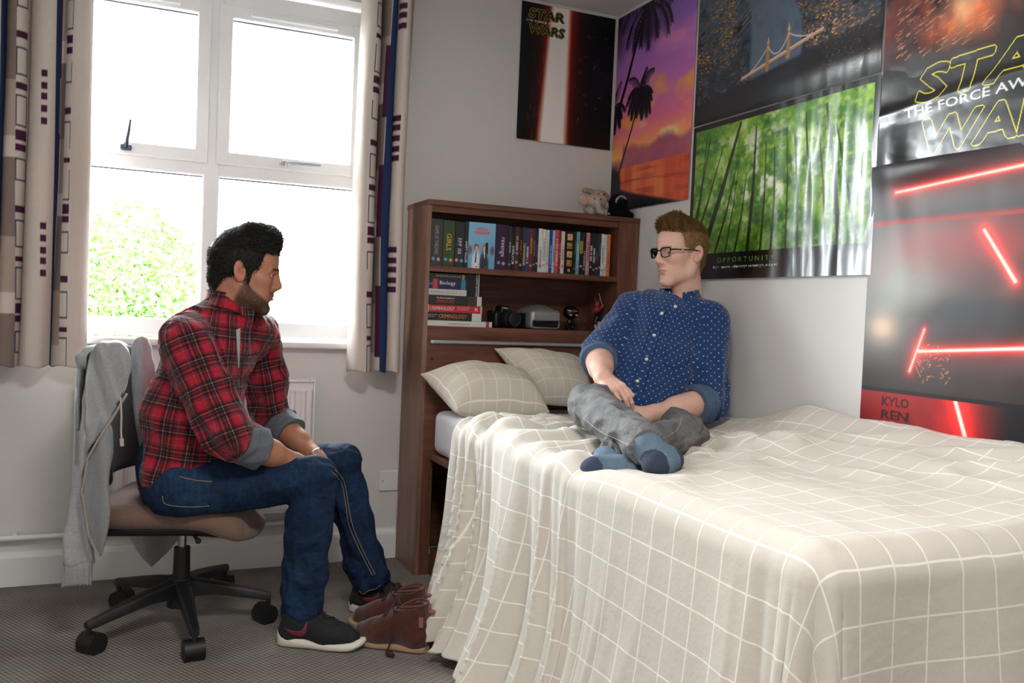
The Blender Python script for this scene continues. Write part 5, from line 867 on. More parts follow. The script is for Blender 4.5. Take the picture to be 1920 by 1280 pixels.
# ------------------------------------------------------------------ the seated man in the red tartan shirt
pA_ = thing('person', 'dark-haired bearded man in a red tartan shirt and blue jeans seated on the office chair', 'person', (-1.93, -.68, .43))
J = dict(hN=(-1.965, -.780, .512), hF=(-1.865, -.565, .520), kN=(-1.555, -0.865, 0.539), kF=(-1.414, -0.61, 0.54), aN=(-1.582, -0.885, 0.098), aF=(-1.295, -0.65, 0.118), sN=(-1.962, -0.85, 0.98), sF=(-1.707, -0.535, 0.986), eN=(-1.835, -0.94, 0.695), eF=(-1.637, -0.5, 0.689), wN=(-1.585, -0.83, 0.577), wF=(-1.504, -0.69, 0.568), pel=(-1.94, -.685, .585), ch=(-1.855, -.695, .94), nk=(-1.807, -0.72, 1.094))
J = {k: T3(v) for k, v in J.items()}; hA = Head((-1.782, -0.735, 1.208), (1, -.13, -.10), (.10, .02, 1), 1.075)
skA = lin(hx('#a9745a'))
def colA(V):      # V canonical head coordinates
    x, y, z = V.T; c = np.tile(skA, (len(V), 1)) * (1 + .08*(vnoise(x*70, y*70, z*70, 3) - .5))[:, None]
    red = np.exp(-(((x - .075)/.03)**2 + ((np.abs(y) - .045)/.02)**2 + ((z + .028)/.02)**2)); c = c * (1 - .25*red[:, None]) + lin(hx('#b06a52')) * .25*red[:, None]; earm = (np.abs(y) > .073) & (z < .04) & (z > -.045) & (x < .02); c[earm] = lin(hx('#b37560'))
    top = np.interp(x, [-.02, .012, .03, .055, .075, .092, .12], [-.01, -.016, -.043, -.060, -.073, -.084, -.086]); b = np.clip((top - z)/.010, 0, 1) * np.clip((z + .150 + .9*np.clip(.02 - x, 0, 1))/.02, 0, 1) * np.clip((x + .010 + .35*np.clip(-.055 - z, 0, .06))/.012, 0, 1) * ((np.abs(y) < .072) | (z < -.044)); mo = np.clip(1 - np.abs(z + .0520 + .14*np.abs(y))/.0066, 0, 1) ** .5 * (x > .076) * (np.abs(y) < .030); side = np.clip(1 - np.abs(np.abs(y) - .029)/.009, 0, 1) * (x > .062) * (z < -.052) * (z > -.09)
    lips = (((x > .0825) & (np.abs(y) < .0225) & (np.abs(z + .0662) < .0098 - .34*np.abs(y))))
    bb = np.maximum(np.maximum(b, mo*.95), side*.8) * (.95 + .30*(vnoise(x*500, y*500, z*500, 9) - .5)); bb[lips] = 0; c = c*(1 - .80*bb[:, None]) + lin(hx('#241a16')) * .80*bb[:, None]; c[lips] = lin(hx('#8e5a4e'))
    br = np.clip(1 - np.abs(z - .0195 + .12*(np.abs(y) - .03)*(np.abs(y) > .032))/.0058, 0, 1) ** .5 * (x > .055) * (np.abs(y) > .009) * (np.abs(y) < .050); c = c*(1 - .9*br[:, None]) + lin(hx('#17110f')) * .9*br[:, None]; return c
V, Q = hA.face(); shells = [(hA.o + (V @ hA.R.T)*hA.sc, Q, colA(V))]
shells.append(arm_shell(J['eN'], J['wN'], .046, .029, dict(reach=T3((.7, .25, -.6)), F=(.62, .35, -.70), N=(.35, -.75, .30), sgn=1, curls=[.5, .55, .6, .6]), skA, lin(hx('#c08a78'))))
shells.append(arm_shell(J['eF'], J['wF'], .045, .029, dict(reach=T3((.25, -.35, -.9)), F=(.18, -.42, -.88), N=(.90, -.15, .35), sgn=1, curls=[.35, .4, .5, .5], thumb=(.55, .3, .2)), skA, lin(hx('#c08a78'))))
s = SDF(*[q + d for q, d in zip(pair(*J.values()), (-.2, .2))], .008)
s.cone(J['pel'], J['ch'], .10, .105, .05, flat=(J['sF'] - J['sN'], 1.2)); s.cone(J['ch'], J['nk'], .08, .05, .05); s.cone(J['sN'], J['sF'], .05, .05, .04)
for a_, b_, c_ in (('hN', 'kN', 'aN'), ('hF', 'kF', 'aF')): s.cone(J['pel'], J[a_], .08, .075, .04); s.cone(J[a_], J[b_], .072, .048, .02); s.cone(J[b_], J[c_], .048, .034, .02); s.cone(J[c_], J[c_] + [.05, -.02, -.05], .034, .022, .02)
for a_, b_ in (('sN', 'eN'), ('sF', 'eF')): s.cone(J[a_], J[b_], .046, .040, .03)
V, Q = s.mesh(); shells.append((V, Q, np.tile(skA, (len(V), 1)))); V, Q, C = join_shells(shells); bodyA = parented(link('body', npmesh('body', V, Q, col=C), skin_m, smooth=True), pA_)
eyes(hA, pA_, '#2a1a12', (1, -.30, -.03))
hairA = mat('black_brown_hair', '#17130f', .6, spec=.3)
def bA(S_):
    S_.ell((-.008, 0, .042), (.099, .0815, .094), .01); S_.cone((.062, -.030, .108), (.066, .030, .106), .027, .027, .03); S_.cone((.0, -.03, .125), (.05, .01, .128), .022, .024, .03); S_.cone((-.066, 0, -.03), (-.062, 0, -.06), .032, .025, .03)
    S_.ell((.125, 0, -.035), (.083, .17, .108), .012, None, 'sub'); S_.ell((.062, 0, -.085), (.085, .17, .085), .01, None, 'sub'); 
    for q in (-1, 1): S_.ell((-.008, .088*q, -.020), (.028, .028, .036), .006, None, 'sub'); S_.cone((.019, .066*q, .012), (.018, .0645*q, -.030), .008, .006, .006)
    S_.plane((-.06, 0, -.088), (.25, 0, -1))
hair_mesh(hA, bA, (-.14, -.10, -.12), (.12, .10, .17), hairA, pA_, 20000, lambda p: np.where(p[:, 2] > .06, .017, .009), lambda p, n: n*.35 + np.stack([np.where(p[:, 2] > .06, .8, -.5) + 0*p[:, 0], 0*p[:, 0], np.where(p[:, 2] > .06, .10, -.6)], -1), 5)
# beard bristles
Vc, Qc = hA.face(); cc = Vc[Qc].mean(1); cf = colA(cc); dark = np.nonzero(cf.sum(1) < .22)[0]; dark = dark[(cc[dark, 2] < -.015) & (cc[dark, 0] > -.02)]; r = np.random.default_rng(11); k = dark[r.integers(0, len(dark), 7000)]; nn = np.cross(Vc[Qc[k, 2]] - Vc[Qc[k, 0]], Vc[Qc[k, 3]] - Vc[Qc[k, 1]]); nn /= np.maximum(np.linalg.norm(nn, axis=1), 1e-9)[:, None]; p = cc[k]; d = nn*.6 + [-.05, 0, -.7] + r.normal(size=(len(k), 3))*.25; d /= np.linalg.norm(d, axis=1)[:, None]; e = np.cross(d, nn + .01); e /= np.maximum(np.linalg.norm(e, axis=1), 1e-9)[:, None]; BV = np.stack([p - e*.0002, p + e*.0002, p + d*(.002 + .0025*r.random(len(k)))[:, None]], 1).reshape(-1, 3); o = parented(link('beard', npmesh('beard', hA.o + (BV @ hA.R.T)*hA.sc, np.arange(len(BV)).reshape(-1, 3)), hairA), pA_); o['kind'] = 'stuff'
# shirt
sh_ax = J['sF'] - J['sN']; sh_ax /= np.linalg.norm(sh_ax); lo, hi = pair(J['sN'], J['sF'], J['pel'], J['eN'], J['eF'], J['nk']); S_ = SDF(lo - .20, hi + .16, .0042)
S_.cone((-1.925, -.685, .575), (-1.915, -.69, .74), .134, .130, .0, flat=(sh_ax, 1.22)); S_.cone((-1.925, -.69, .74), J['ch'] + [-.025, 0, 0], .130, .128, .06, flat=(sh_ax, 1.2)); S_.cone(J['ch'] + [-.02, 0, .02], J['nk'] + [-.015, 0, -.03], .115, .066, .05); S_.cone(J['sN'] + [.0, .02, -.01], J['sF'] + [0, -.02, -.01], .069, .066, .05); S_.cone(J['sN'] + [.01, .06, .02], J['nk'] + [-.01, 0, -.035], .065, .065, .04); S_.cone(J['sF'] + [-.01, -.06, .02], J['nk'] + [-.01, 0, -.035], .065, .065, .04)
S_.cone((-1.935, -.70, .55), (-1.915, -.68, .55), .138, .138, .04, flat=(sh_ax, 1.16))
S_.cone(J['sN'], J['eN'], .073, .067, .03); S_.cone(J['sF'], J['eF'], .067, .062, .03)
cN = J['eN'] + (J['wN'] - J['eN'])*.20; cF = J['eF'] + (J['wF'] - J['eF'])*.20; axN = (J['wN'] - J['eN'])/np.linalg.norm(J['wN'] - J['eN']); axF = (J['wF'] - J['eF'])/np.linalg.norm(J['wF'] - J['eF']); S_N = sleeve_end(J['eN'], cN, axN, .066, .061); S_F = sleeve_end(J['eF'], cF, axF, .061, .058)
S_.plane((-1.93, -.69, .492), (.28, 0, -1)); S_.cone(J['nk'] + [.01, -.004, .03], J['nk'] + [.045, -.02, -.07], .052, .03, .012, 'sub')
segsA = [((-1.945, -.685, .52), J['ch'], .15, .012, .09, .9, .009), (J['sN'], J['eN'], .07, .006, .07, .5, .014), (J['sF'], J['eF'], .065, .007, .05, .5, .018), (J['eN'], cN, .065, .010, .035, .3, .006), (J['eF'], cF, .06, .010, .035, .3, .006)]
uvA = [((-1.945, -.685, .50), J['ch'] + [-.02, 0, .06], .16, (1, -.6, 0)), (J['sN'] + [.0, .01, .03], J['eN'], .070, (1, 0, .3)), (J['sF'] + [0, -.01, .03], J['eF'], .066, (1, 0, .3)), (J['eN'], cN, .066, (1, 0, .3)), (J['eF'], cF, .06, (1, 0, .3))]
shirtA, bvA = garment('shirt', [S_, S_N, S_F], segsA, uvA, tart, pA_, 3)
for el, wr, ax, a0, b0, rr_, sd in ((J['eN'], J['wN'], axN, .13, .40, .064, 1), (J['eF'], J['wF'], axF, .13, .38, .060, 2)): a_, b_ = el + (wr - el)*a0, el + (wr - el)*b0; cuff('cuff', *[q + d for q, d in zip(pair(a_, b_), (-.10, .10))], a_, b_, rr_ + .005, rr_*.97 + .005, rr_*.80, grey_in, pA_, (1, 0, .3), seed=sd)['label'] = 'rolled grey sleeve lining'
collar('collar', J['nk'] + [-.012, 0, .0], (.28, -.02, 1), (1, -.42, 0), .065, .46, .036, .050, tart, pA_, .022, .034, .55, bvA)
# undershirt, placket edge and pocket on the front of the shirt
def patch(name, bv, pts, m, parent, lift=.002, nu=8, nv=14):
    """thin cloth piece lying on a garment; pts: corner points TL TR BL BR in space"""
    TL, TR, BL, BR = [T3(p) for p in pts]; P = []
    for i in range(nu):
        for j in range(nv): u, v = i/(nu-1), j/(nv-1); l, n = hit_surface(bv, (TL*(1-u) + TR*u)*(1-v) + (BL*(1-u) + BR*u)*v); P.append(l + n*lift)
    F = grid_faces(nu, nv); uv = np.array([(i/(nu-1)*np.linalg.norm(TR-TL), -j/(nv-1)*np.linalg.norm(TL-BL)) for i in range(nu) for j in range(nv)]); o = link(name, npmesh(name, P, F, uv=uv[F.ravel()]), m, smooth=True); md = o.modifiers.new('cloth', 'SOLIDIFY'); md.thickness = .002; md.offset = 0; return parented(o, parent)
o = patch('undershirt', bvA, [(-1.808, -0.8, 1.019), (-1.795, -0.8, 1.025), (-1.798, -0.8, 0.895), (-1.795, -0.8, 0.895)], mat('grey_jersey', '#a3a2a2', .9, noise=(200, .1)), pA_, .0015); o['label'] = 'grey undershirt showing at the open neck'
seam_tube('pocket_edge', bvA, [(-1.775, -0.75, 0.93), (-1.749, -0.74, 0.937), (-1.72, -0.72, 0.942)], .0016, mat('dark_thread', '#2a2024', .9), pA_, .0005); seam_tube('placket_edge', bvA, [(-1.781, -0.75, 1.011), (-1.779, -0.75, 0.944), (-1.782, -0.75, 0.874), (-1.783, -0.75, 0.803)], .0014, MATS['dark_thread'], pA_, .0004)
# jeans
lo, hi = pair(J['hN'], J['hF'], J['kN'], J['kF'], J['aN'], J['aF'], J['pel']); S_ = SDF(lo - .18, hi + .16, .0042)
S_.cone(J['pel'] + [-.02, 0, .0], J['pel'] + [-.01, 0, -.06], .115, .115, .0, flat=(sh_ax, 1.25))
for h_, k_, a_, r1, r2, r3, r4 in (('hN', 'kN', 'aN', .094, .069, .069, .059), ('hF', 'kF', 'aF', .090, .067, .064, .055)):
    S_.cone(J[h_], J[k_], r1, r2, .03); mid = J[k_]*.55 + J[a_]*.45; S_.cone(J[k_], mid, r2*.985, r3, .012); S_.cone(mid, J[a_], r3, r4, .01); S_.ell(J[k_] + [.012, 0, .006], (.058, .06, .058), .02); S_.cone(J['pel'] + [0, 0, -.04], J[h_], .10, r1, .03)
dN = (J['aN'] - J['kN'])/np.linalg.norm(J['aN'] - J['kN']); dF = (J['aF'] - J['kF'])/np.linalg.norm(J['aF'] - J['kF']); S_.plane(J['aN'] + dN*.012, dN, J['aN'] - .12, J['aN'] + .15); S_.plane(J['aF'] + dF*.010, dF, J['aF'] - .12, J['aF'] + .15)
S_.plane((0, 0, .441), (0, 0, -1), (-2.2, -.9, .3), (-1.68, -.4, .46))
sgJ = [(J['hN'], J['kN'], .085, .008, .08, .6, .006), (J['hF'], J['kF'], .082, .008, .08, .6, .006), (J['kN'], J['aN'], .066, .007, .06, .5, .011), (J['kF'], J['aF'], .062, .007, .06, .5, .016)]
jA, bvJ = garment('jeans', S_, sgJ, [(J['hN'], J['kN'], .085, (0, 0, 1)), (J['hF'], J['kF'], .085, (0, 0, 1)), (J['kN'], J['aN'], .066, (1, 0, 0)), (J['kF'], J['aF'], .062, (1, 0, 0))], jean_b, pA_, 8)
seam_tube('stitching', bvJ, [(-1.44, -0.61, 0.51), (-1.406, -0.62, 0.47), (-1.388, -0.62, 0.391), (-1.374, -0.63, 0.314), (-1.336, -0.64, 0.226), (-1.287, -0.65, 0.131)], .0013, stitch, pA_); seam_tube('stitching', bvJ, [(-1.429, -0.61, 0.517), (-1.397, -0.62, 0.475), (-1.378, -0.62, 0.39), (-1.362, -0.63, 0.314), (-1.324, -0.64, 0.225), (-1.277, -0.65, 0.134)], .0013, stitch, pA_)
seam_tube('stitching', bvJ, [(-1.969, -0.86, 0.56), (-1.924, -0.87, 0.549), (-1.873, -0.88, 0.544)], .0013, stitch, pA_); seam_tube('stitching', bvJ, [(-2.016, -0.87, 0.503), (-2.005, -0.87, 0.477), (-1.938, -0.88, 0.468), (-1.88, -0.88, 0.468)], .0011, stitch, pA_)
seam_tube('stitching', bvJ, [(-1.365, -0.7, 0.091), (-1.319, -0.72, 0.089), (-1.271, -0.71, 0.112)], .0012, stitch, pA_)
# wristwatch
wd = axF; wc = J['wF'] - wd*.022; b = BM(); e1 = np.cross(wd, [0, 0, 1]); e1 /= np.linalg.norm(e1); e2 = np.cross(wd, e1); R_ = .0335
wt = parented(BM().done('wristwatch', chrome), pA_) if False else None
b.tube([Vector(wc + (R_*math.cos(a))*e1 + (R_*.95*math.sin(a))*e2) for a in np.linspace(0, 2*PI, 25)[:-1]], .0042, 8, closed=True); wt = parented(b.done('wristwatch', mat('steel_bracelet', '#8d8a86', .3, .85), smooth=True), pA_)
dc = wc - e1*R_*.55*(1 if e1[1] > 0 else -1) + np.array([.5, -.3, .75])*.026; ax_ = (dc - wc)/np.linalg.norm(dc - wc); b = BM(); b.cyl(Vector(dc - ax_*.004), Vector(dc + ax_*.005), .016, .0145, 20); o = b.done('watch_case', chrome, smooth=True); o.parent = wt
# ---- shoes
def shoe_frame(heel, toe): d = Vector((toe[0] - heel[0], toe[1] - heel[1], 0)); L = d.length; return Matrix.Translation((heel[0], heel[1], 0)) @ frame(d, (0, 0, 1)).to_4x4(), L
def xf(M, V): M = np.array(M); return V @ M[:3, :3].T + M[:3, 3]
def wid(x, L): f = x / L; return np.interp(f, [0, .006, .02, .05, .1, .2, .4, .62, .8, .90, .96, .99, 1], [.001, .011, .019, .027, .032, .036, .037, .047, .046, .037, .025, .012, .001])
sole_w = mat('white_foam_sole', '#d6d0c4', .7, bump=(90, .2, .001)); mesh_b = mat('black_knit_upper', '#15151a', .85, noise=(300, .35), bump=(900, .5, .0012)); plum_m = mat('plum_red_logo', '#6e1f30', .6); lace_m = mat('black_lace', '#0e0e11', .8)
def outline_prism(L, z0f, z1f, infl=0, n=40):
    xs = (1 - np.cos(np.linspace(0, PI, n)))/2 * L; P = [(x, wid(x, L) + infl) for x in xs] + [(x, -wid(x, L) - infl) for x in xs[::-1]]; return P
def sole_mesh(L, z0f, z1f, infl, bulge=.004):
    P = outline_prism(L, 0, 0, infl); n = len(P); rows = []
    for f, e in ((0, -.004), (.12, 0), (.5, bulge), (.88, .001), (1, -.004)): rows.append([(x*1.0 + (e*.5 if 0 < x < L else e*np.sign(x - L/2)), y*(1 + e/max(abs(y), .02)), z0f(x) + f*(z1f(x) - z0f(x))) for x, y in P])
    V = np.array(rows).reshape(-1, 3); F = [[i*n + j, i*n + (j+1) % n, (i+1)*n + (j+1) % n, (i+1)*n + j] for i in range(4) for j in range(n)] + [list(range(n))[::-1], [4*n + j for j in range(n)]]; return V, F
def sneaker(heel, toe, lab, out_side):
    M, L = shoe_frame(heel, toe); z0 = lambda x: .003 + .016*np.clip((x/L - .80)/.2, 0, 1)**2 + .003*np.clip((.08 - x/L)/.08, 0, 1); z1 = lambda x: .047 - .020*np.clip(x/L/.45, 0, 1) + .012*np.clip((x/L - .88)/.12, 0, 1)
    s = SDF((-.03, -.065, -.005), (L + .02, .065, .16), .003); f = L/.29
    s.cone((.045*f, 0, .05), (.05*f, 0, .100), .036, .038, 0, flat=((0, 1, 0), .95)); s.cone((.05*f, 0, .045), (.12*f, 0, .06), .037, .040, .03, flat=((0, 1, 0), .92)); s.cone((.10*f, 0, .075), (.19*f, 0, .045), .034, .036, .04, flat=((0, 1, 0), 1.15)); s.cone((.17*f, 0, .040), (.245*f, 0, .032), .036, .027, .04, flat=((0, 1, 0), 1.32)); s.ell((.05*f, 0, .035), (.045, .034, .03), .02)
    s.plane((0, 0, .012), (0, 0, -1)); s.plane((.05, 0, .108), (-.25, 0, 1)); s.disp(lambda P: .0016*(vnoise(P[:, 0]*70, P[:, 1]*50, P[:, 2]*90, 3) - .5) + .0025*(1 - np.abs(2*vnoise(P[:, 0]*38, P[:, 1]*14, P[:, 2]*20, 6) - 1))*np.exp(-((P[:, 0] - .20*f)/.03)**2)); V, Q = s.mesh()
    W_ = xf(M, V); up = parented(link('sneaker', npmesh('sneaker', W_, Q), mesh_b, smooth=True), pA_); up['label'] = lab; bv = BVHTree.FromPolygons([Vector(v) for v in V], Q.tolist()); SV, SF = sole_mesh(L, z0, z1, .004); o = link('sole', npmesh('sole', xf(M, SV), SF), sole_w, smooth=True); o.data.set_sharp_from_angle(angle=math.radians(50)); o.parent = up
    # swoosh on the visible flank, pressed on to the upper
    sw = [(.030, .062), (.050, .050), (.075, .046), (.098, .054), (.106, .066), (.108, .082), (.100, .066), (.088, .060), (.068, .060), (.046, .064)]; P = []
    top = [(.028, .066), (.045, .0635), (.062, .0615), (.078, .061), (.090, .0655), (.099, .076), (.106, .092)]; bot = [(.030, .064), (.046, .055), (.064, .047), (.082, .043), (.098, .046), (.108, .060), (.109, .090)]
    for (xa, za), (xb, zb) in zip(top, bot):
        for k in range(5): q = k/4; x, z = (xa + (xb - xa)*q)*f, za + (zb - za)*q; l, n, i_, d_ = bv.ray_cast(Vector((x, out_side*.2, z)), Vector((0, -out_side, 0))); l, n = (l, n) if l is not None else bv.find_nearest(Vector((x, out_side*.04, z)))[:2]; P.append(l + n*.0012)
    o = link('logo', npmesh('logo', xf(M, np.array(P)), grid_faces(len(top), 5)), plum_m, smooth=True); o.parent = up; md = o.modifiers.new('t', 'SOLIDIFY'); md.thickness = .0012
    b = BM()
    for i in range(5):
        x = (.105 + i*.022)*f; A = []
        for y in np.linspace(-.020, .020, 9): l, n, i_, d_ = bv.ray_cast(Vector((x + (.010 if i % 2 else -.004)*(y/.02), y, .2)), Vector((0, 0, -1))); A.append(l + n*.002 if l is not None else Vector((x, y, .09)))
        b.tube(A, .0021, 5)
    c0 = bv.ray_cast(Vector((.10*f, 0, .2)), Vector((0, 0, -1)))[0]
    for q in (-1, 1): b.tube([c0 + Vector((.0, 0, .003)), c0 + Vector((.015, .015*q, .014)), c0 + Vector((.034, .024*q, .012)), c0 + Vector((.040, .022*q, -.004)), c0 + Vector((.020, .012*q, .001)), c0 + Vector((.003, 0, .003))], .0018, 5); b.tube([c0, c0 + Vector((.02, .02*q, .003)), c0 + Vector((.045, .034*q, -.022))], .0017, 5)
    bmesh.ops.transform(b.b, matrix=M, verts=b.b.verts[:]); o = b.done('laces', lace_m, smooth=True); o.parent = up; return up
sneaker((-1.652, -.862), (-1.395, -.995), 'black knit trainer with a plum red logo and white foam sole, nearest foot', -1)
sneaker((-1.362, -.630), (-1.090, -.690), 'black knit trainer with a plum red logo and white foam sole, far foot', -1)
# ------------------------------------------------------------------ the man sitting cross-legged on the bed
pB_ = thing('person', 'fair-haired man with black glasses in a dotted blue shirt sitting cross-legged on the bed', 'person', (-.42, -1.05, .72))
K = dict(hR=(-.50, -.965, .770), hL=(-.365, -1.10, .735), kR=(-.785, -1.315, .832), kL=(-0.448, -1.388, 0.744), aR=(-0.857, -1.771, 0.772), aL=(-0.893, -1.64, 0.716), pel=(-.415, -1.02, .815), bel=(-.355, -.985, .93), ch=(-.275, -.945, 1.075), nk=(-0.205, -0.933, 1.164), sR=(-0.365, -0.853, 1.138), sL=(-0.14, -1.04, 1.11), eR=(-0.56, -0.96, 0.966), eL=(-0.2, -1.14, 0.821), wR=(-0.66, -1.174, 0.906), wL=(-0.5, -1.211, 0.783))
K = {k: T3(v) for k, v in K.items()}; earB = T3((-0.185, -1.002, 1.357)); fB = T3((-.99, -.06, -.02)); fB /= np.linalg.norm(fB); lB = np.array([-fB[1], fB[0], 0]); hB = Head(earB - lB*.077 + fB*.006 + [0, 0, .004], fB, (.04, .02, 1), 1.03, 1.03, .90)
skB = lin(hx('#e2b5a3'))
def colB(V):
    x, y, z = V.T; c = np.tile(skB, (len(V), 1)) * (1 + .06*(vnoise(x*70, y*70, z*70, 3) - .5))[:, None]
    red = np.exp(-(((x - .065)/.035)**2 + ((np.abs(y) - .048)/.022)**2 + ((z + .035)/.028)**2)) + .8*np.exp(-(((x - .118)/.012)**2 + (y/.012)**2 + ((z + .03)/.012)**2)) + ((np.abs(y) > .073) & (z < .04) & (z > -.045) & (x < .02))*.7; red = np.clip(red, 0, 1)*.45; c = c*(1 - red[:, None]) + lin(hx('#cc8572'))*red[:, None]
    lips = ((x > .0825) & (np.abs(y) < .0235) & (np.abs(z + .0662) < .0085 - .30*np.abs(y))); c[lips] = lin(hx('#c98a7c'))
    br = np.clip(1 - np.abs(z - .0205)/.005, 0, 1) ** .5 * (x > .055) * (np.abs(y) > .010) * (np.abs(y) < .048); c = c*(1 - .6*br[:, None]) + lin(hx('#8a6547'))*.6*br[:, None]
    sb = np.clip(1 - np.abs(x - .022)/.010, 0, 1)*np.clip((z + .03)/.02, 0, 1)*(z < .03)*(np.abs(y) > .05); c = c*(1 - .5*sb[:, None]) + lin(hx('#8e6a4c'))*.5*sb[:, None]; return c
V, Q = hB.face(); shells = [(hB.o + (V @ hB.R.T)*hB.sc, Q, colB(V))]
kR = T3((-0.655, -1.246, 0.879)); kL = T3((-0.57, -1.201, 0.786))
shells.append(arm_shell(K['eR'], K['wR'], .047, .029, dict(reach=T3((.1, -.3, -.5)), F=kR - K['wR'] + [0, 0, -.0], N=(-.35, -.60, .75), sgn=-1, curls=[[.55, .6, .35], [.6, .65, .4], [.65, .7, .4], [.7, .7, .4]], thumb=(.5, .3, .2), spread=.015, sc=.98), skB, lin(hx('#e3b9a8'))))
shells.append(arm_shell(K['eL'], K['wL'], .046, .029, dict(reach=T3((-.8, .3, 0)), F=kL - K['wL'], N=(-.25, -.75, .55), sgn=-1, curls=[[.7, .9, .5], [.8, .9, .6], [.85, 1.0, .6], [.9, 1.0, .6]], thumb=(.35, .1, .1)), skB, lin(hx('#e3b9a8'))))
s = SDF(*[q + d for q, d in zip(pair(*K.values()), (-.2, .2))], .008); shB = K['sL'] - K['sR']; shB /= np.linalg.norm(shB)
s.cone(K['pel'], K['bel'], .09, .09, .05, flat=(shB, 1.2)); s.cone(K['bel'], K['ch'], .09, .10, .05, flat=(shB, 1.2)); s.cone(K['ch'], K['nk'], .07, .05, .05); s.cone(K['sR'], K['sL'], .048, .048, .04)
for a_, b_, c_ in (('hR', 'kR', 'aR'), ('hL', 'kL', 'aL')): s.cone(K['pel'], K[a_], .07, .06, .04); s.cone(K[a_], K[b_], .06, .045, .02); s.cone(K[b_], K[c_], .045, .032, .02)
for a_, b_ in (('sR', 'eR'), ('sL', 'eL')): s.cone(K[a_], K[b_], .044, .040, .03)
V, Q = s.mesh(); shells.append((V, Q, np.tile(skB, (len(V), 1)))); V, Q, C = join_shells(shells); parented(link('body', npmesh('body', V, Q, col=C), skin_m, smooth=True), pB_); eyes(hB, pB_, '#4a6478', (1, .12, .02))
hairB = mat('light_brown_hair', '#86643f', .5, spec=.45, noise=(60, .25))
def bB(S_):
    S_.ell((-.006, 0, .040), (.0945, .0775, .091), .01); S_.cone((.060, -.034, .104), (.064, .030, .104), .024, .024, .03); S_.cone((.0, -.03, .112), (.04, .02, .116), .022, .024, .03); S_.cone((-.062, 0, -.03), (-.058, 0, -.055), .030, .022, .03)
    S_.ell((.125, 0, -.030), (.080, .17, .110), .010, None, 'sub'); S_.ell((.058, 0, -.085), (.085, .17, .085), .01, None, 'sub')
    for q in (-1, 1): S_.ell((-.008, .088*q, -.020), (.027, .028, .036), .006, None, 'sub')
    S_.plane((-.06, 0, -.080), (.25, 0, -1))
hair_mesh(hB, bB, (-.14, -.10, -.12), (.12, .10, .18), hairB, pB_, 20000, lambda p: np.where(p[:, 2] > .075, np.where(p[:, 0] > .03, .018, .012), .006), lambda p, n: n*.5 + np.stack([np.where(p[:, 2] > .07, .55, -.4) + 0*p[:, 0], np.where(p[:, 2] > .07, .35, 0), np.where(p[:, 2] > .07, .55, -.5)], -1), 8)
# glasses
gb = mat('black_acetate', '#0d0d10', .2); b = BM()
def G3(x, y, z): return Vector(hB.w((x + (.0065 if x > .09 else 0), y, z)))
for q in (-1, 1):
    ring0 = [(.1015 - .006*abs(cy_)/.02*.3, q*(.0335 + cy_), cz_) for cy_, cz_ in ((-.0225, .012), (-.012, .0155), (.012, .0165), (.0235, .0145), (.0245, .002), (.020, -.0135), (.008, -.0175), (-.008, -.0170), (-.0195, -.0115), (-.0235, .0))]; nR = len(ring0); ring = []
    for i_ in range(nR):
        p0, p1, p2, p3 = (np.array(ring0[(i_ + d_) % nR]) for d_ in (-1, 0, 1, 2)); ring += [tuple(.5*((2*p1) + (-p0 + p2)*t + (2*p0 - 5*p1 + 4*p2 - p3)*t*t + (-p0 + 3*p1 - 3*p2 + p3)*t**3)) for t in (0, .33, .66)]
    b.tube([G3(x - .25*(abs(y) - .0335)*(abs(y) > .0335), y, z) for x, y, z in ring], [.0031 if z > .006 else .0021 for x, y, z in ring], 8, closed=True)
    b.tube([G3(.094, q*.0595, .0095), G3(.085, q*.073, .0095), G3(.055, q*.0785, .009), (G3(.012, q*.0825, .010)), G3(-.012, q*.084, .008), G3(-.022, q*.082, -.010)], [.0030, .0030, .0027, .0024, .0022, .002], 8)
b.tube([G3(.1015, -.0115, .006), G3(.105, 0, .0085), G3(.1015, .0115, .006)], .0024, 8); gl_ = parented(b.done('glasses', gb, smooth=True), pB_)
for q in (-1, 1):
    P = [(-.0215, .011), (-.012, .0145), (.012, .0155), (.0225, .0135), (.0235, .002), (.019, -.0125), (.008, -.0165), (-.008, -.016), (-.0185, -.0105), (-.0225, 0)]; V = np.array([hB.w((.107 - .25*max(abs(.0335 + a) - .0335, 0) - d, q*(.0335 + a), z)) for d in (0, .0012) for a, z in P]); n = len(P); o = link('lens', npmesh('lens', V, [list(range(n)), list(range(2*n - 1, n - 1, -1))] + [[i, (i+1) % n, n + (i+1) % n, n + i] for i in range(n)]), glass); o.parent = gl_
    b = BM(); b.tube([G3(.068, q*.0808, .0095), G3(.058, q*.0812, .0093)], .0026, 6); o = b.done('hinge_badge', chrome); o.parent = gl_
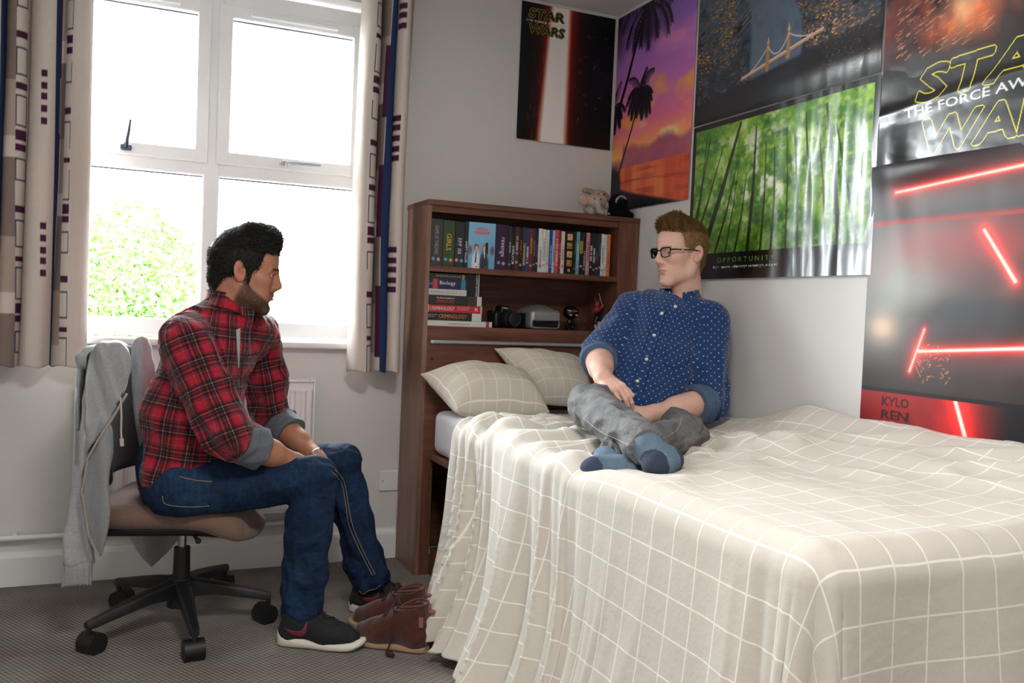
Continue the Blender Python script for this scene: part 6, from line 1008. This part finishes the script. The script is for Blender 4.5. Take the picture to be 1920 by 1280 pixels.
# shirt
lo, hi = pair(K['sR'], K['sL'], K['pel'], K['eR'], K['eL'], K['nk']); S_ = SDF(lo - .17, hi + .15, .0042)
S_.cone(K['pel'] + [-.01, -.01, -.005], K['bel'], .128, .128, 0, flat=(shB, 1.22)); S_.cone(K['bel'], K['ch'], .128, .122, .05, flat=(shB, 1.22)); S_.cone(K['ch'] + [0, 0, .015], K['nk'] + [.012, .006, -.070], .108, .060, .05); S_.cone(K['sR'] + shB*.01, K['sL'] - shB*.01, .064, .064, .05); S_.cone(K['sR'] + shB*.07 + [0, 0, .025], K['nk'] + [.022, .012, -.022], .054, .046, .035); S_.cone(K['sL'] - shB*.07 + [0, 0, .025], K['nk'] + [.022, .012, -.022], .054, .046, .035)
S_.cone(K['sR'], K['eR'], .068, .062, .03); S_.cone(K['sL'], K['eL'], .068, .066, .03); axR = (K['wR'] - K['eR'])/np.linalg.norm(K['wR'] - K['eR']); axL = (K['wL'] - K['eL'])/np.linalg.norm(K['wL'] - K['eL']); cR = K['eR'] + axR*.03; cL = K['eL'] + axL*.045; S_R = sleeve_end(K['eR'], cR, axR, .060, .058); S_L = sleeve_end(K['eL'], cL, axL, .066, .062)
S_.plane(K['pel'] + [0, 0, -.055], (-.15, -.1, -1)); S_.plane((-.012, 0, 0), (1, 0, 0))
fT = np.array([shB[1], -shB[0], 0]); fT /= np.linalg.norm(fT); upC = fT*.50 + np.array([0, 0, 1.0]); upC /= np.linalg.norm(upC); cC = K['nk'] + fT*.012 + [0, 0, .012]; S_.cone(cC - upC*.004 + fT*.004, cC + upC*.2 + fT*.01, .0645, .070, .004, 'sub')
sgB = [(K['pel'], K['bel'], .14, .011, .10, .9, .008), (K['bel'], K['ch'], .14, .008, .12, .9, .005), (K['sR'], K['eR'], .065, .004, .07, .6, .008), (K['sL'], K['eL'], .066, .005, .08, .6, .010), (K['eR'], cR, .06, .006, .03, .3, .006), (K['eL'], cL, .064, .007, .03, .3, .006)]
uB = [(K['pel'], K['ch'] + [0, 0, .07], .15, -fT), (K['sR'] + [0, 0, .02], K['eR'], .066, (0, 1, .3)), (K['sL'] + [0, 0, .02], K['eL'], .066, (1, 1, .3)), (K['eR'], cR, .06, (0, 1, .3)), (K['eL'], cL, .064, (1, 1, .3))]
shirtB, bvB = garment('shirt', [S_, S_R, S_L], sgB, uB, dots, pB_, 21)
for el, ax, l0, l1, rr_, sd in ((K['eR'], axR, .012, .062, .062, 5), (K['eL'], axL, .020, .082, .067, 6)): a_, b_ = el + ax*l0, el + ax*l1; cuff('cuff', *[q + d for q, d in zip(pair(a_, b_), (-.10, .10))], a_, b_, rr_ + .004, rr_*.98 + .004, rr_*.80, blue_in, pB_, (0, 0, 1), seed=sd)['label'] = 'turned back pale blue cuff'
collar('collar', cC + upC*.010, upC, fT, .066, .30, .040, .054, dots, pB_, .036, .022, .15, bvB)
ivory = mat('ivory_button', '#d8d2c0', .3)
for px_ in ((-0.42, -1.147, 1.13), (-0.44, -1.134, 1.052), (-0.48, -1.156, 0.969), (-0.52, -1.168, 0.894), (-0.4, -1.197, 1.155)):
    l, n = hit_surface(bvB, px_); b = BM(); b.cyl(l, l + n*.004, .0062 if px_[2] < 1.17 else .005, n=14); b.cyl(l + n*.004, l + n*.0046, .0045, n=12); parented(b.done('button', ivory, smooth=True), pB_)
seam_tube('placket_edge', bvB, [(-0.42, -1.175, 1.145), (-0.44, -1.167, 1.053), (-0.48, -1.19, 0.967), (-0.5, -1.177, 0.858)], .0016, mat('dark_blue_edge', '#14284e', .9), pB_, .0012); seam_tube('placket_edge', bvB, [(-0.42, -1.109, 1.134), (-0.44, -1.096, 1.045), (-0.48, -1.115, 0.958), (-0.52, -1.139, 0.872)], .0012, mat('dark_blue_edge', '#14284e', .9), pB_, .0008)
seam_tube('pocket_edge', bvB, [(-0.4, -1.171, 1.075), (-0.4, -1.156, 1.015), (-0.4, -1.148, 0.954), (-0.38, -1.192, 0.947), (-0.35, -1.217, 0.964), (-0.33, -1.196, 1.028)], .0010, mat('dark_blue_edge', '#14284e', .9), pB_, .0008)
# jeans
SJ = []
for h_, k_, a_, r1, r2, r3, r4 in (('hR', 'kR', 'aR', .080, .064, .056, .046), ('hL', 'kL', 'aL', .070, .056, .054, .046)):
    lo, hi = pair(K[h_], K[k_], K[a_], K['pel']); S_ = SDF(lo - .17, hi + .15, .004); S_.cone(K['pel'] + [.02, .02, -.02], K['pel'] + [-.01, -.01, -.04], .100, .095, 0, flat=(shB, 1.2)); mid = K[k_]*.5 + K[a_]*.5; S_.cone(K[h_], K[k_], r1, r2, .03); S_.cone(K[k_], mid, r2*.97, r3, .012); S_.cone(mid, K[a_], r3, r4, .01); S_.cone(K['pel'] + [0, 0, -.05], K[h_], .085, r1, .03)
    d_ = (K[a_] - K[k_])/np.linalg.norm(K[a_] - K[k_]); S_.plane(K[a_] + d_*.004, d_, K[a_] - .09, K[a_] + .12); S_.plane((0, 0, .672), (0, 0, -1)); SJ.append(S_)
jB, bvK = garment('jeans', SJ, [(K['hR'], K['kR'], .075, .006, .07, .6, .006), (K['hL'], K['kL'], .075, .006, .07, .6, .006), (K['kR'], K['aR'], .058, .007, .05, .6, .009), (K['kL'], K['aL'], .058, .007, .05, .6, .010)], [(K['hR'], K['kR'], .075, (0, 0, 1)), (K['hL'], K['kL'], .075, (0, 0, 1)), (K['kR'], K['aR'], .058, (0, 0, 1)), (K['kL'], K['aL'], .058, (0, 0, 1))], jean_g, pB_, 15)
seam_tube('stitching', bvK, [(-0.7, -1.13, 0.762), (-0.7, -1.243, 0.736), (-0.7, -1.347, 0.727), (-0.7, -1.429, 0.718)], .0011, stitch_g, pB_); seam_tube('stitching', bvK, [(-0.6, -1.461, 0.743), (-0.6, -1.514, 0.767), (-0.6, -1.548, 0.799), (-0.6, -1.555, 0.821)], .0011, stitch_g, pB_)
# socks
def sockcol(P, toe, heel, axis):
    c = np.tile(lin(hx('#5d7183')), (len(P), 1)); n = vnoise(P[:, 0]*300, P[:, 1]*300, P[:, 2]*300, 3)[:, None]; c = c*(.85 + .3*n); c[np.linalg.norm(P - toe, axis=1) < .044] = lin(hx('#2a3346')); c[np.linalg.norm(P - heel, axis=1) < .038] = lin(hx('#333e52')); return c
sock_m = mat('blue_grey_sock', '#5d7183', .9, vcol=True, bump=(700, .4, .0015))
def sock(name, ank, leg_dir, heel, ball, toe, lab, seed, zfloor):
    ank, heel, ball, toe = map(T3, (ank, heel, ball, toe)); lo, hi = pair(ank, heel, ball, toe); s = SDF(lo - .09, hi + .09, .0032); s.cone(ank - T3(leg_dir)*.05, ank, .036, .036, 0); s.cone(ank, heel, .034, .031, .02); s.cone(ank, ball, .034, .030, .03); s.cone(heel, ball, .030, .029, .03); w_ = np.cross(toe - ball, [0, 0, 1]); s.cone(ball, toe, .030, .023, .02, flat=(w_, 1.25)); s.cone(ball*.6 + heel*.4, ball, .030, .031, .02, flat=(w_, 1.15)); s.plane((0, 0, zfloor), (0, 0, -1)); s.disp(lambda P: .0018*(1 - np.abs(2*vnoise(P[:, 0]*40, P[:, 1]*40, P[:, 2]*60, seed) - 1)) ); V, Q = s.mesh(); o = parented(link('sock', npmesh('sock', V, Q, col=sockcol(V, toe, heel, 0)), sock_m, smooth=True), pB_); o['label'] = lab
dR = (K['aR'] - K['kR'])/np.linalg.norm(K['aR'] - K['kR']); dL = (K['aL'] - K['kL'])/np.linalg.norm(K['aL'] - K['kL'])
sock('sock', K['aR'] + dR*.01, dR, (-0.804, -1.804, 0.742), (-0.857, -1.836, 0.738), (-0.883, -1.845, 0.735), 'blue-grey sock with a dark toe, on the upper foot', 2, .672)
sock('sock', K['aL'] + dL*.005, dL, (-0.98, -1.709, 0.702), (-0.889, -1.721, 0.704), (-0.844, -1.713, 0.704), 'blue-grey sock with a dark toe, on the lower foot', 4, .668)
# ================================================================== OFFICE CHAIR, HOODIE, BOOTS, SCRAP
ck = mat('chair_black_plastic', '#121214', .5); taupe = mat('taupe_upholstery', '#6d5549', .9, noise=(220, .18), bump=(700, .45, .0015), sheen=.2); CX, CY = -1.94, -.605
ch = thing('office_chair', 'office chair with a taupe seat on a black five-star base with castors', 'chair', (CX, CY, 0))
def PC(o): return parented(o, ch)
b = BM(); b.cyl((CX, CY, .085), (CX, CY, .27), .030, .026, 20); b.cyl((CX, CY, .07), (CX, CY, .17), .046, .040, 20); PC(b.done('column', ck, smooth=True)); b = BM(); b.cyl((CX, CY, .26), (CX, CY, .345), .0145, n=18); PC(b.done('gas_lift', chrome, smooth=True))
for (x, y) in ((-2.215, -.775), (-1.915, -.930), (-1.655, -.648), (-1.765, -.275), (-2.135, -.350)):
    d = Vector((x - CX, y - CY, 0)); L = d.length; d.normalize(); w = Vector((-d.y, d.x, 0)); b = BM(); P = []
    for f, hw, zt, zb in ((.08, .026, .165, .105), (.4, .022, .148, .108), (.75, .017, .122, .090), (.97, .015, .104, .078), (1.03, .012, .100, .080)): c = Vector((CX, CY, 0)) + d*L*f; P.append([b.b.verts.new(c + w*sx_*hw*k + Vector((0, 0, z_))) for sx_, z_, k in ((-1, zb, 1), (1, zb, 1), (1, zt - .008, 1), (.6, zt, 1), (-.6, zt, 1), (-1, zt - .008, 1))])
    for A, B_ in zip(P, P[1:]):
        for k in range(6): b.b.faces.new((A[k], A[(k+1) % 6], B_[(k+1) % 6], B_[k]))
    b.b.faces.new(P[0][::-1]); b.b.faces.new(P[-1]); PC(b.done('base_arm', ck, smooth=True))
    a = random.uniform(-.5, .5) + math.atan2(d.y, d.x) + .4; cd = Vector((math.cos(a), math.sin(a), 0)); cw = Vector((-cd.y, cd.x, 0)); c = Vector((x, y, .030)) - cd*.012; b = BM()
    for sx_ in (-1, 1): b.cyl(c + cw*sx_*.009, c + cw*sx_*.028, .0295, .027, 22)
    cas = PC(b.done('castor', mat('castor_black', '#0c0c0e', .45), smooth=True)); b = BM(); b.cyl(Vector((x, y, .055)), Vector((x, y, .095)), .0085, n=12); vs = b.cyl(c - cw*.031, c + cw*.031, .034, .034, 22); bmesh.ops.delete(b.b, geom=[v for v in vs if (v.co - c).z < .004 and (v.co - c).dot(cd) < .9], context='VERTS') if False else None; o = b.done('castor_fork', ck, smooth=True); o.parent = cas
    o.data.transform(Matrix.Translation((0, 0, .0)))
RS = np.array(Matrix.Rotation(math.radians(-13), 3, 'Z')); CC = np.array([CX, CY, 0])
def turn(V): return (np.asarray(V) - CC) @ RS.T + CC
s = SDF((CX - .33, CY - .30, .33), (CX + .36, CY + .30, .50), .004); s.bx((CX - .005, CY, .410), (.228, .220, .036), .034, 0); s.ell((CX + .17, CY, .388), (.10, .215, .038), .03); s.ell((CX - .15, CY, .424), (.09, .21, .034), .03); V, Q = s.mesh(); V[:, 2] += .006 - .050*np.clip((V[:, 0] - CX + .02)/.26, 0, 1)**2; PC(link('seat', npmesh('seat', turn(relax(V, Q, 2)), Q), taupe, smooth=True))
s = SDF((CX - .30, CY - .27, .31), (CX + .30, CY + .27, .42), .004); s.bx((CX - .03, CY, .374), (.200, .190, .022), .02, 0); s.bx((CX - .02, CY, .352), (.12, .08, .024), .015, .02); V, Q = s.mesh(); V[:, 2] -= .030*np.clip((V[:, 0] - CX - .02)/.26, 0, 1)**2; PC(link('seat_shell', npmesh('seat_shell', turn(V), Q), ck, smooth=True))
s = SDF((-2.32, CY - .28, .40), (-2.08, CY + .28, 1.0), .005); s.bx((-2.205, CY, .725), (.030, .215, .215), .03, 0); V, Q = s.mesh(); V[:, 0] += .06*((V[:, 1] - CY)/.22)**2 - .06*(V[:, 2] - .72); PC(link('backrest', npmesh('backrest', turn(V), Q), mat('chair_back_fabric', '#101014', .9), smooth=True))
b = BM(); b.tube([tuple(turn(p)) for p in ((CX - .10, CY, .352), (CX - .22, CY, .362), (CX - .275, CY, .42), (CX - .285, CY, .56), (CX - .280, CY, .70))], [.020, .022, .024, .022, .018], 10); PC(b.done('back_support', ck, smooth=True)); b = BM(); b.tube([(CX + .02, CY - .10, .352), (CX + .03, CY - .20, .348), (CX + .035, CY - .225, .345)], [.006, .006, .010], 8); PC(b.done('height_lever', ck, smooth=True))
# ---- hoodie over the backrest
hm = mat('grey_marl_jersey', '#9d9fa2', .95, spec=.1, noise=(170, .14), bump=(420, .45, .002), sheen=.2); ho = thing('hoodie', 'grey zipped hoodie draped over the back of the office chair with one sleeve hanging down', 'hoodie', (-2.21, -.61, .3))
def polyd(poly, x, z):
    d = np.full(np.broadcast(x, z).shape, 1e9); ins = np.zeros(d.shape, bool); n = len(poly)
    for i in range(n):
        (x0, z0), (x1, z1) = poly[i], poly[(i+1) % n]; ex, ez = x1 - x0, z1 - z0; t = np.clip(((x - x0)*ex + (z - z0)*ez)/(ex*ex + ez*ez), 0, 1); d = np.minimum(d, np.hypot(x - x0 - t*ex, z - z0 - t*ez)); c = ((z0 > z) != (z1 > z)) & (x < (x1 - x0)*(z - z0)/((z1 - z0) if z1 != z0 else 1e-9) + x0); ins ^= c
    return np.where(ins, -d, d)
def slab(s, pts, th, yc, k=.02, rnd=.012):
    """cloth panel: outline in x,z, thickness th, centred on y = yc(x, z)"""
    pts = np.array(pts, float)[:, [0, 2]]; lo, hi = pts.min(0) - .06, pts.max(0) + .06; sl, x, y, z = s.win((lo[0], s.lo[1], lo[1]), (hi[0], s.lo[1] + 9, hi[1])); d2 = polyd([tuple(p) for p in pts], x[:, 0], z[0, 0][None, :])[:, None, :] + rnd; dy = np.abs(y - yc(x, z)) - th + rnd; s.comb(sl, np.sqrt(np.maximum(d2, 0)**2 + np.maximum(dy, 0)**2) + np.minimum(np.maximum(d2, dy), 0) - rnd, k, 'add')
def smooth_poly(P, n=4): 
    P = np.array(P, float); m = len(P); out = []
    for i in range(m):
        a, b, c, d = P[i-1], P[i], P[(i+1) % m], P[(i+2) % m]
        for t in np.arange(n)/n: out.append(.5*((2*b) + (-a + c)*t + (2*a - 5*b + 4*c - d)*t*t + (-a + 3*b - 3*c + d)*t**3))
    return out
s = SDF((-2.42, -.95, .13), (-1.95, -.30, 1.02), .0045)
Rh = Matrix(RS); s.bx(tuple(turn((-2.205, -.575, .912))), (.050, .205, .050), .046, 0, Rh); s.bx(tuple(turn((-2.240, -.575, .80))), (.018, .19, .13), .017, .03, Rh)
slab(s, smooth_poly([(-2.126, -0.56, 0.944), (-2.043, -0.56, 0.946), (-2.03, -0.56, 0.547), (-2.076, -0.56, 0.545), (-2.099, -0.56, 0.675)]), .016, lambda x, z: -.56 + .014*np.sin(70*x), .02, .012)
slab(s, smooth_poly([(-2.241, -0.765, 0.916), (-2.221, -0.765, 0.963), (-2.186, -0.765, 0.98), (-2.131, -0.765, 0.962), (-2.109, -0.765, 0.905), (-2.118, -0.765, 0.845), (-2.133, -0.765, 0.791), (-2.171, -0.765, 0.713), (-2.222, -0.765, 0.609), (-2.249, -0.765, 0.623), (-2.249, -0.765, 0.788)]), .030, lambda x, z: -.765 + .020*np.sin(60*(x + .3*z)) - .02*(z - .8), .03)
S1 = s; S1.disp(lambda P: .010*np.abs(vnoise(P[:, 0]*22 + P[:, 2]*3, P[:, 1]*14, P[:, 2]*5, 4) - .5)*3.0 + .008*vnoise(P[:, 0]*60, P[:, 1]*40, P[:, 2]*25, 8)); V, Q = S1.mesh(); parented(link('hood_and_back', npmesh('hood_and_back', relax(V, Q, 2), Q), hm, smooth=True), ho)
s = SDF((-2.42, -.95, .10), (-2.05, -.64, .98), .0045); slab(s, smooth_poly([(-2.244, -0.745, 0.885), (-2.177, -0.745, 0.903), (-2.208, -0.745, 0.736), (-2.23, -0.745, 0.57), (-2.215, -0.745, 0.401), (-2.201, -0.745, 0.282), (-2.212, -0.745, 0.263), (-2.29, -0.745, 0.273), (-2.295, -0.745, 0.373), (-2.274, -0.745, 0.538), (-2.256, -0.745, 0.736)]), .036, lambda x, z: -.745 + .012*np.sin(40*x + 9*z), .02, .03)
s.disp(lambda P: .020*np.abs(vnoise(P[:, 0]*26 + P[:, 2]*6, P[:, 1]*20, P[:, 2]*7, 14) - .5) + .004*vnoise(P[:, 0]*60, P[:, 1]*40, P[:, 2]*30, 8)); V, Q = s.mesh(); parented(link('sleeve', npmesh('sleeve', relax(V, Q, 2), Q), hm, smooth=True), ho)
s = SDF((-2.42, -.92, .10), (-2.10, -.64, .36), .004); slab(s, [(-2.29, -0.745, 0.286), (-2.21, -0.745, 0.283), (-2.212, -0.745, 0.206), (-2.297, -0.745, 0.207)], .030, lambda x, z: -.745 + 0*x, 0, .02); s.disp(lambda P: .0022*np.sin(P[:, 0]*620)); V, Q = s.mesh(); o = parented(link('sleeve_cuff', npmesh('sleeve_cuff', V, Q), mat('grey_ribbing', '#8d8f92', .95, noise=(150, .12), bump=(300, .4, .002)), smooth=True), ho)
s = SDF((-2.40, -.98, .22), (-2.02, -.72, .76), .0045); slab(s, smooth_poly([(-2.172, -0.795, 0.726), (-2.157, -0.795, 0.659), (-2.165, -0.795, 0.543), (-2.161, -0.795, 0.444), (-2.171, -0.795, 0.361), (-2.189, -0.795, 0.302), (-2.222, -0.795, 0.378), (-2.244, -0.795, 0.506), (-2.233, -0.795, 0.608), (-2.201, -0.795, 0.673)]), .013, lambda x, z: -.797 + .016*np.sin(48*x + 4*z), .0, .010); s.disp(lambda P: .012*np.abs(vnoise(P[:, 0]*30, P[:, 1]*20, P[:, 2]*9, 24) - .5)); V, Q = s.mesh(); parented(link('front_panel', npmesh('front_panel', relax(V, Q, 1), Q), mat('grey_marl_lining', '#85878a', .95, noise=(170, .12), bump=(420, .45, .002)), smooth=True), ho)
bvP = BVHTree.FromPolygons([Vector(v) for v in V], Q.tolist()); b = BM(); P = [Vector(p) for p in ((-2.124, -0.818, 0.814), (-2.17, -0.822, 0.726), (-2.201, -0.822, 0.674), (-2.23, -0.822, 0.613), (-2.241, -0.822, 0.511), (-2.221, -0.822, 0.384), (-2.19, -0.822, 0.313))]; b.tube(P, .0042, 8); parented(b.done('zip', mat('zip_beige', '#9a9084', .5, .2), smooth=True), ho)
s = SDF((-2.20, -.60, .14), (-1.85, -.36, .46), .0045); slab(s, [(-2.128, -0.48, 0.323), (-2.027, -0.48, 0.392), (-1.918, -0.48, 0.358), (-1.93, -0.48, 0.279), (-1.984, -0.48, 0.207), (-2.033, -0.48, 0.165), (-2.078, -0.48, 0.236)], .022, lambda x, z: -.48 + .03*np.sin(30*x - 8*z), 0, .015); s.disp(lambda P: .008*np.abs(vnoise(P[:, 0]*26, P[:, 1]*20, P[:, 2]*12, 34) - .5)); V, Q = s.mesh(); o = parented(link('hem_panel', npmesh('hem_panel', relax(V, Q, 1), Q), hm, smooth=True), ho)
b = BM(); b.tube([(-2.142, -0.822, 0.803), (-2.138, -0.835, 0.747), (-2.138, -0.835, 0.704), (-2.136, -0.835, 0.672)], .0028, 7); b.tube([(-2.136, -0.835, 0.678), (-2.134, -0.835, 0.655)], .0062, 8); parented(b.done('drawstring', mat('cream_cord', '#b4a898', .9), smooth=True), ho)
# ---- suede boots
suede = mat('brown_suede', '#4a2620', .95, spec=.1, noise=(40, .25), bump=(500, .4, .0015), sheen=.4); crepe = mat('tan_crepe_sole', '#a8876c', .8); tab = mat('pale_pink_tab', '#8a5a54', .8); lining = mat('boot_lining', '#2a1714', .95)
def boot(heel, toe, lab, seed):
    M, L = shoe_frame(heel, toe); t = thing('suede_boot', lab, 'boot', (heel[0], heel[1], 0), group='pair of brown suede boots on the carpet'); f = L/.28; s = SDF((-.03, -.07, -.005), (L + .02, .07, .19), .003)
    s.cone((.045*f, 0, .05), (.050*f, 0, .155), .040, .043, 0, flat=((0, 1, 0), .98)); s.cone((.05*f, 0, .045), (.12*f, 0, .060), .038, .042, .03, flat=((0, 1, 0), .95)); s.cone((.09*f, 0, .125), (.06*f, 0, .150), .038, .036, .03); s.cone((.10*f, 0, .085), (.18*f, 0, .048), .037, .036, .04, flat=((0, 1, 0), 1.15)); s.cone((.17*f, 0, .044), (.235*f, 0, .038), .038, .030, .04, flat=((0, 1, 0), 1.28)); s.ell((.045*f, 0, .035), (.043, .036, .03), .02)
    s.plane((0, 0, .014), (0, 0, -1)); s.plane((.05, 0, .148), (.22, 0, 1)); s.cone((.055*f, 0, .09), (.060*f, 0, .20), .033, .040, .0, 'sub'); s.disp(lambda P: .003*(1 - np.abs(2*vnoise(P[:, 0]*28, P[:, 1]*18, P[:, 2]*34, seed) - 1)) - .001); V, Q = s.mesh(); up = parented(link('upper', npmesh('upper', xf(M, V), Q), suede, smooth=True), t); bv = BVHTree.FromPolygons([Vector(v) for v in V], Q.tolist())
    SV, SF = sole_mesh(L, lambda x: .002 + 0*x, lambda x: .020 + .004*np.clip((x/L - .85)/.15, 0, 1), .002, .002); parented(link('sole', npmesh('sole', xf(M, SV), SF), crepe, smooth=True), t).data.set_sharp_from_angle(angle=math.radians(50))
    def bt(b, name, m): bmesh.ops.transform(b.b, matrix=M, verts=b.b.verts[:]); return parented(b.done(name, m, smooth=True), t)
    b = BM(); b.tube([(.055*f + .046*math.cos(a), .043*math.sin(a), .150 - .010*math.cos(a) - .004*math.cos(2*a)) for a in np.linspace(0, 2*PI, 29)[:-1]], .0040, 7, closed=True); bt(b, 'top_binding', mat('boot_binding', '#5a332b', .9))
    b = BM(); b.box((-.002, -.009, .118), (.004, .009, .160), .003); b.box((-.018, -.008, .128), (.002, .008, .140), .003); bt(b, 'pull_tab', tab); b = BM()
    q = bv.ray_cast(Vector((.022*f, .2, .10)), Vector((0, -1, 0)))[0]
    if q is not None: b.box((q.x - .012, q.y - .002, .088), (q.x + .010, q.y + .0015, .122), .001); bt(b, 'side_label', tab)
    else: b.b.free()
    b = BM()
    for i in range(3):
        x = (.112 + .022*i)*f; A = []
        for y in np.linspace(-.026, .026, 9): l, n, _i, _d = bv.ray_cast(Vector((x + .007*(1 if i % 2 else -1)*(y/.026), y, .25)), Vector((0, 0, -1))); A.append(l + n*.002 if l is not None else Vector((x, y, .1)))
        b.tube(A, .0034, 6)
    c0 = bv.ray_cast(Vector((.105*f, 0, .25)), Vector((0, 0, -1)))[0] + Vector((0, 0, .004))
    for sg in (-1, 1): b.tube([c0, c0 + Vector((.012, .020*sg, .016)), c0 + Vector((.010, .042*sg, .010)), c0 + Vector((-.004, .040*sg, -.010)), c0 + Vector((.0, .012*sg, -.002))], .0032, 6)
    b.tube([c0, c0 + Vector((.004, .036, -.012)), c0 + Vector((.0, .049, -.045)), c0 + Vector((.002, .054, -.085)), Vector((c0.x + .01, .060, .020)), Vector((c0.x + .012, .070, .006))] if seed == 1 else [c0, c0 + Vector((.006, -.034, -.012)), c0 + Vector((.01, -.045, -.04))], .0030, 6); bt(b, 'laces', mat('brown_lace', '#3a1d19', .85))
    if seed == 1: b = BM(); b.tube([Vector((c0.x + .012, .068, .008)), Vector((c0.x - .002, .080, .010)), Vector((c0.x - .020, .088, .009))], [.005, .011, .006], 8); bt(b, 'tassel', mat('dark_brown_leather', '#2e1715', .6))
boot((-1.208, -1.082), (-1.422, -.905), 'front brown suede ankle boot, its lace end hanging down to the carpet', 1)
boot((-1.170, -.925), (-1.392, -.758), 'rear brown suede ankle boot, standing beside the far trainer', 2)
b = BM(); b.box((-.012, -.004, 0), (.012, .004, .0012)); o = b.done('paper_scrap', mat('white_paper', '#d8d6d0', .8)); o.location = (-1.405, -.305, .0012); o.rotation_euler = (0, 0, .2); tag(o, 'tiny white paper scrap lying on the carpet behind the feet', 'paper')
